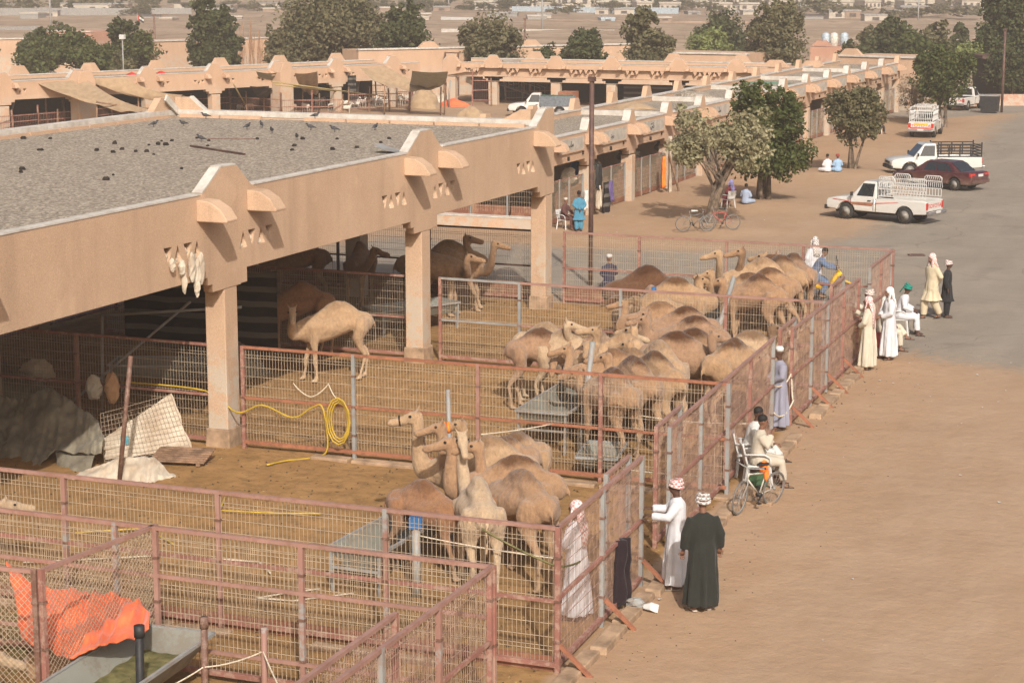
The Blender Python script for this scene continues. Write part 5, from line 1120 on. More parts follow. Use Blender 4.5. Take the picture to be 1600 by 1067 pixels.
def camel(label, hump_px, heading, head_px, head_z, head_dir, coat='tan', scale=1.0, dark=0.8, stance=0, hump=1.0, hump_z=None, thin=1.0, pitch=-0.12, ground=None, group='camels crowded in the pens', halter=None, at=None):
    """hump_px: pixel of the hump top; heading/head_dir: degrees in plan, 0 = picture right, 90 = away, 180 = left, -90 = towards us"""
    hz = ((hump_z) or (1.60 + 0.32 * hump)) * scale
    if at is not None:
        base = Vector((at[0], at[1], 0)); Hw = G(head_px[0], head_px[1], head_z)
        if heading is None: a = math.atan2(Hw.y - base.y, Hw.x - base.x); heading = math.degrees(a - YAW)
        else: a = YAW + R(heading)
    else:
        P = G(hump_px[0], hump_px[1], hz) if ground is None else G(ground[0], ground[1], 0)
        a = YAW + R(heading); base = Vector((P.x + 0.12 * scale * math.cos(a), P.y + 0.12 * scale * math.sin(a), 0))
        if head_px is None: Hw = base + (Vector((math.cos(a), math.sin(a), 0)) * 1.35 + Vector((0, 0, head_z / scale))) * scale
        else: Hw = G(head_px[0], head_px[1], head_z)
    rel = Matrix.Rotation(-a, 3, 'Z') @ (Hw - base) / scale
    P0 = Vector((0.72, 0, 1.30)); dd = rel - P0; Ln = dd.length; note = ''
    if Ln > 1.25: rel = P0 + dd * (1.25 / Ln); note = 'stretch'
    if Ln < 0.42: rel = P0 + dd * (0.42 / max(Ln, .01)); note = 'short'
    if note: print('CAMEL', label[:50], note, round(Ln, 2), tuple(round(c, 2) for c in dd))
    ha = R(head_dir - heading); hd = Vector((math.cos(ha) * math.cos(pitch), math.sin(ha) * math.cos(pitch), math.sin(pitch)))
    CAMEL_N[0] += 1
    me, eyes, nose, hdv, H, side, upv = camel_mesh(rel, hd, stance, hump, thin, CAMEL_N[0])
    t = thing('camel', label, 'camel', base, a, group, scale)
    o = link(me, 'body', t); o.color = (*COATS[coat], dark)
    for e in eyes: eo = link(EYE, 'eye', t); eo.location = e
    if halter:
        b = MB()
        for k in (0.26, 0.34) if halter == 'red' else (0.3,): b.path([H + hdv * k + side * (0.085 * math.sin(x)) + upv * (0.085 * math.cos(x) - 0.02) for x in [i / 10 * 2 * math.pi for i in range(10)]], 0.035 if halter == 'red' else 0.012, 6, close=True)
        b.build('muzzle_net' if halter == 'red' else 'halter', M['orange'] if halter == 'red' else M['hair'], t)
    return t
# ---- huddle in the near pen
camel('large cream camel with long neck, head raised facing left, leading the near huddle', None, None, (652, 652), 2.2, 182, 'cream', 1.02, 0.6, 1, halter='net', at=(-12.75, 30.2))
camel('tan camel just behind the large long necked one, face turned left', None, None, (690, 668), 2.1, 190, 'tan', 0.93, 0.9, 0, at=(-12.75, 30.85))
camel('camel wearing an orange red muzzle net in the near huddle', None, None, (722, 664), 2.0, 176, 'sand', 0.9, 0.8, 2, halter='red', at=(-12.75, 31.45))
camel('brown backed camel behind the near huddle with a low dark hump', None, None, (706, 692), 2.0, 185, 'tan', 0.98, 0.9, 3, at=(-11.95, 29.45))
camel('pale camel staring straight at us, head held high on a white neck', None, None, (720, 676), 2.15, -80, 'pale', 0.96, 0.25, 1, pitch=-0.45, at=(-11.95, 28.1))
camel('tan camel at the right of the near huddle with a small head facing left', None, None, (748, 698), 1.95, 178, 'tan', 0.97, 0.6, 2, at=(-11.5, 28.75))
camel('russet woolly young camel at the left front of the near huddle', None, -30, (742, 772), 1.4, -5, 'russet', 0.82, 0.5, 3, pitch=-0.2, at=(-12.95, 28.45))
# ---- shade under the shed
camel('light camel looking at us with its back half lit, beside the second column', (527, 470), 197, (457, 487), 1.78, -85, 'cream', 1.0, 0.35, 1, pitch=-0.35)  # coat picked a step darker to stand in for roof shade on its front
camel('dark camel in the shade facing left, behind the light one', (470, 440), 186, (408, 437), 2.0, 180, 'russet', 1.0, 0.3, 2)
camel('camel in deep shade with its head hidden behind the beam', (470, 375), 190, (410, 395), 1.6, 185, 'dun', 1.0, 0.2, 0)
camel('shaded camel standing end on with its head turned right', (562, 378), -100, (584, 392), 1.9, -15, 'dun', 1.0, 0.3, 1)
camel('shaded camel facing right, its neck curved low before the column', (668, 392), 0, (730, 402), 1.85, -5, 'dun', 1.06, 0.1, 2, hump=0.5)
camel('shaded camel with round hump, raised head facing right beyond the column', (703, 374), 3, (728, 373), 2.05, 0, 'dun', 1.05, 0.3, 1)
camel('shaded camel farthest right, head stretched up to the right', (700, 388), -2, (772, 382), 2.05, -8, 'dun', 1.0, 0.2, 3, hump=0.7)
# ---- middle pen, left side of the trough
camel('tan camel standing sideways at the left of the middle pen, tail to the left', (846, 512), 2, (880, 552), 1.35, 0, 'rose', 0.95, 0.9, 1)
camel('pale rose camel behind it with raised head facing right', (855, 503), -15, (884, 505), 2.0, -5, 'pale', 0.95, 0.5, 0)
camel('cream camel with lifted muzzle facing left above the trough', (972, 520), 185, (934, 518), 2.0, 176, 'cream', 1.0, 0.4, 1, pitch=0.08)
camel('tan camel at the trough, face to the left under the lifted muzzle', (958, 545), 170, (890, 546), 1.7, 182, 'tan', 0.98, 0.7, 2)
camel('sand coloured camel looking at us over the leaning pale pipe', (985, 542), 140, (918, 540), 1.75, -100, 'sand', 0.98, 0.6, 0, pitch=-0.3)
camel('low headed camel drinking at the left end of the middle trough', None, None, (866, 566), 1.35, -100, 'tan', 0.95, 0.6, 3, pitch=-0.4, at=(-14.6, 40.9))
# rumps of the huge group
camel('big tan camel, nearest rump of the middle group, dark crest', (958, 573), 118, (905, 585), 1.5, 160, 'tan', 1.0, 1.0, 0)
camel('tan camel second in the row of rumps with a dark tufted crest', (990, 555), 118, (950, 560), 1.7, 160, 'tan', 1.04, 1.0, 1)
camel('third rump in the middle row, broad and sandy with dark crest', (1022, 548), 130, (985, 540), 1.9, 150, 'sand', 1.05, 1.0, 2)
camel('large cream rump at the right of the middle row', (1030, 530), 116, (990, 518), 1.9, 140, 'cream', 1.08, 0.4, 3)
camel('white faced camel peering right over the brown backs', None, None, (982, 525), 1.75, 0, 'pale', 0.95, 0.5, 0, at=(-15.1, 40.9))
camel('rose camel with a long curved neck and head turned back right', (1060, 517), -8, (1112, 527), 1.95, 10, 'rose', 1.04, 1.0, 1)
camel('dark crested camel behind the curved neck one', (1085, 512), 20, (1120, 545), 1.6, 0, 'dun', 1.0, 1.0, 2)
camel('tan camel facing away right with a patchy dark hump beside the gate', (1148, 528), 35, (1175, 560), 1.5, 20, 'sand', 1.02, 1.0, 1)
camel('pale necked camel reaching its raised head right by the gate', (1175, 515), 10, (1205, 514), 1.95, 10, 'pale', 1.0, 0.8, 0)
camel('brown backed camel in the second row behind the middle group', (1085, 492), 160, (1010, 500), 1.75, 178, 'rose', 1.0, 1.0, 2)
camel('pink tan camel lying low between the rows with dark crest', (1070, 478), 170, (1012, 492), 1.7, 185, 'rose', 1.0, 1.0, 3)
# far pen
camel('dark chocolate brown camel with a pointed hump', (1010, 414), 175, (968, 468), 1.3, 190, 'brown', 1.08, 0.6, 1, hump=1.1)
camel('camel facing left with its mouth by the post, under the brown one', (1022, 455), 168, (997, 468), 1.85, 180, 'sand', 1.0, 0.2, 0)
camel('pair mate camel whose head shows just left, over the fence rail', (1030, 470), 172, (978, 474), 1.75, 182, 'tan', 0.98, 0.6, 0)
camel('tan camel seen from behind in front of the chocolate one', (1018, 445), 95, None, 1.3, 120, 'rose', 0.98, 0.1, 0)
camel('sand camel feeding with its neck low and head right behind the trough', (1058, 432), -5, (1090, 437), 1.75, 5, 'sand', 1.0, 0.9, 1)
camel('cream camel at left of the far group, long neck and head facing left', (1190, 402), 168, (1124, 397), 2.2, 180, 'cream', 1.05, 0.5, 1)
camel('tan camel beside it, second raised head facing left in the far group', (1205, 397), 165, (1160, 393), 2.2, 182, 'tan', 1.05, 0.9, 2)
camel('sandy camel with a lower raised head facing left in the far group', (1170, 425), 160, (1112, 428), 1.9, 178, 'sand', 1.0, 0.9, 0)
camel('brown crested camel standing across the far group, rump right', (1185, 428), 140, (1130, 440), 1.7, 170, 'tan', 1.02, 1.0, 1)
camel('large tan rump at the right of the far group', (1220, 398), 130, (1195, 402), 1.8, 150, 'sand', 1.08, 1.0, 0)
camel('farthest right tan rump of the far group with a brown crest', (1240, 395), 118, (1215, 402), 1.8, 140, 'rose', 1.06, 0.9, 2)
camel('tan camel bending down to the far trough, neck low', None, None, (1106, 448), 1.35, 190, 'tan', 1.0, 0.9, 3, pitch=-0.5, at=(G(1106, 448, 1.35).x + 1.45, G(1106, 448, 1.35).y + .3))
camel('white headed camel lying at the left edge, face behind the blue tag', None, None, (12, 790), 1.1, 20, 'pale', 0.9, 0.3, 0, at=(G(12, 790, 1.1).x - 1.5, G(12, 790, 1.1).y - .3))
camel('pale camel whose muzzle enters the picture at the lower left corner', None, None, (-12, 1028), 0.75, -8, 'pale', 0.95, 0.3, 0, at=(G(-12, 1028, .75).x - 1.5, G(-12, 1028, .75).y - .9))
# ================================================================ PEOPLE
def hand(b, w, d, side, curl=0.5, thumb_up=None):
    """palm and five fingers growing from wrist w along d"""
    w = Vector(w); d = Vector(d).normalized(); up = Vector((0, 0, 1)) if abs(d.z) < 0.8 else Vector((1, 0, 0))
    s_ = d.cross(up).normalized() * side; n = s_.cross(d).normalized()
    if n.z > 0: n = -n
    b.path([w - d * 0.02, w + d * 0.03, w + d * 0.09], [(.024, .018), (.036, .016), (.038, .014)], 8)
    for k, (o, ln) in enumerate(((-.028, .070), (-.010, .080), (.009, .074), (.027, .058))):
        p = w + d * 0.085 + s_ * o; e1 = (d * math.cos(curl) + n * math.sin(curl)).normalized(); e2 = (d * math.cos(curl * 2.3) + n * math.sin(curl * 2.3)).normalized()
        b.path([p, p + e1 * ln * .5, p + e1 * ln * .5 + e2 * ln * .5], [.0088, .0082, .0065], 6)
    p = w + d * 0.02 - s_ * 0.03; b.path([p, p - s_ * 0.022 + d * 0.028, p - s_ * 0.026 + d * 0.058 + n * 0.01], [.011, .010, .007], 6)
EYE_P = MB(); EYE_P.ell((0, 0, 0), (0.012, 0.014, 0.009), 8, 5); EYE_P = EYE_P.mesh('eye', [M['eye']])
def person(label, pos, face, cloth=(0.7, 0.7, 0.68), cloth2=None, gear='ghutra', gcol=(0.7, 0.68, 0.65), skin='skin', pose='stand', style='thobe', arms='down', h=1.75, head_yaw=0, head_pitch=0, seat=0.45, group='people around the pens', seed=0, shoes=(0.05, 0.04, 0.035), accent=None, lean=0.0, tail=0):
    s = h / 1.75; a = YAW + R(face); t = thing('person', label, 'person', (pos[0], pos[1], pos[2] if len(pos) > 2 else gz(pos[0], pos[1])), a, group, s)
    V = Vector
    if pose == 'stand':
        hipz, hx = 0.93, 0.0; knee = [V((0.03, -.10, .50)), V((0.02, .10, .50))]; ank = [V((0.02, -.11, .08)), V((-0.02, .11, .08))]
    elif pose == 'walk':
        hipz, hx = 0.92, 0.0; knee = [V((0.14, -.10, .50)), V((-0.02, .10, .50))]; ank = [V((0.16, -.10, .08)), V((-0.22, .11, .12))]
    elif pose == 'sit':
        hipz, hx = seat + 0.10, -0.12; knee = [V((0.34, -.13, seat + .06)), V((0.34, .15, seat + .06))]; ank = [V((0.40, -.14, .08)), V((0.33, .17, .08))]
    elif pose == 'cross':   # ankle over knee
        hipz, hx = seat + 0.10, -0.12; knee = [V((0.34, -.13, seat + .06)), V((0.34, .12, seat + .16))]; ank = [V((0.40, -.14, .08)), V((0.55, -.10, seat - 0.06))]
    elif pose == 'floor':   # cross legged on the ground
        hipz, hx = 0.14, -0.1; knee = [V((0.25, -.32, .14)), V((0.25, .32, .14))]; ank = [V((0.28, .12, .07)), V((0.22, -.10, .07))]
    elif pose == 'kneel':
        hipz, hx = 0.30, -0.1; knee = [V((0.28, -.14, .08)), V((0.28, .14, .08))]; ank = [V((-0.22, -.13, .06)), V((-0.22, .13, .06))]
    elif pose == 'ride':
        hipz, hx = 0.86, -0.1; knee = [V((0.30, -.24, .62)), V((0.30, .24, .62))]; ank = [V((0.12, -.24, .26)), V((0.12, .24, .26))]
    tl = 0.52; ln_ = lean + (0.10 if pose in ('sit', 'floor', 'cross') else 0.25 if pose == 'ride' else 0)
    hip = V((hx, 0, hipz)); sh = hip + V((math.sin(ln_) * tl, 0, math.cos(ln_) * tl)); nk = sh + V((math.sin(ln_) * .09 + .01, 0, .08)); hc = nk + V((math.sin(ln_) * .1 + .02, 0, .15))
    AR = {'down': [((-.02, -.27, -.27), (.06, -.28, -.52)), ((-.02, .27, -.27), (.06, .28, -.52))],
          'behind': [((-.10, -.27, -.26), (-.18, -.06, -.46)), ((-.10, .27, -.26), (-.19, .05, -.44))],
          'front': [((.05, -.25, -.26), (.24, -.06, -.36)), ((.05, .25, -.26), (.24, .03, -.38))],
          'reach': [((.16, -.24, -.20), (.42, -.16, -.17)), ((.14, .24, -.22), (.42, .12, -.22))],
          'gate': [((.16, -.26, -.16), (.40, -.24, -.06)), ((.05, .25, -.26), (.20, .14, -.38))],
          'lap': [((.02, -.26, -.26), (.26, -.12, -.36)), ((.02, .26, -.26), (.26, .12, -.36))],
          'phone': [((.12, -.22, -.24), (.22, -.10, .02)), ((.10, .25, -.25), (.30, .10, -.24))],
          'walk': [((-.10, -.26, -.26), (-.10, -.27, -.50)), ((.06, .26, -.26), (.16, .25, -.48))],
          'bars': [((.22, -.28, -.20), (.46, -.26, -.22)), ((.22, .28, -.20), (.46, .26, -.22))],
          'knees': [((.10, -.26, -.24), (.30, -.22, -.38)), ((.10, .26, -.24), (.30, .22, -.38))]}[arms]
    b = MB(); b.smooth = True
    def er(p, rx, ry, n=14): return [p + V((rx * math.cos(2 * math.pi * k / n), ry * math.sin(2 * math.pi * k / n), 0)) for k in range(n)]
    b.loft([er(hip + V((0, 0, -.08)), .095, .145), er(hip.lerp(sh, .35), .09, .13), er(hip.lerp(sh, .75), .10, .16), er(sh + V((0, 0, -.03)), .075, .155), er(sh.lerp(nk, .5), .055, .07)])
    b.path([sh.lerp(nk, .3), nk, hc + V((0, 0, -.06))], [.062, .055, .055], 8)
    hy = R(head_yaw); Rm = Matrix.Rotation(hy, 3, 'Z') @ Matrix.Rotation(R(head_pitch), 3, 'Y')
    hp = lambda x, y, z: hc + Rm @ V((x, y, z))
    b.ell(hp(-.01, 0, .02), (.098, .078, .115), 12, 8, Rm); b.ell(hp(.03, 0, -.06), (.062, .055, .06), 10, 6, Rm)
    b.path([hp(.085, 0, .025), hp(.112, 0, -.018), hp(.09, 0, -.03)], [.011, .017, .010], 6)
    b.path([hp(.08, -.022, -.055), hp(.093, 0, -.053), hp(.08, .022, -.055)], [.006, .010, .006], 6)
    for q in (-1, 1): b.ell(hp(-.005, .080 * q, -.002), (.018, .010, .030), 6, 5, Rm)
    for i, (e, w_) in enumerate(AR):
        sg = -1 if i == 0 else 1; S0 = sh + V((0, .17 * sg, -.03)); E = sh + V(e); W = sh + V(w_)
        b.path([S0, S0.lerp(E, .5), E, E.lerp(W, .4), W], [.052, .048, .038, .040, .026], 8)
        H0 = hip + V((0, .09 * sg, -.03)); b.path([H0, H0.lerp(knee[i], .5), knee[i], knee[i].lerp(ank[i], .35), ank[i]], [.085, .078, .052, .055, .034], 8)
        fd = V((1, 0.15 * sg, 0)) if pose != 'kneel' else V((-1, 0, -.1))
        b.path([ank[i] + V((-.04, 0, -.035)), ank[i] + fd * .06 + V((0, 0, -.045)), ank[i] + fd * .17 + V((0, 0, -.06))], [(.032, .032), (.042, .032), (.030, .016)], 8)
    me = remesh(b, 'body', 0.016, 2, 0.5)
    hb = MB(); hb.smooth = True
    for i, (e, w_) in enumerate(AR):
        sg = -1 if i == 0 else 1; hand(hb, sh + V(w_), V(w_) - V(e), sg, 0.55)
    hm = hb.mesh('hands', []); bm = bmesh.new(); bm.from_mesh(me); bm.from_mesh(hm); bm.to_mesh(me); bm.free(); bpy.data.meshes.remove(hm)
    me.polygons.foreach_set('use_smooth', [True] * len(me.polygons)); me.materials.clear(); me.materials.append(M[skin]); link(me, 'body', t)
    for q in (-1, 1): eo = link(EYE_P, 'eye', t); eo.location = hp(.084, .031 * q, .022)
    # garment
    c = MB(); c.smooth = True
    def ering(p, rx, ry): return [p + V((rx * math.cos(2 * math.pi * k / 16), ry * math.sin(2 * math.pi * k / 16), 0)) for k in range(16)]
    if pose in ('stand', 'walk'):
        wk = 0.06 if pose == 'walk' else 0
        hem = 0.10 if style == 'thobe' else 0.52
        fl = 1.0 if style == 'thobe' else 1.12
        rg = [(hem, .205 * fl + wk, .265 * fl), (0.45 if style == 'thobe' else .6, .19 + wk, .245), (0.75, .165, .225), (0.95, .155, .21), (1.08, .135, .19), (1.22, .145, .215), (1.36, .14, .225), (1.43, .12, .20), (1.48, .085, .11), (1.52, .058, .062)]
        c.loft([ering(V((hx * (z > .9), 0, z)), rx, ry) for z, rx, ry in rg])
    else:
        c.loft([er(hip + V((0, 0, -.10)), .14, .18), er(hip, .16, .20), er(hip.lerp(sh, .4), .145, .18), er(hip.lerp(sh, .8), .145, .205), er(sh, .12, .19), er(sh.lerp(nk, .6), .085, .11), er(nk, .06, .062)])
    for i, (e, w_) in enumerate(AR):
        sg = -1 if i == 0 else 1; S0 = sh + V((0, .15 * sg, -.03)); E = sh + V(e); W = sh + V(w_)
        c.path([S0, S0.lerp(E, .5), E, E.lerp(W, .5), W.lerp(E, .12)], [.098, .085, .074, .068, .066], 10)
        if pose not in ('stand', 'walk'):
            H0 = hip + V((0, .09 * sg, 0)); K = knee[i]; A_ = ank[i]
            c.path([H0, H0.lerp(K, .5), K + V((.02, 0, .0)), K.lerp(A_, .4), K.lerp(A_, .82)], [.13, .12, .092, .086, .078], 10)
    if pose in ('sit', 'cross') and style == 'thobe':
        c.loft([[V((x_, y_ * 1.0, z_)) for y_, z_ in ((-.2, seat - .02), (0, seat - .05), (.22, seat - .02), (.2, seat + .13), (0, seat + .12), (-.18, seat + .13))] for x_ in (-.15, .1, .36)])
        c.loft([[V((x_, y_, z_)) for x_, y_ in ((.24, -.2), (.42, -.18), (.42, .2), (.24, .22))] for z_ in (seat + .05, seat - .15, .22)])
    ge = remesh(c, 'garment', 0.021, 3, 0.5)
    v = np.empty(len(ge.vertices) * 3); ge.vertices.foreach_get('co', v); v = v.reshape(-1, 3); rs = random.Random(seed + 5); ph = rs.uniform(0, 6)
    for i in range(len(v)):
        p = v[i]; x, y, z = p; an = math.atan2(y, x); k = 0.0
        if pose in ('stand', 'walk'):
            am = 0.020 * max(0.0, 1.15 - z); k = 1.35 * am * (math.sin(an * 7 + ph + z * 1.3) + 0.6 * math.sin(an * 12 + ph * 2 - z * 2.0))
        k += 0.010 * noise.noise(Vector((x * 6 + seed, y * 6, z * 3.2))) + 0.006 * noise.noise(Vector((x * 14, y * 14, z * 9 + seed)))
        rr_ = math.hypot(x - hip.x, y) + 1e-4; v[i] = (x + k * (x - hip.x) / rr_, y + k * y / rr_, z + (0.4 * k if pose not in ('stand', 'walk') else 0))
    ge.vertices.foreach_set('co', v.ravel()); ge.materials.append(M['fabric']); ge.update()
    go = link(ge, 'robe' if style == 'thobe' else 'tunic', t); go.color = (*cloth, 1)
    if style == 'kameez' and pose in ('stand', 'walk'):
        c = MB(); c.smooth = True
        for i in (0, 1):
            sg = -1 if i == 0 else 1; H0 = hip + V((0, .09 * sg, -.05))
            c.path([H0, H0.lerp(knee[i], .6), knee[i], knee[i].lerp(ank[i], .5), ank[i] + V((0, 0, .02))], [.13, .125, .115, .105, .085], 12)
        te = remesh(c, 'trousers', 0.022, 3, 0.5); te.materials.append(M['fabric']); to = link(te, 'trousers', t); to.color = (*(cloth2 or cloth), 1)
    # shoes
    for i in (0, 1):
        fd = V((1, 0.15 * (-1 if i == 0 else 1), 0)) if pose != 'kneel' else V((-1, 0, -.1)); sbm = MB(); A_ = ank[i]
        sbm.path([A_ + V((-.06, 0, -.062)), A_ + fd * .06 + V((0, 0, -.066)), A_ + fd * .20 + V((0, 0, -.072))], [(.038, .014), (.046, .014), (.035, .012)], 8)
        sbm.path([A_ + fd * .09 + V((0, -.045, -.06)), A_ + fd * .09 + V((0, 0, -.008)), A_ + fd * .09 + V((0, .045, -.06))], .012, 6)
        so = sbm.build('sandal', M['fabric'], t); so.color = (*shoes, 1)
    # head gear
    g = MB(); g.smooth = True
    if gear == 'ghutra':
        g.ell(hp(-.022, 0, .042), (.108, .094, .108), 14, 8, Rm)
        g.path([hp(-.03, 0, .06), hp(-.075, 0, -.03), hp(-.10, 0, -.14), nk + V((-.11, 0, -.04)), sh + V((-.13, 0, -.10)), sh + V((-.15, .03, -.22 - .1 * tail))], [(.09, .075), (.098, .06), (.105, .045), (.13, .03), (.12, .022), (.06 if tail else .10, .014)], 12)
        for q in (-1, 1): g.path([hp(.0, .085 * q, .04), hp(.012, .088 * q, -.05), hp(.03, .085 * q, -.13), sh + V((.08, .10 * q, -.03))], [(.05, .02), (.052, .02), (.05, .022), (.035, .015)], 8)
    elif gear == 'turban':
        for k in range(4):
            z_ = .012 + .028 * k; rr_ = .098 - .006 * k; tl_ = .02 * (-1) ** k
            g.path([hp(-.015 + rr_ * 1.08 * math.cos(x), rr_ * math.sin(x), z_ + tl_ * math.cos(x)) for x in [i / 14 * 2 * math.pi for i in range(14)]], .024, 7, close=True)
        g.ell(hp(-.015, 0, .055), (.096, .084, .075), 12, 6, Rm)
        if tail: g.path([hp(-.10, 0, .05), hp(-.13, .02, -.06), hp(-.15, .04, -.2)], [(.04, .02), (.05, .015), (.03, .012)], 8)
    elif gear == 'cap':
        g.path([hp(-.012, 0, .035), hp(-.012, 0, .105), hp(-.012, 0, .135)], [(.088, .094), (.088, .094), (.06, .065)], 14)
    else:
        g.ell(hp(-.022, 0, .048), (.100, .086, .098), 12, 7, Rm)
    gm = g.mesh('gear', [M['hair'] if gear == 'hair' else M['check'] if accent else M['fabric']])
    nm = {'ghutra': 'headscarf', 'turban': 'turban', 'cap': 'cap', 'hair': 'hair'}[gear]; o = link(gm, nm, t); o.color = (*gcol, 1)
    if gear in ('ghutra',) and accent:
        g = MB(); 
        for k in (0, 1): g.path([hp(-.022 + .100 * math.cos(x), .090 * math.sin(x), .075 + .02 * k) for x in [i / 14 * 2 * math.pi for i in range(14)]], .011, 6, close=True)
        if accent == 'agal': g.build('head_cord', M['hair'], t)
    return t
def check():
    t = NT('checked_headscarf_cloth'); oi = t.n('ObjectInfo'); ck = t.n('TexChecker'); ck.inputs['Scale'].default_value = 26; t.l(t.coord('Object'), ck.inputs['Vector'])
    return t.out(t.mix(t.math('MULTIPLY', ck.outputs['Fac'], 0.7), (0.68, 0.62, 0.58), oi.outputs['Color']), 0.9, 0, 0.1)
M['check'] = check()
WHITE = (0.60, 0.60, 0.62); CREAM = (0.53, 0.48, 0.38)
person('figure in a long black green robe seen from behind, nearest on the sand', (-8.30, 28.32), 100, (0.026, 0.028, 0.024), gear='turban', gcol=(0.10, 0.09, 0.09), accent='c', arms='down', h=1.80, seed=1, shoes=(0.5, 0.42, 0.34), group=None)
person('figure in white robe and red checked turban pulling a rope through the gate', (-9.0, 29.25), 176, WHITE, gear='turban', gcol=(0.42, 0.05, 0.05), accent='c', arms='reach', h=1.74, seed=2, skin='skin_dark', shoes=(0.3, 0.25, 0.2), group=None)
person('white robed figure with pink headscarf standing inside the nearest gate', (-9.95, 27.25), 150, WHITE, gear='ghutra', gcol=(0.50, 0.12, 0.12), accent='c', arms='front', h=1.80, seed=3, tail=1)
person('seated figure in beige tunic with black hair, hand at face, on a white chair', (-9.38, 36.0), -2, (0.46, 0.41, 0.33), gear='hair', pose='sit', style='kameez', arms='phone', h=1.70, seed=4, skin='skin', head_pitch=12)
person('seated figure in white tunic half hidden beyond the beige one', (-9.75, 36.75), -8, (0.54, 0.53, 0.50), gear='hair', pose='cross', style='kameez', arms='lap', h=1.68, seed=5, skin='skin_dark', head_pitch=15, lean=.12)
person('figure in grey blue robe and white cap standing in the gap between gates', (-10.30, 40.75), 195, (0.25, 0.25, 0.31), gear='cap', gcol=(0.62, 0.62, 0.60), arms='front', h=1.75, seed=6, skin='skin_dark')
person('cream robed figure with long red and white headscarf leaning on the gate', (-9.92, 47.9), 158, CREAM, gear='ghutra', gcol=(0.52, 0.07, 0.08), accent='c', arms='gate', h=1.76, seed=7, tail=2)
person('figure in white with striped brown turban behind the cream robed one', (-10.12, 49.0), 172, (0.6, 0.55, 0.45), gear='turban', gcol=(0.22, 0.15, 0.10), accent='c', arms='gate', h=1.76, seed=8)
person('white robed figure with white headscarf standing with clasped hands', (-9.70, 49.4), 190, WHITE, gear='ghutra', gcol=(0.70, 0.68, 0.66), arms='front', h=1.78, seed=9)
person('seated figure in white with a green turban at the far gate', (-10.02, 53.0), -14, WHITE, gear='turban', gcol=(0.02, 0.22, 0.17), pose='sit', style='kameez', arms='lap', h=1.72, seed=10, skin='skin_dark', head_pitch=25, lean=.15, tail=1)
person('figure in cream sitting cross legged on the red box', (-10.02, 50.65), -10, CREAM, gear='ghutra', gcol=(0.62, 0.6, 0.55), pose='cross', style='kameez', arms='lap', h=1.70, seed=11, skin='skin')
person('tall figure in pale yellow tunic and white headscarf walking on the asphalt', (-9.80, 55.8), 205, (0.54, 0.46, 0.32), gear='ghutra', gcol=(0.60, 0.22, 0.2), accent='c', pose='walk', style='kameez', arms='behind', h=1.80, seed=12, group=None)
person('shorter figure in black tunic with a red brown turban beside the yellow one', (-9.42, 56.15), -20, (0.022, 0.022, 0.024), gear='turban', gcol=(0.30, 0.12, 0.09), accent='c', pose='stand', style='kameez', arms='down', h=1.58, seed=13, skin='skin_dark', group=None)
person('white robed figure with black checked headscarf behind the rear fence', (-13.75, 58.3), 110, WHITE, gear='ghutra', gcol=(0.03, 0.03, 0.03), accent='c', arms='down', h=1.76, seed=14)
person('rider in blue shirt bent over the yellow motorcycle', (-13.45, 57.3, 0.0), -4, (0.10, 0.15, 0.24), gear='hair', pose='ride', style='kameez', arms='bars', h=1.68, seed=15, head_pitch=30, lean=.2)
person('figure in navy kneeling on the ground behind the rear fence', (-19.86, 57.0), 112, (0.03, 0.035, 0.065), gear='cap', gcol=(0.6, 0.6, 0.58), pose='kneel', style='kameez', arms='front', h=1.70, seed=16)
person('bearded figure in maroon with a white cap on a white chair by the first shop', (-26.15, 70.2), -35, (0.11, 0.05, 0.045), gear='cap', gcol=(0.55, 0.48, 0.4), pose='sit', style='kameez', arms='knees', h=1.47, seed=17)
person('figure in bright blue tunic seen from behind with hands clasped behind the back', (-25.55, 69.95), 100, (0.07, 0.22, 0.32), gear='hair', pose='stand', style='kameez', arms='behind', h=1.48, seed=18, skin='skin_dark')
person('seated figure with a lilac headscarf behind the bare tree trunk', (-22.15, 78.7), 120, (0.30, 0.06, 0.07), gear='ghutra', gcol=(0.27, 0.26, 0.50), pose='sit', arms='lap', h=1.43, seed=19)
person('figure in pale blue sitting on the ground beside the tree chair', (-21.7, 79.5), 60, (0.30, 0.36, 0.46), gear='hair', pose='floor', style='kameez', arms='lap', h=1.44, seed=20, skin='skin_dark')
person('figure in white sitting on the ground left of the small tree', (-21.45, 92.9), 110, WHITE, gear='hair', pose='floor', style='kameez', arms='lap', h=1.47, seed=21)
person('figure in light blue sitting on the ground next to the one in white', (-21.0, 93.1), 100, (0.28, 0.42, 0.58), gear='turban', gcol=(0.35, 0.08, 0.06), pose='floor', style='kameez', arms='lap', h=1.47, seed=22, skin='skin_dark')
person('black clothed figure seated on a chair at the far shops', (-24.3, 118.5), 30, (0.02, 0.02, 0.022), gear='hair', pose='sit', style='kameez', arms='lap', h=1.44, seed=23, skin='skin_dark')
person('tiny figure in orange standing before the striped cloth of the back arcade', tuple(G(1027, 152)), 90, (0.85, 0.16, 0.05), gear='turban', gcol=(.3, .2, .15), h=1.7, seed=24)
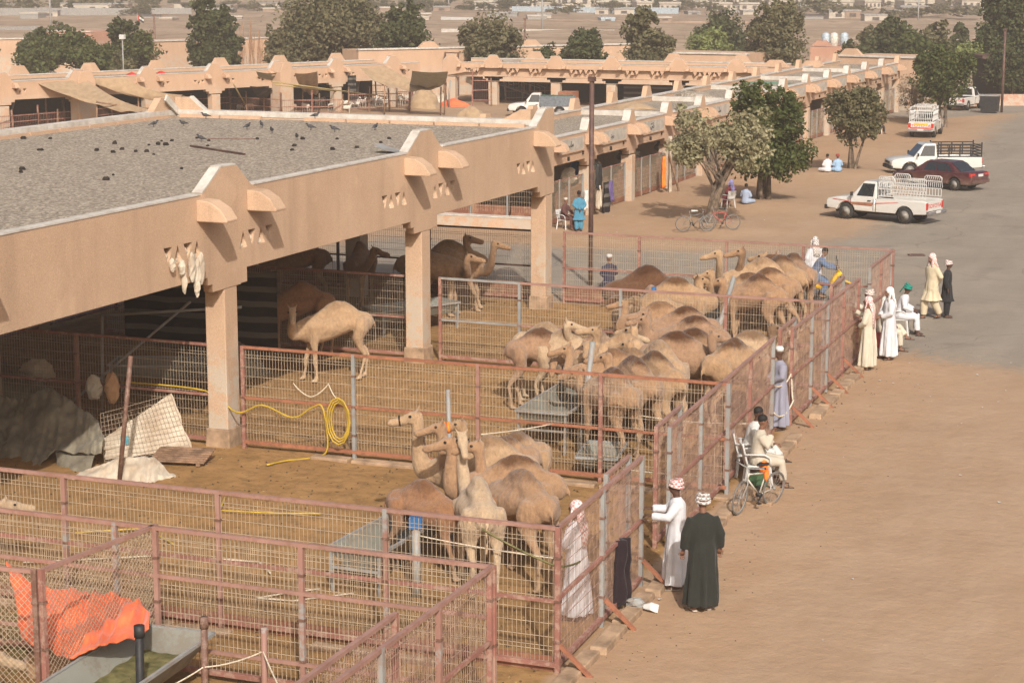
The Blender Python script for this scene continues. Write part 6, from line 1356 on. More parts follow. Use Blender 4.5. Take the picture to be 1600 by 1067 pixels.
# white plastic chairs
def chair():
    t = thing('plastic_chair', 'x', 'chair'); b = MB()
    b.sheet(lambda u, v: ((u - .5) * .44, (v - .5) * .46, 0.44 - 0.02 * math.cos((v - .5) * 3)), 6, 6); b.build('seat', M['white'], t).modifiers.new('s', 'SOLIDIFY').thickness = 0.03
    b = MB(); b.sheet(lambda u, v: (-0.22 - 0.10 * v - 0.05 * math.cos((u - .5) * 3.0), (u - .5) * (.46 + .03 * v), 0.44 + v * 0.42), 8, 6); b.build('backrest', M['white'], t).modifiers.new('s', 'SOLIDIFY').thickness = 0.025
    for sx in (-1, 1):
        for sy in (-1, 1): b = MB(); b.bar((sx * .20, sy * .21, .44), (sx * .25, sy * .25, 0), .045); b.build('leg', M['white'], t)
    for sy in (-1, 1): b = MB(); b.path([(-.28, sy * .25, .66), (.10, sy * .27, .66), (.20, sy * .26, .60), (.22, sy * .24, .44)], .02, 6); b.build('armrest', M['white'], t)
    return t
pr_ = chair(); CH = 'white plastic chairs'
for i, (p, f, lb) in enumerate((((-9.48, 36.0), -2, 'white plastic chair under the seated beige figure by the bicycle'), ((-9.85, 36.75), -8, 'white plastic chair under the half hidden white seated figure'), ((-10.15, 53.05), -14, 'dark shaded plastic chair under the green turban'), ((-26.25, 70.25), -35, 'white plastic chair under the maroon figure by the first shop'), ((-22.2, 78.6), 120, 'white plastic chair behind the bare tree trunk'), ((-24.4, 118.45), 30, 'white plastic chair at the far shops'))):
    place(pr_, i == 0, (p[0], p[1], gz(*p)), YAW + R(f), lb, CH, scale=(0.84 if p[1] > 65 else 1.0))
t = thing('red_box', 'dark red plastic box used as a seat beside the robed figures', 'box', (-10.1, 50.65, 0), YAW); b = MB(); b.box((0, 0, .23), (.5, .5, .44), taper=1.06); b.build('body', simple('dark_red_plastic', (0.24, 0.03, 0.03), .5), t, bevel=.02); b = MB(); b.box((0, 0, .46), (.55, .55, .04)); b.build('lid', simple('dark_red_lid', (0.2, 0.03, 0.03), .5), t)
# bicycles
def bicycle(label, p, rz, fcol, lean=0.0, steer=0.0, r=0.34, extra=None, saddle='black', group='bicycles'):
    t = thing('bicycle', label, 'bicycle', (p[0], p[1], gz(*p)), rz, group); t.rotation_euler = (lean, 0, rz); t.scale = ((0.84 if p[1] > 65 else 0.93),) * 3
    V = Vector; rw, fw_ = V((-.52, 0, r)), V((.54, 0, r)); bb = V((-.06, 0, .29)); st = V((-.22, 0, .78)); hd0, hd1 = V((.34, 0, .82)), V((.38, 0, .70))
    def whl(c, yaw):
        Rz = Matrix.Rotation(yaw, 3, 'Z'); P = lambda rad, x: c + Rz @ V((rad * math.cos(x), 0, rad * math.sin(x)))
        w_ = thing_part('wheel', t); n = 28
        b = MB(); b.path([P(r - .01, i / n * 2 * math.pi) for i in range(n)], .021, 7, close=True); b.build('tyre', M['tyre_grey'], w_)
        b = MB(); b.path([P(r - .04, i / n * 2 * math.pi) for i in range(n)], .008, 5, close=True)
        for i in range(14): b.bar(c, P(r - .04, i / 14 * 2 * math.pi), .004)
        b.path([c + Rz @ V((0, -.04, 0)), c + Rz @ V((0, .04, 0))], .022, 8); b.build('rim', M['galv'], w_)
    whl(rw, 0); whl(fw_, steer)
    b = MB()
    for a_, c_, q in ((bb, st, .016), (bb, hd1, .02), (st + V((.02, 0, -.06)), hd0 + V((0, 0, -.03)), .016), (hd0, hd1, .02), (bb, rw, .010), (st + V((.02, 0, -.08)), rw, .009)): b.path([a_, c_], q, 7)
    fo = b.build('frame', M['carpaint'], t); fo.color = (*fcol, 1)
    b = MB()
    for q in (-1, 1): b.path([hd1, hd1 + V((.03, .05 * q, -.08)), fw_ + V((-.02, .05 * q, .05)), fw_ + V((0, .05 * q, 0))], .014, 6)
    b.build('fork', M['galv'], t)
    b = MB(); Rz = Matrix.Rotation(steer, 3, 'Z'); b.path([hd0 + Rz @ V((.0, -.30, .16)), hd0 + Rz @ V((.04, -.14, .13)), hd0 + Rz @ V((.05, 0, .10)), hd0 + Rz @ V((.04, .14, .13)), hd0 + Rz @ V((.0, .30, .16))], .013, 6); b.path([hd0, hd0 + V((.03, 0, .10))], .016, 6); b.build('handlebar', M['galv'], t)
    for q in (-1, 1): b = MB(); b.path([hd0 + Rz @ V((.0, .22 * q, .15)), hd0 + Rz @ V((-.02, .33 * q, .165))], .02, 6); b.build('grip', M['black'], t)
    b = MB(); b.path([st, st + V((-.03, 0, .13))], .013, 6); b.build('seat_post', M['galv'], t)
    b = MB(); b.prism([(-.17, -.08), (-.17, .08), (-.02, .06), (.12, .018), (.12, -.018), (-.02, -.06)], 'z', .91, .96); b.build('saddle', M[saddle], t, bevel=.012)
    b = MB(); b.path([bb + V((0, -.05, 0)), bb + V((0, .05, 0))], .05, 10); b.bar(bb + V((0, .06, 0)), bb + V((.1, .06, -.13)), .02); b.bar(bb + V((0, -.06, 0)), bb + V((-.1, -.06, .13)), .02); b.box(bb + V((.1, .1, -.13)), (.09, .08, .02)); b.box(bb + V((-.1, -.1, .13)), (.09, .08, .02)); b.build('crank', M['black'], t)
    return t
def thing_part(name, parent):
    o = bpy.data.objects.new(name, None); COL.objects.link(o); o.parent = parent; o.empty_display_size = .05; return o
M['tyre_grey'] = simple('dusty_tyre', (0.15, 0.135, 0.12), 0.9)
tb = bicycle('white mountain bicycle with an orange cloth on it, leaning by the near seated figures', (-9.08, 34.36), R(-113), (0.50, 0.49, 0.43), R(-7), R(14), group='bicycles')
b = MB(); crumple(b, (-.12, -.02, .86), (.10, .09, .13), 81, 12, 8); crumple(b, (-.16, .05, .70), (.05, .05, .13), 82, 10, 7); b.build('orange_cloth', M['orange'], tb, fix=True)
bicycle('grey bicycle with a white saddle in front of the bare tree trunk', (-21.35, 71.05), YAW + R(0), (0.12, 0.13, 0.14), R(4), R(10), saddle='white')
bicycle('red framed bicycle behind the bare tree trunk', (-20.55, 71.8), YAW + R(180), (0.5, 0.04, 0.05), R(-4), R(0))
t = thing('green_bag', 'green bag under the chair by the bicycle', 'bag', (-9.35, 35.6, 0)); b = MB(); crumple(b, (0, 0, .2), (.2, .16, .16), 83, 12, 8); b.build('bag', simple('green_bag_cloth', (.04, .085, .035), .8), t)
# yellow motorcycle
t = thing('motorcycle', 'yellow motorcycle with two mirrors behind the rear fence', 'motorcycle', (-13.3, 57.35, 0), YAW - R(6))
for x_ in (-.65, .65):
    w_ = thing_part('wheel', t); b = MB(); b.path([(x_ + .29 * math.cos(i / 20 * 6.283), 0, .30 + .29 * math.sin(i / 20 * 6.283)) for i in range(20)], .055, 8, close=True); b.build('tyre', M['rubber'], w_); b = MB(); b.path([(x_, -.05, .3), (x_, .05, .3)], .16, 12); b.build('hub', M['galv'], w_)
b = MB(); b.smooth = True; b.path([(-.95, 0, .66), (-.6, 0, .66), (-.3, 0, .58), (.05, 0, .46), (.2, 0, .42)], [(.08, .05), (.14, .09), (.15, .13), (.13, .13), (.06, .05)], 10); b.build('body', M['yellow'], t)
b = MB(); b.path([(.55, 0, .92), (.42, 0, .80), (.30, 0, .62), (.22, 0, .45)], [(.13, .10), (.18, .08), (.20, .06), (.14, .05)], 10); b.path([(.45, 0, .62), (.65, 0, .66), (.9, 0, .56)], [(.06, .03), (.07, .03), (.05, .02)], 8); b.build('fairing', M['yellow'], t)
b = MB(); b.path([(-.72, 0, .76), (-.3, 0, .76), (.02, 0, .72)], [(.12, .05), (.14, .05), (.08, .04)], 10); b.build('seat', M['black'], t)
b = MB(); b.path([(.38, -.34, 1.02), (.45, 0, .98), (.38, .34, 1.02)], .018, 6); b.path([(.48, 0, .98), (.66, 0, .32)], .03, 6); b.build('handlebar', M['black'], t)
for q in (-1, 1): b = MB(); b.path([(.40, .28 * q, 1.02), (.42, .36 * q, 1.22)], .01, 5); b.ell((.42, .38 * q, 1.28), (.02, .05, .08), 8, 5); b.build('mirror', M['black'], t)
# ================================================================ VEHICLES
VS = 0.89
def arch(cx, r, zb, n=9, rev=False):
    p = [(cx + r * math.cos(math.pi * i / n), max(zb, 0.34 + r * math.sin(math.pi * i / n))) for i in range(n + 1)]
    return p
M['hubsteel'] = simple('dusty_wheel_steel', (.26, .24, .21), .6, .2)
def wheel(parent, x, y, r=0.34, w_=0.22, spoke=True):
    t = thing_part('wheel', parent); t.location = (x, y, r); s_ = 1 if y > 0 else -1
    b = MB(); n = 20; prof = [(-w_ / 2, r * .64), (-w_ / 2, r * .93), (-w_ * .3, r), (w_ * .3, r), (w_ / 2, r * .93), (w_ / 2, r * .64)]
    b.loft([[Vector((rr_ * math.cos(2 * math.pi * k / n), yy, rr_ * math.sin(2 * math.pi * k / n))) for k in range(n)] for yy, rr_ in prof], cap=False); b.build('tyre', M['rubber'], t)
    b = MB(); o = s_ * w_ * .42
    b.loft([[Vector((rr_ * math.cos(2 * math.pi * k / n), yy, rr_ * math.sin(2 * math.pi * k / n))) for k in range(n)] for yy, rr_ in ((o + s_ * .01, r * .65), (o - s_ * .03, r * .56), (o - s_ * .06, r * .34), (o - s_ * .02, r * .26), (o, r * .12))])
    b.build('rim', M['hubsteel'], t)
    b = MB()
    for k in range(8): a_ = k * math.pi / 4; b.box((r * .47 * math.cos(a_), o - s_ * .018, r * .47 * math.sin(a_)), (.035, .02, .035))
    b.build('rim_hole', M['dark'], t, kind='stuff'); return t
def side_body(outl, width, name, t, mat, bev=0.05, col=None, taper=None):
    me = curve2d([outl], width, mat, name, bev)
    for v in me.vertices:
        x, z, y = v.co.x, v.co.y, v.co.z
        if taper: y *= taper(x, z)
        v.co = (x, y, z)
    bm = bmesh.new(); bm.from_mesh(me); bmesh.ops.recalc_face_normals(bm, faces=bm.faces); bm.to_mesh(me); bm.free()
    o = link(me, name, t)
    if col: o.color = (*col, 1)
    return o
def quad(name, pts, mat, t, col=None, thick=0.012):
    b = MB(); p = [Vector(q) for q in pts]; n = (p[1] - p[0]).cross(p[2] - p[0]).normalized() * thick
    k = len(p); b.add([q + n * .5 for q in p] + [q - n * .5 for q in p], [tuple(range(k)), tuple(range(2 * k - 1, k - 1, -1))] + [(i, (i + 1) % k, k + (i + 1) % k, k + i) for i in range(k)], False)
    o = b.build(name, mat, t)
    if col: o.color = (*col, 1)
    return o
def text(s_, size, mat, name, parent, loc, rot, ext=0.004, squash=1.0):
    cu = bpy.data.curves.new(name, 'FONT'); cu.body = s_; cu.size = size; cu.extrude = ext; cu.align_x = 'CENTER'; cu.align_y = 'CENTER'; cu.space_character = 1.05
    o = bpy.data.objects.new(name, cu); COL.objects.link(o); dg = bpy.context.evaluated_depsgraph_get(); me = bpy.data.meshes.new_from_object(o.evaluated_get(dg)); bpy.data.objects.remove(o); bpy.data.curves.remove(cu)
    me.materials.clear(); me.materials.append(mat); o = link(me, name, parent); o.location = loc; o.rotation_euler = rot; o.scale = (squash, 1, 1); return o
def cabin(t, col, x0, x1, x2, x3, zb, zt, wb, wt, name='cab', pillar=None, glassm='glass'):
    """greenhouse: windscreen foot x0, roof front x1, roof rear x2, rear foot x3"""
    b = MB(); b.smooth = False
    lo = [(x0, -wb / 2, zb), (x3, -wb / 2, zb), (x3, wb / 2, zb), (x0, wb / 2, zb)]; up_ = [(x1, -wt / 2, zt), (x2, -wt / 2, zt), (x2, wt / 2, zt), (x1, wt / 2, zt)]
    b.add(lo + up_, [(0, 1, 5, 4), (1, 2, 6, 5), (2, 3, 7, 6), (3, 0, 4, 7), (4, 5, 6, 7)], False); o = b.build(name, M['carpaint'], t, bevel=0.07); o.modifiers[0].segments = 3; o.modifiers[0].angle_limit = R(20); o.color = (*col, 1)
    def L(u, v, s_): # point on side
        a_ = Vector((x0, s_ * wb / 2, zb)).lerp(Vector((x3, s_ * wb / 2, zb)), u); c_ = Vector((x1, s_ * wt / 2, zt)).lerp(Vector((x2, s_ * wt / 2, zt)), u); p = a_.lerp(c_, v); p.y += s_ * 0.006; return p
    return L
def pickup(label, pos, rz, col=(0.58, 0.57, 0.54), rack=None, stripes=True, tail='TOYOTA', rust=True, yell=False, group='pickup trucks parked along the street', load=None, cabcol=None):
    t = thing('pickup_truck', label, 'pickup', (pos[0], pos[1], gz(pos[0], pos[1]) + 0.0), rz, group, VS); W = 1.66; zl = 0.42
    belt = 1.02
    fr = [(2.42, .46), (2.46, .62), (2.44, .80), (2.36, .90), (1.9, .98), (1.30, belt + .01), (0.02, belt + .01), (0.02, zl)] + [(0.95, zl)] + [(1.45 - .43 * math.cos(math.pi * i / 9), max(zl, .36 + .43 * math.sin(math.pi * i / 9))) for i in range(10)] + [(1.95, zl)]
    side_body(fr, W, 'front_body', t, M['carpaint'], .05, col, lambda x, z: 1 - .06 * max(0, (x - 1.9) / .55) - .04 * max(0, (z - .8) / .2))
    # bed sides with wheel arch
    bs = [(-0.02, zl), (-0.02, belt), (-2.42, belt), (-2.44, zl + .06)] + [(-1.0, zl)] * 0 + [(-1.85, zl + .02)] + [(-1.40 - .43 * math.cos(math.pi * i / 9), max(zl, .36 + .43 * math.sin(math.pi * i / 9))) for i in range(10)] + [(-0.95, zl)]
    for s_ in (-1, 1):
        o = side_body(bs, .10, 'bed_side', t, M['carpaint'], .02, col); 
        for v in o.data.vertices: v.co.y += s_ * (W / 2 - .05)
    b = MB(); b.box((-1.22, 0, .62), (2.38, W - .2, .05)); b.box((-0.06, 0, .82), (.06, W - .2, .40)); b.build('bed_floor', M['black'], t)
    tg_ = MB(); tg_.box((-2.40, 0, .80), (.06, W - .14, .44)); o = tg_.build('tailgate', M['carpaint'], t, bevel=.015); o.color = (*col, 1); tgo = o
    text(tail, .24, M['red'], 'lettering', tgo, (-2.438, 0, .80), (R(90), 0, R(-90)), squash=1.25)
    if yell:
        quad('reflective_strip', [(-2.436, -.70, .62), (-2.436, .70, .62), (-2.436, .70, .70), (-2.436, -.70, .70)], M['red'], tgo, thick=.01); quad('reflective_strip', [(-2.44, -.45, .86), (-2.44, .45, .86), (-2.44, .45, .98), (-2.44, -.45, .98)], M['yellow'], tgo, thick=.012)
    L = cabin(t, col, 1.28, .66, .02, -0.02, belt - .02, 1.74, W - .06, W - .34)
    for s_ in (-1, 1):
        quad('side_window', [L(.22, .12, s_), L(.88, .12, s_), L(.88, .86, s_), L(.10, .86, s_)], M['glass'], t)
        b = MB(); b.path([(1.08, s_ * .84, 1.08), (1.08, s_ * 1.0, 1.12)], .02, 6); b.box((1.08, s_ * 1.0, 1.17), (.08, .14, .18)); b.build('wing_mirror', M['black'], t, bevel=.02)
        b = MB(); b.box((.30, s_ * (W / 2 + .004), .90), (.16, .03, .035)); b.build('door_handle', M['black'], t)
        b = MB(); b.box((1.20, s_ * (W / 2 + .002), .72), (.012, .012, .5)); b.box((.10, s_ * (W / 2 + .002), .72), (.012, .012, .5)); b.build('door_seam', M['dark'], t, kind='stuff')
        b = MB(); b.box((-2.425, s_ * (W / 2 - .09), .82), (.06, .17, .30)); b.build('tail_lamp', M['lampred'], t, bevel=.01)
        b = MB(); b.box((2.37, s_ * .60, .76), (.12, .34, .16)); b.build('headlamp', M['lampclear'], t, bevel=.03)
        for x in (1.45, -1.40): wheel(t, x, s_ * (W / 2 - .11), .36, .22)
        if stripes:
            quad('side_stripe', [(1.15, s_ * (W / 2 + .006), .68), (.15, s_ * (W / 2 + .006), .68), (.10, s_ * (W / 2 + .006), .82), (1.25, s_ * (W / 2 + .006), .80)], M['rail_rust'], t, thick=.006)
            quad('side_stripe', [(2.1, s_ * (W / 2 - .02), .86), (1.2, s_ * (W / 2 + .006), .80), (1.2, s_ * (W / 2 + .006), .83), (2.1, s_ * (W / 2 - .02), .885)], M['red'], t, thick=.006)
            quad('side_stripe', [(0, s_ * (W / 2 + .006), .78), (-1.1, s_ * (W / 2 + .006), .90), (-1.1, s_ * (W / 2 + .006), .92), (0, s_ * (W / 2 + .006), .82)], M['red'], t, thick=.006)
    quad('windscreen', [(1.225, -.66, 1.08), (1.225, .66, 1.08), (.74, .56, 1.65), (.74, -.56, 1.65)], M['glass'], t)
    quad('rear_window', [(-.016, .60, 1.12), (-.016, -.60, 1.12), (-.004, -.54, 1.6), (-.004, .54, 1.6)], M['glass'], t)
    b = MB(); b.box((2.45, 0, .50), (.16, W - .04, .2)); b.build('front_bumper', M['black'], t, bevel=.04)
    b = MB(); b.box((-2.54, 0, .50), (.16, W - .06, .14)); b.build('rear_bumper', M['chrome'], t, bevel=.02)
    b = MB(); b.box((-2.63, 0, .56), (.015, .40, .12)); b.build('number_plate', M['white'], t)
    b = MB(); b.box((2.47, 0, .74), (.03, .8, .12)); b.build('grille', M['black'], t)
    b = MB(); b.box((0, 0, .38), (4.2, 1.0, .16)); b.build('chassis', M['dark'], t)
    if rack in ('white', 'dome'):
        m_ = M['white']; x0, x1, y_, z0, z1 = -.12, -2.36, W / 2 - .07, belt + .02, 2.0
        rk = thing_part('cargo_rack', t)
        for s_ in (-1, 1):
            b = MB()
            for z in (z0, z0 + .10, z0 + .42, z1 - .22): b.bar((x0, s_ * y_, z), (x1, s_ * y_, z), .035)
            for i in range(17): x = x0 + (x1 - x0) * i / 16; b.bar((x, s_ * y_, z0 + .08), (x, s_ * y_, z0 + .44), .025)
            for i in range(25): x = x0 + (x1 - x0) * i / 24; b.path([(x, s_ * y_, z0 + .44), (x - .045, s_ * y_, z0 + .50), (x, s_ * y_, z1 - .22)], .014, 4)
            b.build('side_rail', m_, rk, kind='stuff')
            for xa, xb in ((x0, -.85), (-1.55, x1)):
                b = MB(); b.path([(xa, s_ * y_, z1 - .22), (xa, s_ * y_, z1 - .06), (xa - .08, s_ * y_, z1), (xb + .08, s_ * y_, z1), (xb, s_ * y_, z1 - .06), (xb, s_ * y_, z1 - .22)], .024, 6)
                for i in range(1, 8): x = xa + (xb - xa) * i / 8; b.path([(x + .03, s_ * y_, z1 - .2), (x - .03, s_ * y_, z1 - .02)], .014, 4)
                b.build('raised_panel', m_, rk)
        b = MB()
        for z in (z0 + .1, z0 + .42, z1 - .12): b.bar((x0, -y_, z), (x0, y_, z), .035)
        for i in range(12): yy = -y_ + 2 * y_ * i / 11; b.bar((x0, yy, z0), (x0, yy, z1 - .12), .025)
        b.build('front_panel', m_, rk, kind='stuff')
        if rack == 'dome':
            b = MB()
            for x in (x0, (x0 + x1) / 2, x1): b.path([(x, -y_, z1 - .2), (x, -y_ * .8, z1 + .06), (x, y_ * .8, z1 + .06), (x, y_, z1 - .2)], .03, 6)
            for yy in (-.55, 0, .55): b.bar((x0, yy, z1 + .06), (x1, yy, z1 + .06), .03)
            for i in range(11): yy = -y_ + 2 * y_ * i / 10; b.bar((x1, yy, z0), (x1, yy * .9 + .08, z1 - .25), .03)
            b.bar((x1, -y_, z0 + .02), (x1, y_, z0 + .02), .05); b.bar((x1, -y_, z1 - .22), (x1, y_, z1 - .22), .05); b.build('roof_hoops', m_, rk, kind='stuff')
    if rack == 'black':
        rk = thing_part('cargo_rack', t); b = MB(); y_ = W / 2 - .05
        for s_ in (-1, 1):
            for z in (1.05, 1.20, 1.36, 1.52, 1.70): b.bar((-.05, s_ * y_, z), (-2.4, s_ * y_, z), .05)
            for i in range(5): x = -.05 - 2.35 * i / 4; b.bar((x, s_ * y_, 1.0), (x, s_ * y_, 1.80 if i in (0, 4) else 1.7), .06)
        for x in (-.05, -2.4):
            for z in (1.05, 1.2, 1.35, 1.5, 1.6): b.bar((x, -y_, z), (x, y_, z), .05)
        for i in range(4): b.path([(-1.0 - .12 * i, -y_ - .03, 1.15), (-1.06 - .12 * i, -y_ - .03, 1.32), (-1.0 - .12 * i, -y_ - .03, 1.5)], .02, 5)
        b.build('bars', M['black'], rk, kind='stuff')
    if rack == 'grey':
        rk = thing_part('cargo_box', t); y_ = W / 2 + .03
        for s_ in (-1, 1):
            b = MB(); b.box((-1.2, s_ * y_, 1.15), (2.6, .04, .75)); b.build('side_sheet', M['galvdark'], rk)
        b = MB(); b.box((.05, 0, 1.35), (.04, W, .5)); b.build('front_sheet', M['galvdark'], rk)
        b = MB(); b.sheet(lambda u, v: (-2.4 + 2.4 * u, (v - .5) * W, 1.5 + .08 * math.sin(u * 22) * math.sin(v * 9)), 20, 10); b.build('green_net', simple('green_net', (.05, .14, .07), .9), rk)
    return t
M['galvdark'] = simple('dark_grey_sheet', (.14, .16, .18), .6)
Wh = (0.58, 0.57, 0.53)
def mid(a_, b_): return ((a_[0] + b_[0]) / 2, (a_[1] + b_[1]) / 2)
# heading from wheel contact points: front wheel -> rear wheel
def axle_pose(fpx, rpx, wb=2.85, side=-1, halfw=0.72, front_x=1.45):
    f_, r_ = G(*fpx), G(*rpx); d = (f_ - r_); d.z = 0; d.normalize(); rz = math.atan2(d.y, d.x); n = Vector((-d.y, d.x, 0)); c = f_.lerp(r_, .5) + n * halfw * (-side); c -= d * 0.02; return (c.x, c.y), rz
p, rz = axle_pose((1328, 342), (1411, 349), side=1)
p, rz = ((G(1328, 342) + G(1411, 349)) / 2), math.atan2(G(1328, 342).y - G(1411, 349).y, G(1328, 342).x - G(1411, 349).x)
n_ = Vector((math.sin(rz), -math.cos(rz), 0)) * 0.60      # towards the far side
pickup('white pickup with a white ornamental rack and red side stripes, nearest parked vehicle', (p.x + n_.x, p.y + n_.y), rz, Wh, 'white')
p = G(1398, 276).lerp(G(1505, 278), .5); rz = math.atan2(G(1398, 276).y - G(1505, 276).y, G(1398, 276).x - G(1505, 276).x)
pickup('white pickup with a black slatted cargo rack behind the maroon car', (p.x, p.y + .9), rz + R(4), Wh, 'black', stripes=False)
p = G(1436, 216); pickup('white pickup seen from behind with a hooped white rack by the far shops', (p.x, p.y + 2.2), R(92), Wh, 'dome', stripes=False, yell=True)
p = G(1503, 172); pickup('white pickup parked far down the street behind the round tree', (p.x, p.y + 1), R(80), Wh, None, stripes=False)
p = G(838, 183); pickup('white pickup with a dark grey covered cargo box in the courtyard', (p.x, p.y + .9), YAW + R(176), Wh, 'grey', stripes=False)
p = G(830, 145); pickup('white pickup behind the back arcade, seen between its piers', (p.x + 1, 143.5), R(178), Wh, 'white', stripes=False)
p = G(0, 0)
p = row3_at(12.5, 7.5, 0); pickup('pale pickup parked in the shade behind the left row', (p.x, p.y), R(150), (0.45, 0.47, 0.48), None, stripes=False)
def sedan(label, pos, rz, col, group='saloon cars'):
    t = thing('saloon_car', label, 'car', (pos[0], pos[1], gz(pos[0], pos[1])), rz, group, VS); W = 1.74; zl = .30
    o_ = [(2.36, .38), (2.40, .55), (2.30, .68), (1.9, .77), (1.15, .86), (-1.25, .92), (-2.0, .96), (-2.30, .93), (-2.38, .70), (-2.34, .40), (-2.2, zl), (-1.80, zl)] + [(-1.38 - .37 * math.cos(math.pi * i / 9), max(zl, .31 + .37 * math.sin(math.pi * i / 9))) for i in range(10)] + [(-1.0, zl), (.98, zl)] + [(1.40 - .37 * math.cos(math.pi * i / 9), max(zl, .31 + .37 * math.sin(math.pi * i / 9))) for i in range(10)] + [(1.8, zl), (2.25, zl)]
    side_body(o_[::-1], W, 'body', t, M['carpaint'], .07, col, lambda x, z: 1 - .12 * max(0, (abs(x) - 1.7) / .7) ** 1.5 - .05 * max(0, (z - .65) / .3))
    L = cabin(t, col, 1.12, .35, -.95, -1.72, .86, 1.40, W - .16, W - .52)
    for s_ in (-1, 1):
        quad('side_window', [L(.20, .14, s_), L(.47, .14, s_), L(.47, .86, s_), L(.13, .86, s_)], M['glass'], t)
        quad('side_window', [L(.50, .14, s_), L(.70, .14, s_), L(.76, .86, s_), L(.50, .86, s_)], M['glass'], t)
        quad('quarter_window', [L(.73, .14, s_), L(.84, .14, s_), L(.88, .70, s_), L(.785, .86, s_)], M['glass'], t)
        b = MB(); b.box((.85, s_ * .90, .98), (.10, .16, .12)); b.build('wing_mirror', M['carpaint'], t, bevel=.03).color = (*col, 1)
        for x in (.12, -.75): b = MB(); b.box((x, s_ * (W / 2 - .012), .80), (.16, .03, .03)); b.build('door_handle', M['carpaint'], t).color = (*col, 1)
        b = MB(); b.box((-2.27, s_ * .60, .80), (.16, .38, .17)); b.build('tail_lamp', M['lampred'], t, bevel=.03)
        b = MB(); b.box((2.26, s_ * .58, .60), (.16, .38, .12)); b.build('headlamp', M['lampclear'], t, bevel=.03)
        for x in (1.40, -1.38): wheel(t, x, s_ * (W / 2 - .13), .31, .20)
    quad('windscreen', [(1.07, -.66, .93), (1.07, .66, .93), (.42, .53, 1.36), (.42, -.53, 1.36)], M['glass'], t)
    quad('rear_window', [(-1.66, .64, .93), (-1.66, -.64, .93), (-1.02, -.52, 1.36), (-1.02, .52, 1.36)], M['glass'], t)
    b = MB(); b.box((-2.38, 0, .48), (.12, W - .24, .18)); b.build('rear_bumper', M['carpaint'], t, bevel=.04).color = (*col, 1)
    b = MB(); b.box((-2.385, 0, .79), (.02, .42, .13)); b.build('number_plate', M['white'], t)
    b = MB(); b.box((0, 0, .27), (3.8, 1.3, .1)); b.build('underbody', M['dark'], t)
    return t
fw2, rw2 = G(1408, 292), G(1493, 299); rz = math.atan2(fw2.y - rw2.y, fw2.x - rw2.x); p = fw2.lerp(rw2, .5); n_ = Vector((math.sin(rz), -math.cos(rz), 0)) * .75
sedan('dark maroon saloon car parked between the two white pickups', (p.x + n_.x + .1, p.y + n_.y + .2), rz - R(4), (0.055, 0.008, 0.012))
p = G(572, 190, 1.3); sedan('silver saloon car whose roof shows above the shed roof edge', (p.x, p.y), YAW + R(160), (0.33, 0.33, 0.31))

# ================================================================ GOATS, PIGEONS, SMALL THINGS
def goat_mesh(seed, up=True):
    b = MB(); b.smooth = True; V = Vector
    b.path([(-.36, 0, .50), (-.30, 0, .50), (-.1, 0, .49), (.12, 0, .50), (.28, 0, .52), (.36, 0, .54)], [(.06, .08), (.11, .13), (.125, .15), (.12, .15), (.10, .13), (.06, .08)], 10)
    hz = .78 if up else .40
    b.path([(.26, 0, .56), (.36, 0, .64), (.42, 0, hz)], [.08, .06, .05], 8); b.path([(.38, 0, hz + .02), (.46, 0, hz + .02), (.56, 0, hz - .05), (.62, 0, hz - .08)], [.045, .058, .042, .028], 8)
    for q in (-1, 1):
        b.path([(.42, .04 * q, hz + .05), (.38, .12 * q, hz), (.37, .15 * q, hz - .04)], [.02, .025, .01], 5)
        b.path([(.24, .07 * q, .5), (.24, .075 * q, .25), (.25, .075 * q, .02)], [.05, .028, .025], 6); b.path([(-.28, .07 * q, .52), (-.26, .08 * q, .36), (-.31, .08 * q, .22), (-.28, .08 * q, .02)], [.07, .045, .026, .024], 6)
    b.path([(-.37, 0, .55), (-.42, 0, .50)], [.02, .01], 5)
    me = remesh(b, 'goat', 0.026, 3, .5); me.materials.append(M['goat']); return me
gms = [goat_mesh(0), goat_mesh(1, False)]
rr = random.Random(21)
gcols = [(0.62, 0.58, 0.50), (0.55, 0.50, 0.42), (0.40, 0.30, 0.22), (0.05, 0.04, 0.035), (0.66, 0.63, 0.57)]
def goats(n, xr, yr, lab, grp, cols=(0, 1, 4), seed=1):
    q = random.Random(seed)
    for i in range(n):
        px, py = q.uniform(*xr), q.uniform(*yr); p = G(px, py); o = bpy.data.objects.new('goat', gms[q.randrange(2)]); COL.objects.link(o)
        o.location = (p.x, p.y, gz(p.x, p.y)); o.rotation_euler = (0, 0, q.uniform(0, 6.28)); s_ = q.uniform(.85, 1.15); o.scale = (s_,) * 3; c = gcols[q.choice(cols)]; o.color = (*c, 1)
        tag(o, lab, 'goat', grp)
goats(22, (552, 668), (160, 172), 'white goat crowded in the pen under the wide tan awning', 'white goats under the wide tan awning')
goats(10, (440, 545), (165, 180), 'goat in the rusty pen right of the buttress behind the roof edge', 'goats in the rusty courtyard pen', (0, 1, 2, 3, 4), 2)
goats(7, (290, 430), (160, 178), 'goat in the pen behind the plain buttress pinnacle', 'goats behind the pinnacle', (0, 2, 3, 4), 3)
goats(5, (700, 850), (320, 334), 'goat in the shop end stall seen under the shed roof', 'goats in the end stall of the arcade', (0, 4, 3, 2), 4)
def pigeon():
    b = MB(); b.smooth = True
    b.path([(-.17, 0, .075), (-.08, 0, .10), (0, 0, .115), (.07, 0, .125), (.10, 0, .15), (.115, 0, .18), (.14, 0, .185), (.17, 0, .178)], [(.012, .006), (.03, .025), (.052, .048), (.042, .045), (.026, .03), (.024, .026), (.018, .018), (.004, .004)], 8)
    for q in (-1, 1): b.path([(.0, .02 * q, .08), (.005, .02 * q, 0)], .006, 4)
    return b.mesh('pigeon', [M['pigeon']])
pm = pigeon(); roof_z = 5.25
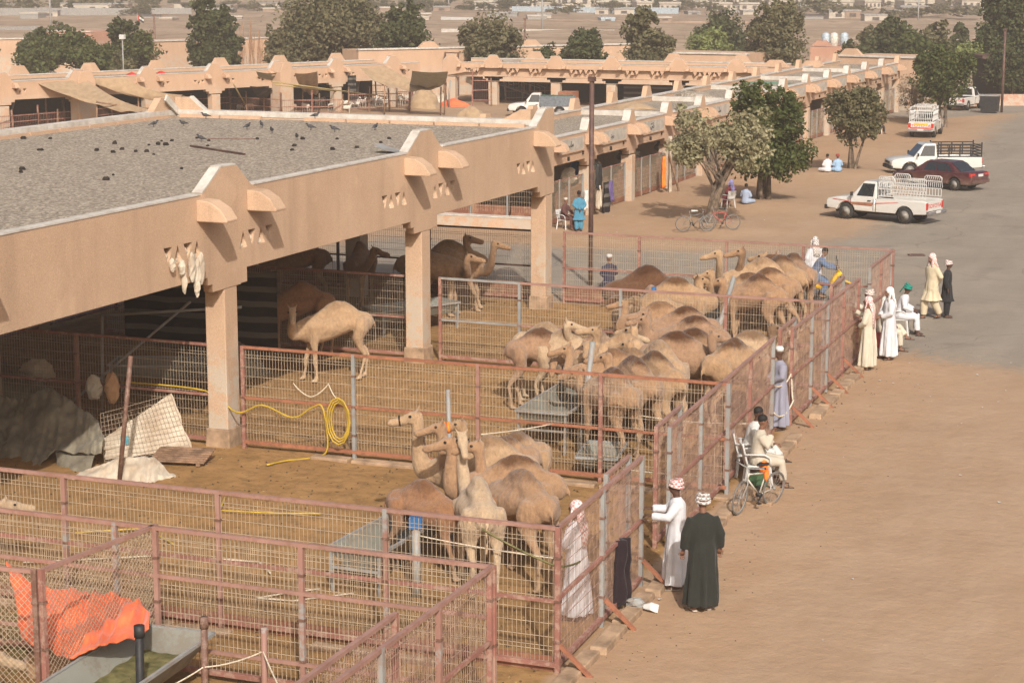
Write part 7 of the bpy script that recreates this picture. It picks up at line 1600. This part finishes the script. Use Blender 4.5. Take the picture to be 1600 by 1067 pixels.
for i, (px, py, lb) in enumerate(((240, 199, 'pigeon at the left, near the inner roof corner'), (287, 198, 'pigeon just right of the roof corner'), (322, 186, 'pigeon by the parapet right of the corner pinnacle'), (315, 222, 'pigeon above the dark rod on the roof'), (386, 203, 'pale pigeon near the back parapet'), (425, 209, 'pigeon right of the pale one on the roof'), (464, 219, 'dark pigeon among the stones in the middle of the roof'), (486, 204, 'light grey pigeon in the middle of the roof'), (523, 207, 'white breasted pigeon on the roof'), (586, 204, 'pigeon farthest right on the gravel roof'), (492, 186, 'pigeon perched on the back parapet'), (409, 200, 'small pigeon behind the others on the roof'))):
    p = G(px, py, roof_z if i != 10 else 5.37); o = bpy.data.objects.new('pigeon', pm); COL.objects.link(o); o.location = p; o.rotation_euler = (0, 0, rr.uniform(0, 6.28)); s_ = 1.0; o.scale = (s_,) * 3; tag(o, lb, 'pigeon', 'pigeons on the gravel roof')
stone = MB(); crumple(stone, (0, 0, .02), (.07, .05, .045), 5, 7, 5); sm_ = stone.mesh('stone', [M['dark']])
for i in range(46):
    q = rr.random(); px = rr.uniform(20, 640); py = rr.uniform(215, 240) if q < .6 else rr.uniform(215, 300)
    if py > 365 - .2 * px - 20: continue
    p = G(px, py, roof_z + .005); o = bpy.data.objects.new('stone', sm_); COL.objects.link(o); o.location = p; o.rotation_euler = (0, 0, rr.uniform(0, 6.28)); s_ = rr.uniform(.6, 1.3); o.scale = (s_,) * 3; tag(o, 'dark stone lying on the gravel roof of the shed', 'stone', 'dark stones on the gravel roof')
a_, c_ = G(298, 228, roof_z + .03), G(382, 241, roof_z + .03); b = MB(); b.bar(a_, c_, .06, .04); single(b, 'metal_rod', M['darksteel'], 'long dark rod lying on the gravel roof', 'rod', None, tuple(a_))
a_, c_ = G(325, 217, roof_z + .02), G(400, 217, roof_z + .02); b = MB(); b.bar(a_, c_, .02, .02); single(b, 'metal_rod', M['rust'], 'thin wire lying on the gravel roof behind the rod', 'wire', None, tuple(a_))
b = MB(); a_ = G(583, 240, roof_z); b.sheet(lambda u, v: (a_.x + u * .7, a_.y + v * .5, roof_z + .05 + .16 * (1 - u) ** 2), 8, 2); single(b, 'metal_scrap', M['galv'], 'curled grey metal sheet on the roof behind the second pinnacle', 'scrap', None, tuple(a_))
# litter and paper scraps on the sand
lt = MB(); q = random.Random(77)
paper = MB(); paper.add([(-.05, -.03, .012), (.05, -.035, .03), (.045, .03, .012), (-.04, .035, .025)], [(0, 1, 2, 3)]); pmesh = paper.mesh('paper_scrap', [M['white']])
for i in range(34):
    px, py = q.choice([(q.uniform(1010, 1590), q.uniform(620, 1050)), (q.uniform(1350, 1590), q.uniform(560, 640)), (q.uniform(900, 1400), q.uniform(300, 380))]); p = G(px, py)
    o = bpy.data.objects.new('paper_scrap', pmesh); COL.objects.link(o); o.location = (p.x, p.y, gz(p.x, p.y) + .01); s_ = q.uniform(.25, .8); o.scale = (s_,) * 3; o.rotation_euler = (0, 0, q.uniform(0, 6)); tag(o, 'scrap of paper lying on the sand outside the pens', 'litter', 'paper scraps on the sand')
# hung goods on the shop fronts
drape('hanging_cloth', 'orange cloth hung on the fourth shop pier', 'cloth', tuple(PX(1038, 245, SX + .35)), .5, 1.35, M['orange'], 3)
drape('hanging_cloth', 'long white cloth hung beside the orange one', 'cloth', tuple(PX(1047, 213, SX + .45)), .45, 2.9, M['tarp_white'], 4)
drape('hanging_cloth', 'black and white patterned cloth hung by the first pier', 'cloth', tuple(PX(947, 285, SX + .35)), .9, 1.5, M['stripes'], 5)
drape('hanging_cloth', 'white cloth strip hung on the pier behind the brown pole', 'cloth', tuple(PX(936, 290, SX + .4)), .35, .9, M['tarp_white'], 6)
drape('hanging_cloth', 'dark clothing bundle at the top of the first pier', 'cloth', tuple(PX(935, 256, SX + .4)), .5, 1.0, M['black'], 7)
drape('hanging_cloth', 'purple cloth behind the second shop gate', 'cloth', tuple(PX(955, 283, SX - .1)), .6, .85, M['purple'], 8)
drape('hanging_cloth', 'white sheet hung on the stall fence behind the standing blue figure', 'cloth', tuple(PX(916, 298, SX + .1)), .35, .75, M['white'], 9)
b = MB(); p = PX(908, 268, SX - 1.1); b.path([(p.x, p.y, .9), (p.x, p.y, 2.15)], .42, 18); single(b, 'blue_barrel', M['blue'], 'big blue plastic barrel in the shade of the first shop bay', 'barrel', None, (p.x, p.y, .9))
p = PX(889, 276, SX - .8); b = MB(); crumple(b, (p.x, p.y, 1.55), (.35, .3, .35), 91, 12, 8); single(b, 'sack', M['tarp_white'], 'grey sack beside the blue barrel in the first shop bay', 'sack', None, (p.x, p.y, 1.5))
for k in range(5):
    p = shop_at(sp[1 + k] + 2.2, .9, 1.7); b = MB(); crumple(b, tuple(p), (.5, .9, .35), 95 + k, 12, 8); single(b, 'sack', M['tarp_grey'], ['grey sacks in the second shop bay, behind the purple cloth', 'grey sacks in the third shop bay', 'grey sacks in the shop bay beside the orange hanging cloth', 'grey sacks in the shop bay behind the pale leaved tree', 'grey sacks in the shop bay left of the dark green tree'][k], 'sack', None, tuple(p))
a_, c_ = G(1045, 243, 1.9), G(1061, 300, 0.0); b = MB(); b.bar((SX + .5, PX(1045, 250, SX + .5).y, 1.7), (c_.x, c_.y, 0), .07); single(b, 'leaning_plank', M['wood'], 'plank leaning beside the long white cloth', 'plank', None, tuple(c_))
# ================================================================ TREES AND BACKGROUND
def crown_mesh(seed, lobes, nleaf, size, mat, flat=0.7, shell=0.55, name='crown'):
    """leaf-sized faces scattered through overlapping clumps; lobes = [(x,y,z,rx,ry,rz)]"""
    rs = np.random.RandomState(seed); wts = np.array([l[3] * l[4] * l[5] for l in lobes]) ** 0.7; wts /= wts.sum(); V = []; 
    # small clumps inside the lobes
    cl = []
    for i in range(max(60, nleaf // 34)):
        l = lobes[rs.choice(len(lobes), p=wts)]; d = rs.normal(size=3); d /= np.linalg.norm(d); r = rs.uniform(shell * .6, 1.0) ** 0.7
        cl.append((np.array(l[:3]) + d * r * np.array(l[3:6]), rs.uniform(.22, .42) * (l[3] + l[4] + l[5]) / 3))
    ci = rs.randint(0, len(cl), nleaf); C = np.array([cl[i][0] for i in ci]); Rr = np.array([cl[i][1] for i in ci])
    d = rs.normal(size=(nleaf, 3)); d /= np.linalg.norm(d, axis=1)[:, None]; P = C + d * (Rr * rs.uniform(.3, 1.05, nleaf) ** .6)[:, None]
    n = d * .8 + rs.normal(size=(nleaf, 3)) * .6 + np.array([0, 0, .35]); n /= np.linalg.norm(n, axis=1)[:, None]
    a = np.cross(n, rs.normal(size=(nleaf, 3))); a /= np.linalg.norm(a, axis=1)[:, None]; b = np.cross(n, a); s = size * rs.uniform(.55, 1.35, nleaf)
    a = a * s[:, None]; b = b * (s * flat)[:, None]; verts = np.stack([P - a, P - b * .9, P + a, P + b * .9], 1).reshape(-1, 3)
    me = bpy.data.meshes.new(name); nv = nleaf * 4; me.vertices.add(nv); me.vertices.foreach_set('co', verts.ravel().astype(np.float32)); me.loops.add(nv); me.loops.foreach_set('vertex_index', np.arange(nv, dtype=np.int32)); me.polygons.add(nleaf)
    me.polygons.foreach_set('loop_start', np.arange(0, nv, 4, dtype=np.int32)); me.polygons.foreach_set('loop_total', np.full(nleaf, 4, np.int32)); me.update(calc_edges=True); me.materials.append(mat); return me
def tree(label, base, h, w, mat, seed=0, n=7000, leaf=.11, trunk_h=None, stems=3, name='broadleaf_tree', group=None, shape='round', tr=.12, lean=0, zbase=None, cat='tree'):
    q = random.Random(seed); z0 = zbase if zbase is not None else gz(base[0], base[1]); t = thing(name, label, cat, (base[0], base[1], z0), 0, group)
    th = trunk_h if trunk_h is not None else h * .28; ch = h - th; lobes = []
    if shape == 'round':
        for i in range(11):
            a = q.uniform(0, 6.28); rr_ = q.uniform(.1, .32) * w; zz = th + ch * q.uniform(.22, .78); s_ = q.uniform(.16, .26); lobes.append((math.cos(a) * rr_, math.sin(a) * rr_, zz, w * s_, w * s_, ch * q.uniform(.16, .26)))
        lobes.append((0, 0, th + ch * .5, w * .40, w * .40, ch * .46))
    elif shape == 'tall':
        for i in range(15):
            v = q.uniform(.08, .92); a = q.uniform(0, 6.28); rr_ = w * .26 * (1 - abs(v - .4) * .95); s_ = q.uniform(.20, .30) * (1.1 - .5 * v); lobes.append((math.cos(a) * rr_, math.sin(a) * rr_, th + ch * v, w * s_, w * s_, ch * .16))
        lobes += [(0, 0, th + ch * .3, w * .40, w * .40, ch * .28), (0, 0, th + ch * .6, w * .30, w * .30, ch * .25)]
        for i in range(4): a = q.uniform(0, 6.28); lobes.append((math.cos(a) * w * .16, math.sin(a) * w * .16, th + ch * q.uniform(.82, .95), w * .12, w * .12, ch * .10))
    elif shape == 'hedge':
        for i in range(14): lobes.append((q.uniform(-.45, .45) * w, q.uniform(-.15, .15) * w, th + ch * q.uniform(.25, .72), w * .16, w * .14, ch * .36))
    elif shape == 'spread':
        for i in range(12): a = q.uniform(0, 6.28); rr_ = q.uniform(.1, .40) * w; lobes.append((math.cos(a) * rr_, math.sin(a) * rr_, th + ch * q.uniform(.35, .85), w * .20, w * .20, ch * .24))
    b = MB(); b.smooth = True
    for i in range(stems):
        a = i * 6.28 / stems + q.uniform(-.4, .4); r0 = tr * (1.0 if stems == 1 else .7); off = (0 if stems == 1 else tr * 1.3); l = lobes[q.randrange(len(lobes))]
        p0 = Vector((math.cos(a) * off, math.sin(a) * off, -.25)); p3 = Vector((l[0] * .9, l[1] * .9, l[2])); p1 = Vector((math.cos(a) * off * 1.6 + lean * .3, math.sin(a) * off * 1.6, th * .55)); p2 = p1.lerp(p3, .45) + Vector((q.uniform(-.2, .2), q.uniform(-.2, .2), .1))
        b.path(bez(p0, p1, p2, p3, 9), [r0 * (1.25 - .11 * k) for k in range(10)], 7)
        for j in range(4):
            l2 = lobes[q.randrange(len(lobes))]; s0 = bez(p0, p1, p2, p3, 9)[5]; b.path([s0, s0.lerp(Vector(l2[:3]), .5) + Vector((0, 0, .1)), Vector(l2[:3]) * .97], [r0 * .5, r0 * .3, r0 * .12], 5)
    b.build('trunk', M['bark'], t)
    link(crown_mesh(seed, lobes, int(n * 1.5), leaf, M[mat]), 'crown', t); return t
T = lambda px, py: (lambda p: (p.x, p.y))(G(px, py))
tree('dark green leafy tree in the street beside the pale leaved one', T(1192, 318), 4.9, 4.6, 'leaf_green', 1, 12000, .085, 1.0, 4, tr=.15, shape='tall')
tree('pale sunlit tree with a gnarled bare trunk behind the bicycles', T(1112, 352), 4.7, 4.3, 'leaf_pale', 2, 3600, .085, 1.5, 7, tr=.12, shape='spread')
tree('small olive tree with thin stems in the middle of the street sand', T(1331, 272), 4.1, 3.0, 'leaf_olive', 3, 9000, .085, 1.15, 4, tr=.10)
tree('round dark green tree beside the far white pickup', T(1471, 198), 5.1, 4.3, 'leaf_green', 4, 11000, .10, 1.25, 3, tr=.16)
tree('dry leafless shrub at the far end of the shops', T(1427, 188), 3.0, 2.6, 'leaf_dry', 5, 2600, .05, .3, 6, tr=.05, name='dry_shrub')
def PT(px, Yd): p = PY(px, 60, Yd); return (p.x, Yd)
def tree_at(label, px, Yd, ytop, wpx, mat, seed, n, leaf, shape='round', ybot=None, **kw):
    """px centre, top pixel, width in pixels at a given distance"""
    p = PY(px, ytop, Yd); dist = (Vector((p.x, Yd, p.z)) - Vector((0, 0, CAM_H))).length; h = p.z * 1.04; w_ = wpx / FOCAL_PX * dist * 1.2
    return tree(label, (p.x, Yd), h, w_, mat, seed, n, leaf, shape=shape, **kw)
tree_at('broad dark green hedge like tree behind the left row', 120, 146, 52, 165, 'leaf_green', 11, 9000, .16, 'hedge', trunk_h=.6, tr=.15)
tree_at('dark tree at the left end of the hedge', 55, 147, 48, 56, 'leaf_dark', 12, 3500, .15, 'tall', trunk_h=.8)
tree_at('dark pointed tree at the right end of the hedge', 195, 148, 30, 70, 'leaf_dark', 13, 5000, .16, 'tall', trunk_h=.8)
tree_at('tall dark green tree, left one of the pair behind the left row', 318, 147, -4, 58, 'leaf_dark', 14, 6000, .16, 'tall', trunk_h=1.0)
tree_at('dark green tree, right one of the pair behind the left row', 346, 147, 22, 60, 'leaf_dark', 15, 5500, .16, 'tall', trunk_h=1.0)
tree_at('huge olive green tree towering over the middle of the left row', 510, 148, -14, 165, 'leaf_olive', 16, 15000, .17, 'round', trunk_h=1.2, tr=.3)
tree_at('lower olive tree at the left foot of the huge one', 440, 144, 45, 60, 'leaf_olive', 17, 3500, .15, 'round', trunk_h=.5)
tree_at('dense dark tree at the right shoulder of the huge olive tree', 638, 146, 12, 105, 'leaf_dark', 18, 9000, .16, 'tall', trunk_h=.8)
tree_at('olive round tree behind the goalpost frame', 768, 145, 25, 98, 'leaf_olive', 19, 8000, .15, 'round', trunk_h=.8)
tree_at('low broad green tree behind the middle of the back arcade', 893, 145, 58, 100, 'leaf_dark', 20, 7000, .15, 'spread', trunk_h=.5)
tree_at('tall twin topped tree right of the low broad one', 1006, 145, 24, 90, 'leaf_olive', 21, 9000, .15, 'tall', trunk_h=.8)
tree_at('dark green tree behind the flat storage building', 1128, 178, 22, 78, 'leaf_dark', 22, 6000, .17, 'round', trunk_h=.8)
tree_at('light olive tree in front of the dark one at the storage building', 1108, 165, 42, 72, 'leaf_yellow', 23, 5500, .14, 'round', trunk_h=.6)
tree_at('tall thin grey olive eucalyptus at the right of the storage building', 1212, 152, 14, 115, 'leaf_olive', 24, 11000, .14, 'tall', trunk_h=.8)
tree_at('dark bush behind the end building, left one', 1336, 165, 64, 48, 'leaf_dark', 25, 3500, .15, 'round', trunk_h=.4)
tree_at('dark green tree behind the middle of the end building', 1395, 170, 36, 80, 'leaf_dark', 26, 7000, .16, 'tall', trunk_h=.6)
tree_at('brown green tree behind the right of the end building', 1462, 175, 40, 62, 'leaf_olive', 27, 5000, .16, 'tall', trunk_h=.6)
tree_at('dark tree between the end building and the tall right tree', 1500, 185, 42, 50, 'leaf_dark', 28, 4000, .17, 'tall', trunk_h=.6)
tree_at('yellow green tree beside the tall dark tree at the right', 1526, 158, 68, 58, 'leaf_yellow', 29, 4500, .13, 'round', trunk_h=2.0, stems=1, tr=.12)
tree_at('tall dark tree at the right edge of the picture', 1580, 160, -25, 95, 'leaf_dark', 30, 12000, .15, 'tall', trunk_h=1.6, tr=.25)
tree_at('lower dark mass of leaves under the tall right edge tree', 1585, 152, 62, 90, 'leaf_dark', 31, 8000, .14, 'round', trunk_h=.7)
tree_at('dry leafless tree beside the rusty pole behind the left row', 228, 150, 48, 34, 'leaf_dry', 32, 900, .10, 'tall', trunk_h=1.2, name='dry_tree')
tree_at('grey green shrub before the floodlight pole', 190, 142, 82, 40, 'leaf_olive', 33, 1500, .12, 'round', trunk_h=.2, name='shrub')
tree_at('small green bush behind the pink building at upper left', 100, 196, 38, 36, 'leaf_green', 34, 1200, .14, 'hedge', trunk_h=.3, name='shrub')
_tr = [o for o in bpy.data.objects if o.get('label', '').startswith('wide grey fodder trough')][0]
link(crown_mesh(77, [(x, y, .46, .34, .22, .035) for x in (-1.1, -.7, -.3, .1, .5, .9) for y in (-.1, .12)], 9000, .022, M['grass'], flat=.22, shell=.2, name='cut_grass'), 'cut_grass', _tr, kind='stuff')
_fh = G(60, 1010); tag(link(crown_mesh(78, [(_fh.x + q_, _fh.y + w_, .05, .7, .7, .10) for q_ in (-1, -.2, .6) for w_ in (-.9, 0, .8)], 9000, .03, M['grass'], flat=.2, shell=.2, name='loose_fodder'), 'loose_fodder'), kind='stuff')
tree_at('mid green tree filling the gap behind the end building', 1430, 168, 44, 60, 'leaf_green', 41, 4500, .16, 'round', trunk_h=.4)
tree_at('olive tree between the bush and the dark tree behind the end building', 1362, 178, 40, 46, 'leaf_olive', 42, 3500, .16, 'tall', trunk_h=.4)
# dark shaded wall and low wall behind the right trees
t = thing('boundary_wall', 'low red brown wall along the far road behind the bin', 'wall', (G(1500, 165).x, G(1500, 165).y, 0), YAW); b = MB(); b.box((12, 0, .35), (34, .3, .9)); b.build('wall', M['plaster_pink'], t)
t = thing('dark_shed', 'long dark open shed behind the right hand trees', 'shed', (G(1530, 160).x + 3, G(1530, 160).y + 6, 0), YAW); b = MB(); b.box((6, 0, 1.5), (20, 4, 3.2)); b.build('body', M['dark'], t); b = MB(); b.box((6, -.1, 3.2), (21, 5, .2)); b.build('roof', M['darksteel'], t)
# brushwood fence of palm fronds
t = thing('reed_screen', 'tall leaning screen of dry palm ribs behind the left row', 'screen', (PY(372, 60, 158).x, 158, 0)); b = MB(); q = random.Random(2)
for i in range(70): x = q.uniform(-1.2, 3.6); hh = q.uniform(3.2, 5.6) * (1 - .18 * abs(x - 1)); b.bar((x, q.uniform(-.2, .2), 0), (x + q.uniform(-.6, .3), q.uniform(-.2, .2), hh), .07, .03)
b.build('ribs', simple('dry_palm_ribs', (0.42, 0.25, 0.15), .9), t, kind='stuff')
# ---- distant plain: sheds, walls, scrub and the pale town
q = random.Random(9)
far_lf = {}
def far_tree(i, px, yb, hpx, wpx, mat):
    p = G(px, yb); dist = p.length; h = hpx / FOCAL_PX * dist; w_ = wpx / FOCAL_PX * dist; key = (mat, i % 4)
    if key not in far_lf: 
        lb = [(random.Random(i * 7 + k).uniform(-.32, .32), random.Random(i * 5 + k).uniform(-.3, .3), random.Random(i * 3 + k).uniform(.3, .72), .22, .22, .24) for k in range(7)]; far_lf[key] = crown_mesh(50 + i, lb, 620, .045, M[mat])
    o = bpy.data.objects.new('distant_tree', far_lf[key]); COL.objects.link(o); o.location = (p.x, p.y, gz(p.x, p.y) - .08 * h); o.scale = (w_, w_, h); o.rotation_euler = (0, 0, q.uniform(0, 6.28))
    tag(o, 'hazy scrub tree on the far plain', 'tree', 'hazy trees scattered over the far plain')
bands = [(34, 20, 0, 280), (30, 18, 150, 700), (26, 22, 560, 1000), (24, 16, 760, 1140), (22, 24, 1020, 1500), (34, 18, 1240, 1600), (26, 30, 0, 1600), (19, 32, 0, 1600), (13, 22, 0, 1600)]
k = 0
for yb, n, x0, x1 in bands:
    for i in range(n):
        far_tree(k, q.uniform(x0, x1), yb + q.uniform(-5, 4), q.uniform(9, 22), q.uniform(16, 46), q.choice(['leaf_olive', 'leaf_olive', 'leaf_dark'])); k += 1
for px, yb, hp, wp in ((1280, 42, 48, 85), (30, 28, 30, 80), (150, 26, 34, 90), (232, 24, 28, 60), (1395, 44, 24, 50), (890, 34, 26, 60), (1115, 34, 30, 45), (800, 26, 26, 90), (1500, 40, 30, 70), (1440, 38, 28, 90)):
    far_tree(k, px, yb, hp, wp, 'leaf_olive'); k += 1
M['fwall'] = simple('far_pale_wall', (0.52, 0.46, 0.38), .9, 0, .12, .3); M['fwall2'] = simple('far_brown_wall', (0.36, 0.26, 0.19), .9, 0, .2, .3); M['fdark'] = simple('far_window', (0.10, 0.085, 0.075), .8); M['froof'] = simple('far_tin_roof', (0.30, 0.29, 0.27), .8)
def far_house(px, yb, wpx, hpx, mat, label, group, depth=5, windows=0, roof=None, door=True):
    p = G(px, yb); dist = p.length; w_ = wpx / FOCAL_PX * dist; h = hpx / FOCAL_PX * dist; t = thing('distant_house' if group.startswith('pale') else 'distant_shed', label, 'house' if group.startswith('pale') else 'shed', (p.x, p.y, gz(p.x, p.y) - .2), YAW + R(q.uniform(-8, 8)), group)
    b = MB(); b.box((0, depth / 2, h / 2), (w_, depth, h)); b.build('wall', M[mat], t)
    b = MB(); b.box((0, depth / 2, h + .1), (w_ * 1.04, depth * 1.05, .25)); b.build('roof', M[roof or mat], t)
    rows = max(1, int(h / 3)) if windows else 1
    for r_ in range(rows):
        for i in range(windows or (1 if door else 0)):
            n_ = windows or 1; x = w_ * ((i + .5) / n_ - .5); b = MB(); b.box((x, -.05, (r_ + .55) * h / rows), (min(1.1, w_ / n_ * .4), .12, min(1.3, h / rows * .42))); b.build('window' if windows else 'door', M['fdark'], t)
    return t
grp = 'pale houses of the distant town'
k = 0
for row, (yb, hp0, hp1) in enumerate(((25, 10, 16), (20, 14, 24), (13, 16, 30))):
    x = 760 + row * 13
    while x < 1640:
        wpx = q.uniform(18, 40); 
        if q.random() < .88: far_house(x, yb + q.uniform(-2, 2), wpx, q.uniform(hp0, hp1), 'fwall', 'pale flat roofed house in the hazy town beyond the plain', grp, 9, windows=q.choice((2, 3, 4)))
        x += wpx + q.uniform(4, 22); k += 1
g2 = 'low sheds and huts on the far plain'
for (px, yb, w_, h_, mat, lb) in ((145, 28, 56, 13, 'fwall', 'long low white shed at upper left'), (180, 22, 40, 8, 'fwall2', 'low brown shed right of the long white one'), (20, 30, 30, 6, 'fwall', 'low pale wall at the upper left corner'), (101, 20, 12, 7, 'fwall', 'tiny white hut left of the scrub'), (120, 21, 16, 8, 'fwall', 'tiny pale hut among the scrub'), (176, 18, 10, 6, 'fwall', 'small white tank hut'), (940, 31, 20, 9, 'fwall', 'white hut with dark doorway above the back arcade trees'), (975, 31, 30, 9, 'fwall', 'long cream wall right of the white hut'), (850, 38, 22, 7, 'fwall', 'grey white shack on the plain'), (950, 46, 22, 5, 'tankblue', 'pale blue low roof on the slope'), (690, 27, 26, 7, 'fwall2', 'brown shed behind the dark middle tree'), (1310, 40, 30, 11, 'fwall', 'cream hut left of the farm sheds'), (1332, 40, 24, 12, 'fwall2', 'pinkish hut beside the cream one'), (1368, 45, 34, 10, 'fwall', 'flat cream shed in front of the dark trees'), (1400, 36, 26, 8, 'fwall2', 'brown lean to beyond the cream shed'), (1430, 28, 46, 6, 'fwall2', 'low wall among the far right trees'), (1530, 30, 44, 5, 'froof', 'grey roofs at the far right'), (330, 24, 60, 6, 'fwall2', 'low brown stables behind the tall pair of trees'), (420, 22, 34, 8, 'fwall', 'cream farm building behind the huge olive tree'), (1150, 32, 40, 6, 'fwall', 'long white wall behind the storage trees'), (1085, 30, 20, 5, 'froof', 'small grey roof on the plain')):
    far_house(px, yb, w_, h_, mat, lb, g2, 4, roof='froof' if mat != 'tankblue' else 'tankblue')
qf = random.Random(31)
for i in range(34):
    px = qf.uniform(0, 1600); yb = qf.uniform(22, 44); far_house(px, yb, qf.uniform(14, 52), qf.uniform(4, 9), qf.choice(('fwall', 'fwall2', 'fwall2', 'froof')), 'small flat shed or stable among the scrub of the far plain', 'small sheds among the scrub', 4, roof=qf.choice(('froof', 'fwall', 'fdark')), door=qf.random() < .5)
def long_wall(label, a_, b_, h, mat, cat='wall'):
    p, r_ = G(*a_), G(*b_); t = thing('distant_wall', label, cat, (p.x, p.y, gz(p.x, p.y) - .3)); d = r_ - p; d.z = 0; b = MB(); b.bar((0, 0, h / 2), (d.x, d.y, h / 2), .3, h, up=(0, 0, 1)); b.build('wall', M[mat], t)
long_wall('grey block wall crossing the plain at upper left', (-20, 36), (300, 36), 1.6, 'froof'); long_wall('pale blue painted wall on the plain', (800, 27), (1060, 30), 1.2, 'tankblue'); long_wall('white sheet covered bank on the plain', (690, 42), (740, 43), .8, 'white'); long_wall('grey wall low on the slope at left', (-20, 62), (60, 60), 1.0, 'froof'); long_wall('brown wire fence line on the slope', (820, 44), (1320, 50), .5, 'fwall2'); long_wall('pale wall at the foot of the slope behind the arcades', (690, 60), (960, 62), .8, 'coping')
for i, (px, yb, yt) in enumerate(((80, 58, -20), (847, 60, -20), (1434, 44, -10), (701, 24, -6), (1250, 24, 2), (560, 26, -8))):
    p = G(px, yb); h = PY(px, max(yt, -60), p.y).z; pole('tall thin pale mast rising from the plain, number of masts seen from left %d' % (i + 1) if False else ['tall grey mast at upper left', 'tall pale mast above the low broad tree', 'pale lamp mast above the end building', 'thin mast behind the dark middle tree', 'thin mast by the far right scrub', 'thin mast behind the huge olive tree'][i], p.x, p.y, h, .13, 'galv', None, 'mast', 'distant_mast')
for i, (px, yb, yt) in enumerate(((216, 60, 22), (90, 66, 36))):
    p = G(px, yb); h = PY(px, yt, p.y).z; t = pole(['flag pole with a red white green black flag, right one', 'flag pole with a small faded flag, left one'][i], p.x, p.y, h, .05, 'galv', None, 'flagpole', 'flag_pole')
    for c_, (dz, m_) in enumerate(((0, 'leaf_green'), (.28, 'white'), (.56, 'black'))):
        b = MB(); b.sheet(lambda u, v: (.28 + u * .75, .1 * math.sin(u * 6), h - .15 - dz - .28 * v - .35 * u), 6, 2); b.build('flag_band', M[m_], t)
    b = MB(); b.sheet(lambda u, v: (.05 + u * .23, .05 * math.sin(u * 6), h - .15 - .84 * v - .1 * u), 3, 3); b.build('flag_band', M['red'], t)
# ---- dusty air
hz = MB(); hz.box((-100, 520, 6.0), (2800, 1500, 16.0)); hm = bpy.data.materials.new('haze_air'); hm.use_nodes = True; ht = hm.node_tree; ht.nodes.remove(ht.nodes['Principled BSDF'])
pv = ht.nodes.new('ShaderNodeVolumePrincipled'); pv.inputs['Color'].default_value = (0.90, 0.85, 0.78, 1); pv.inputs['Density'].default_value = 0.00100; pv.inputs['Anisotropy'].default_value = 0.3
ht.links.new(pv.outputs[0], ht.nodes['Material Output'].inputs['Volume']); hz.build('haze', hm, kind='stuff')
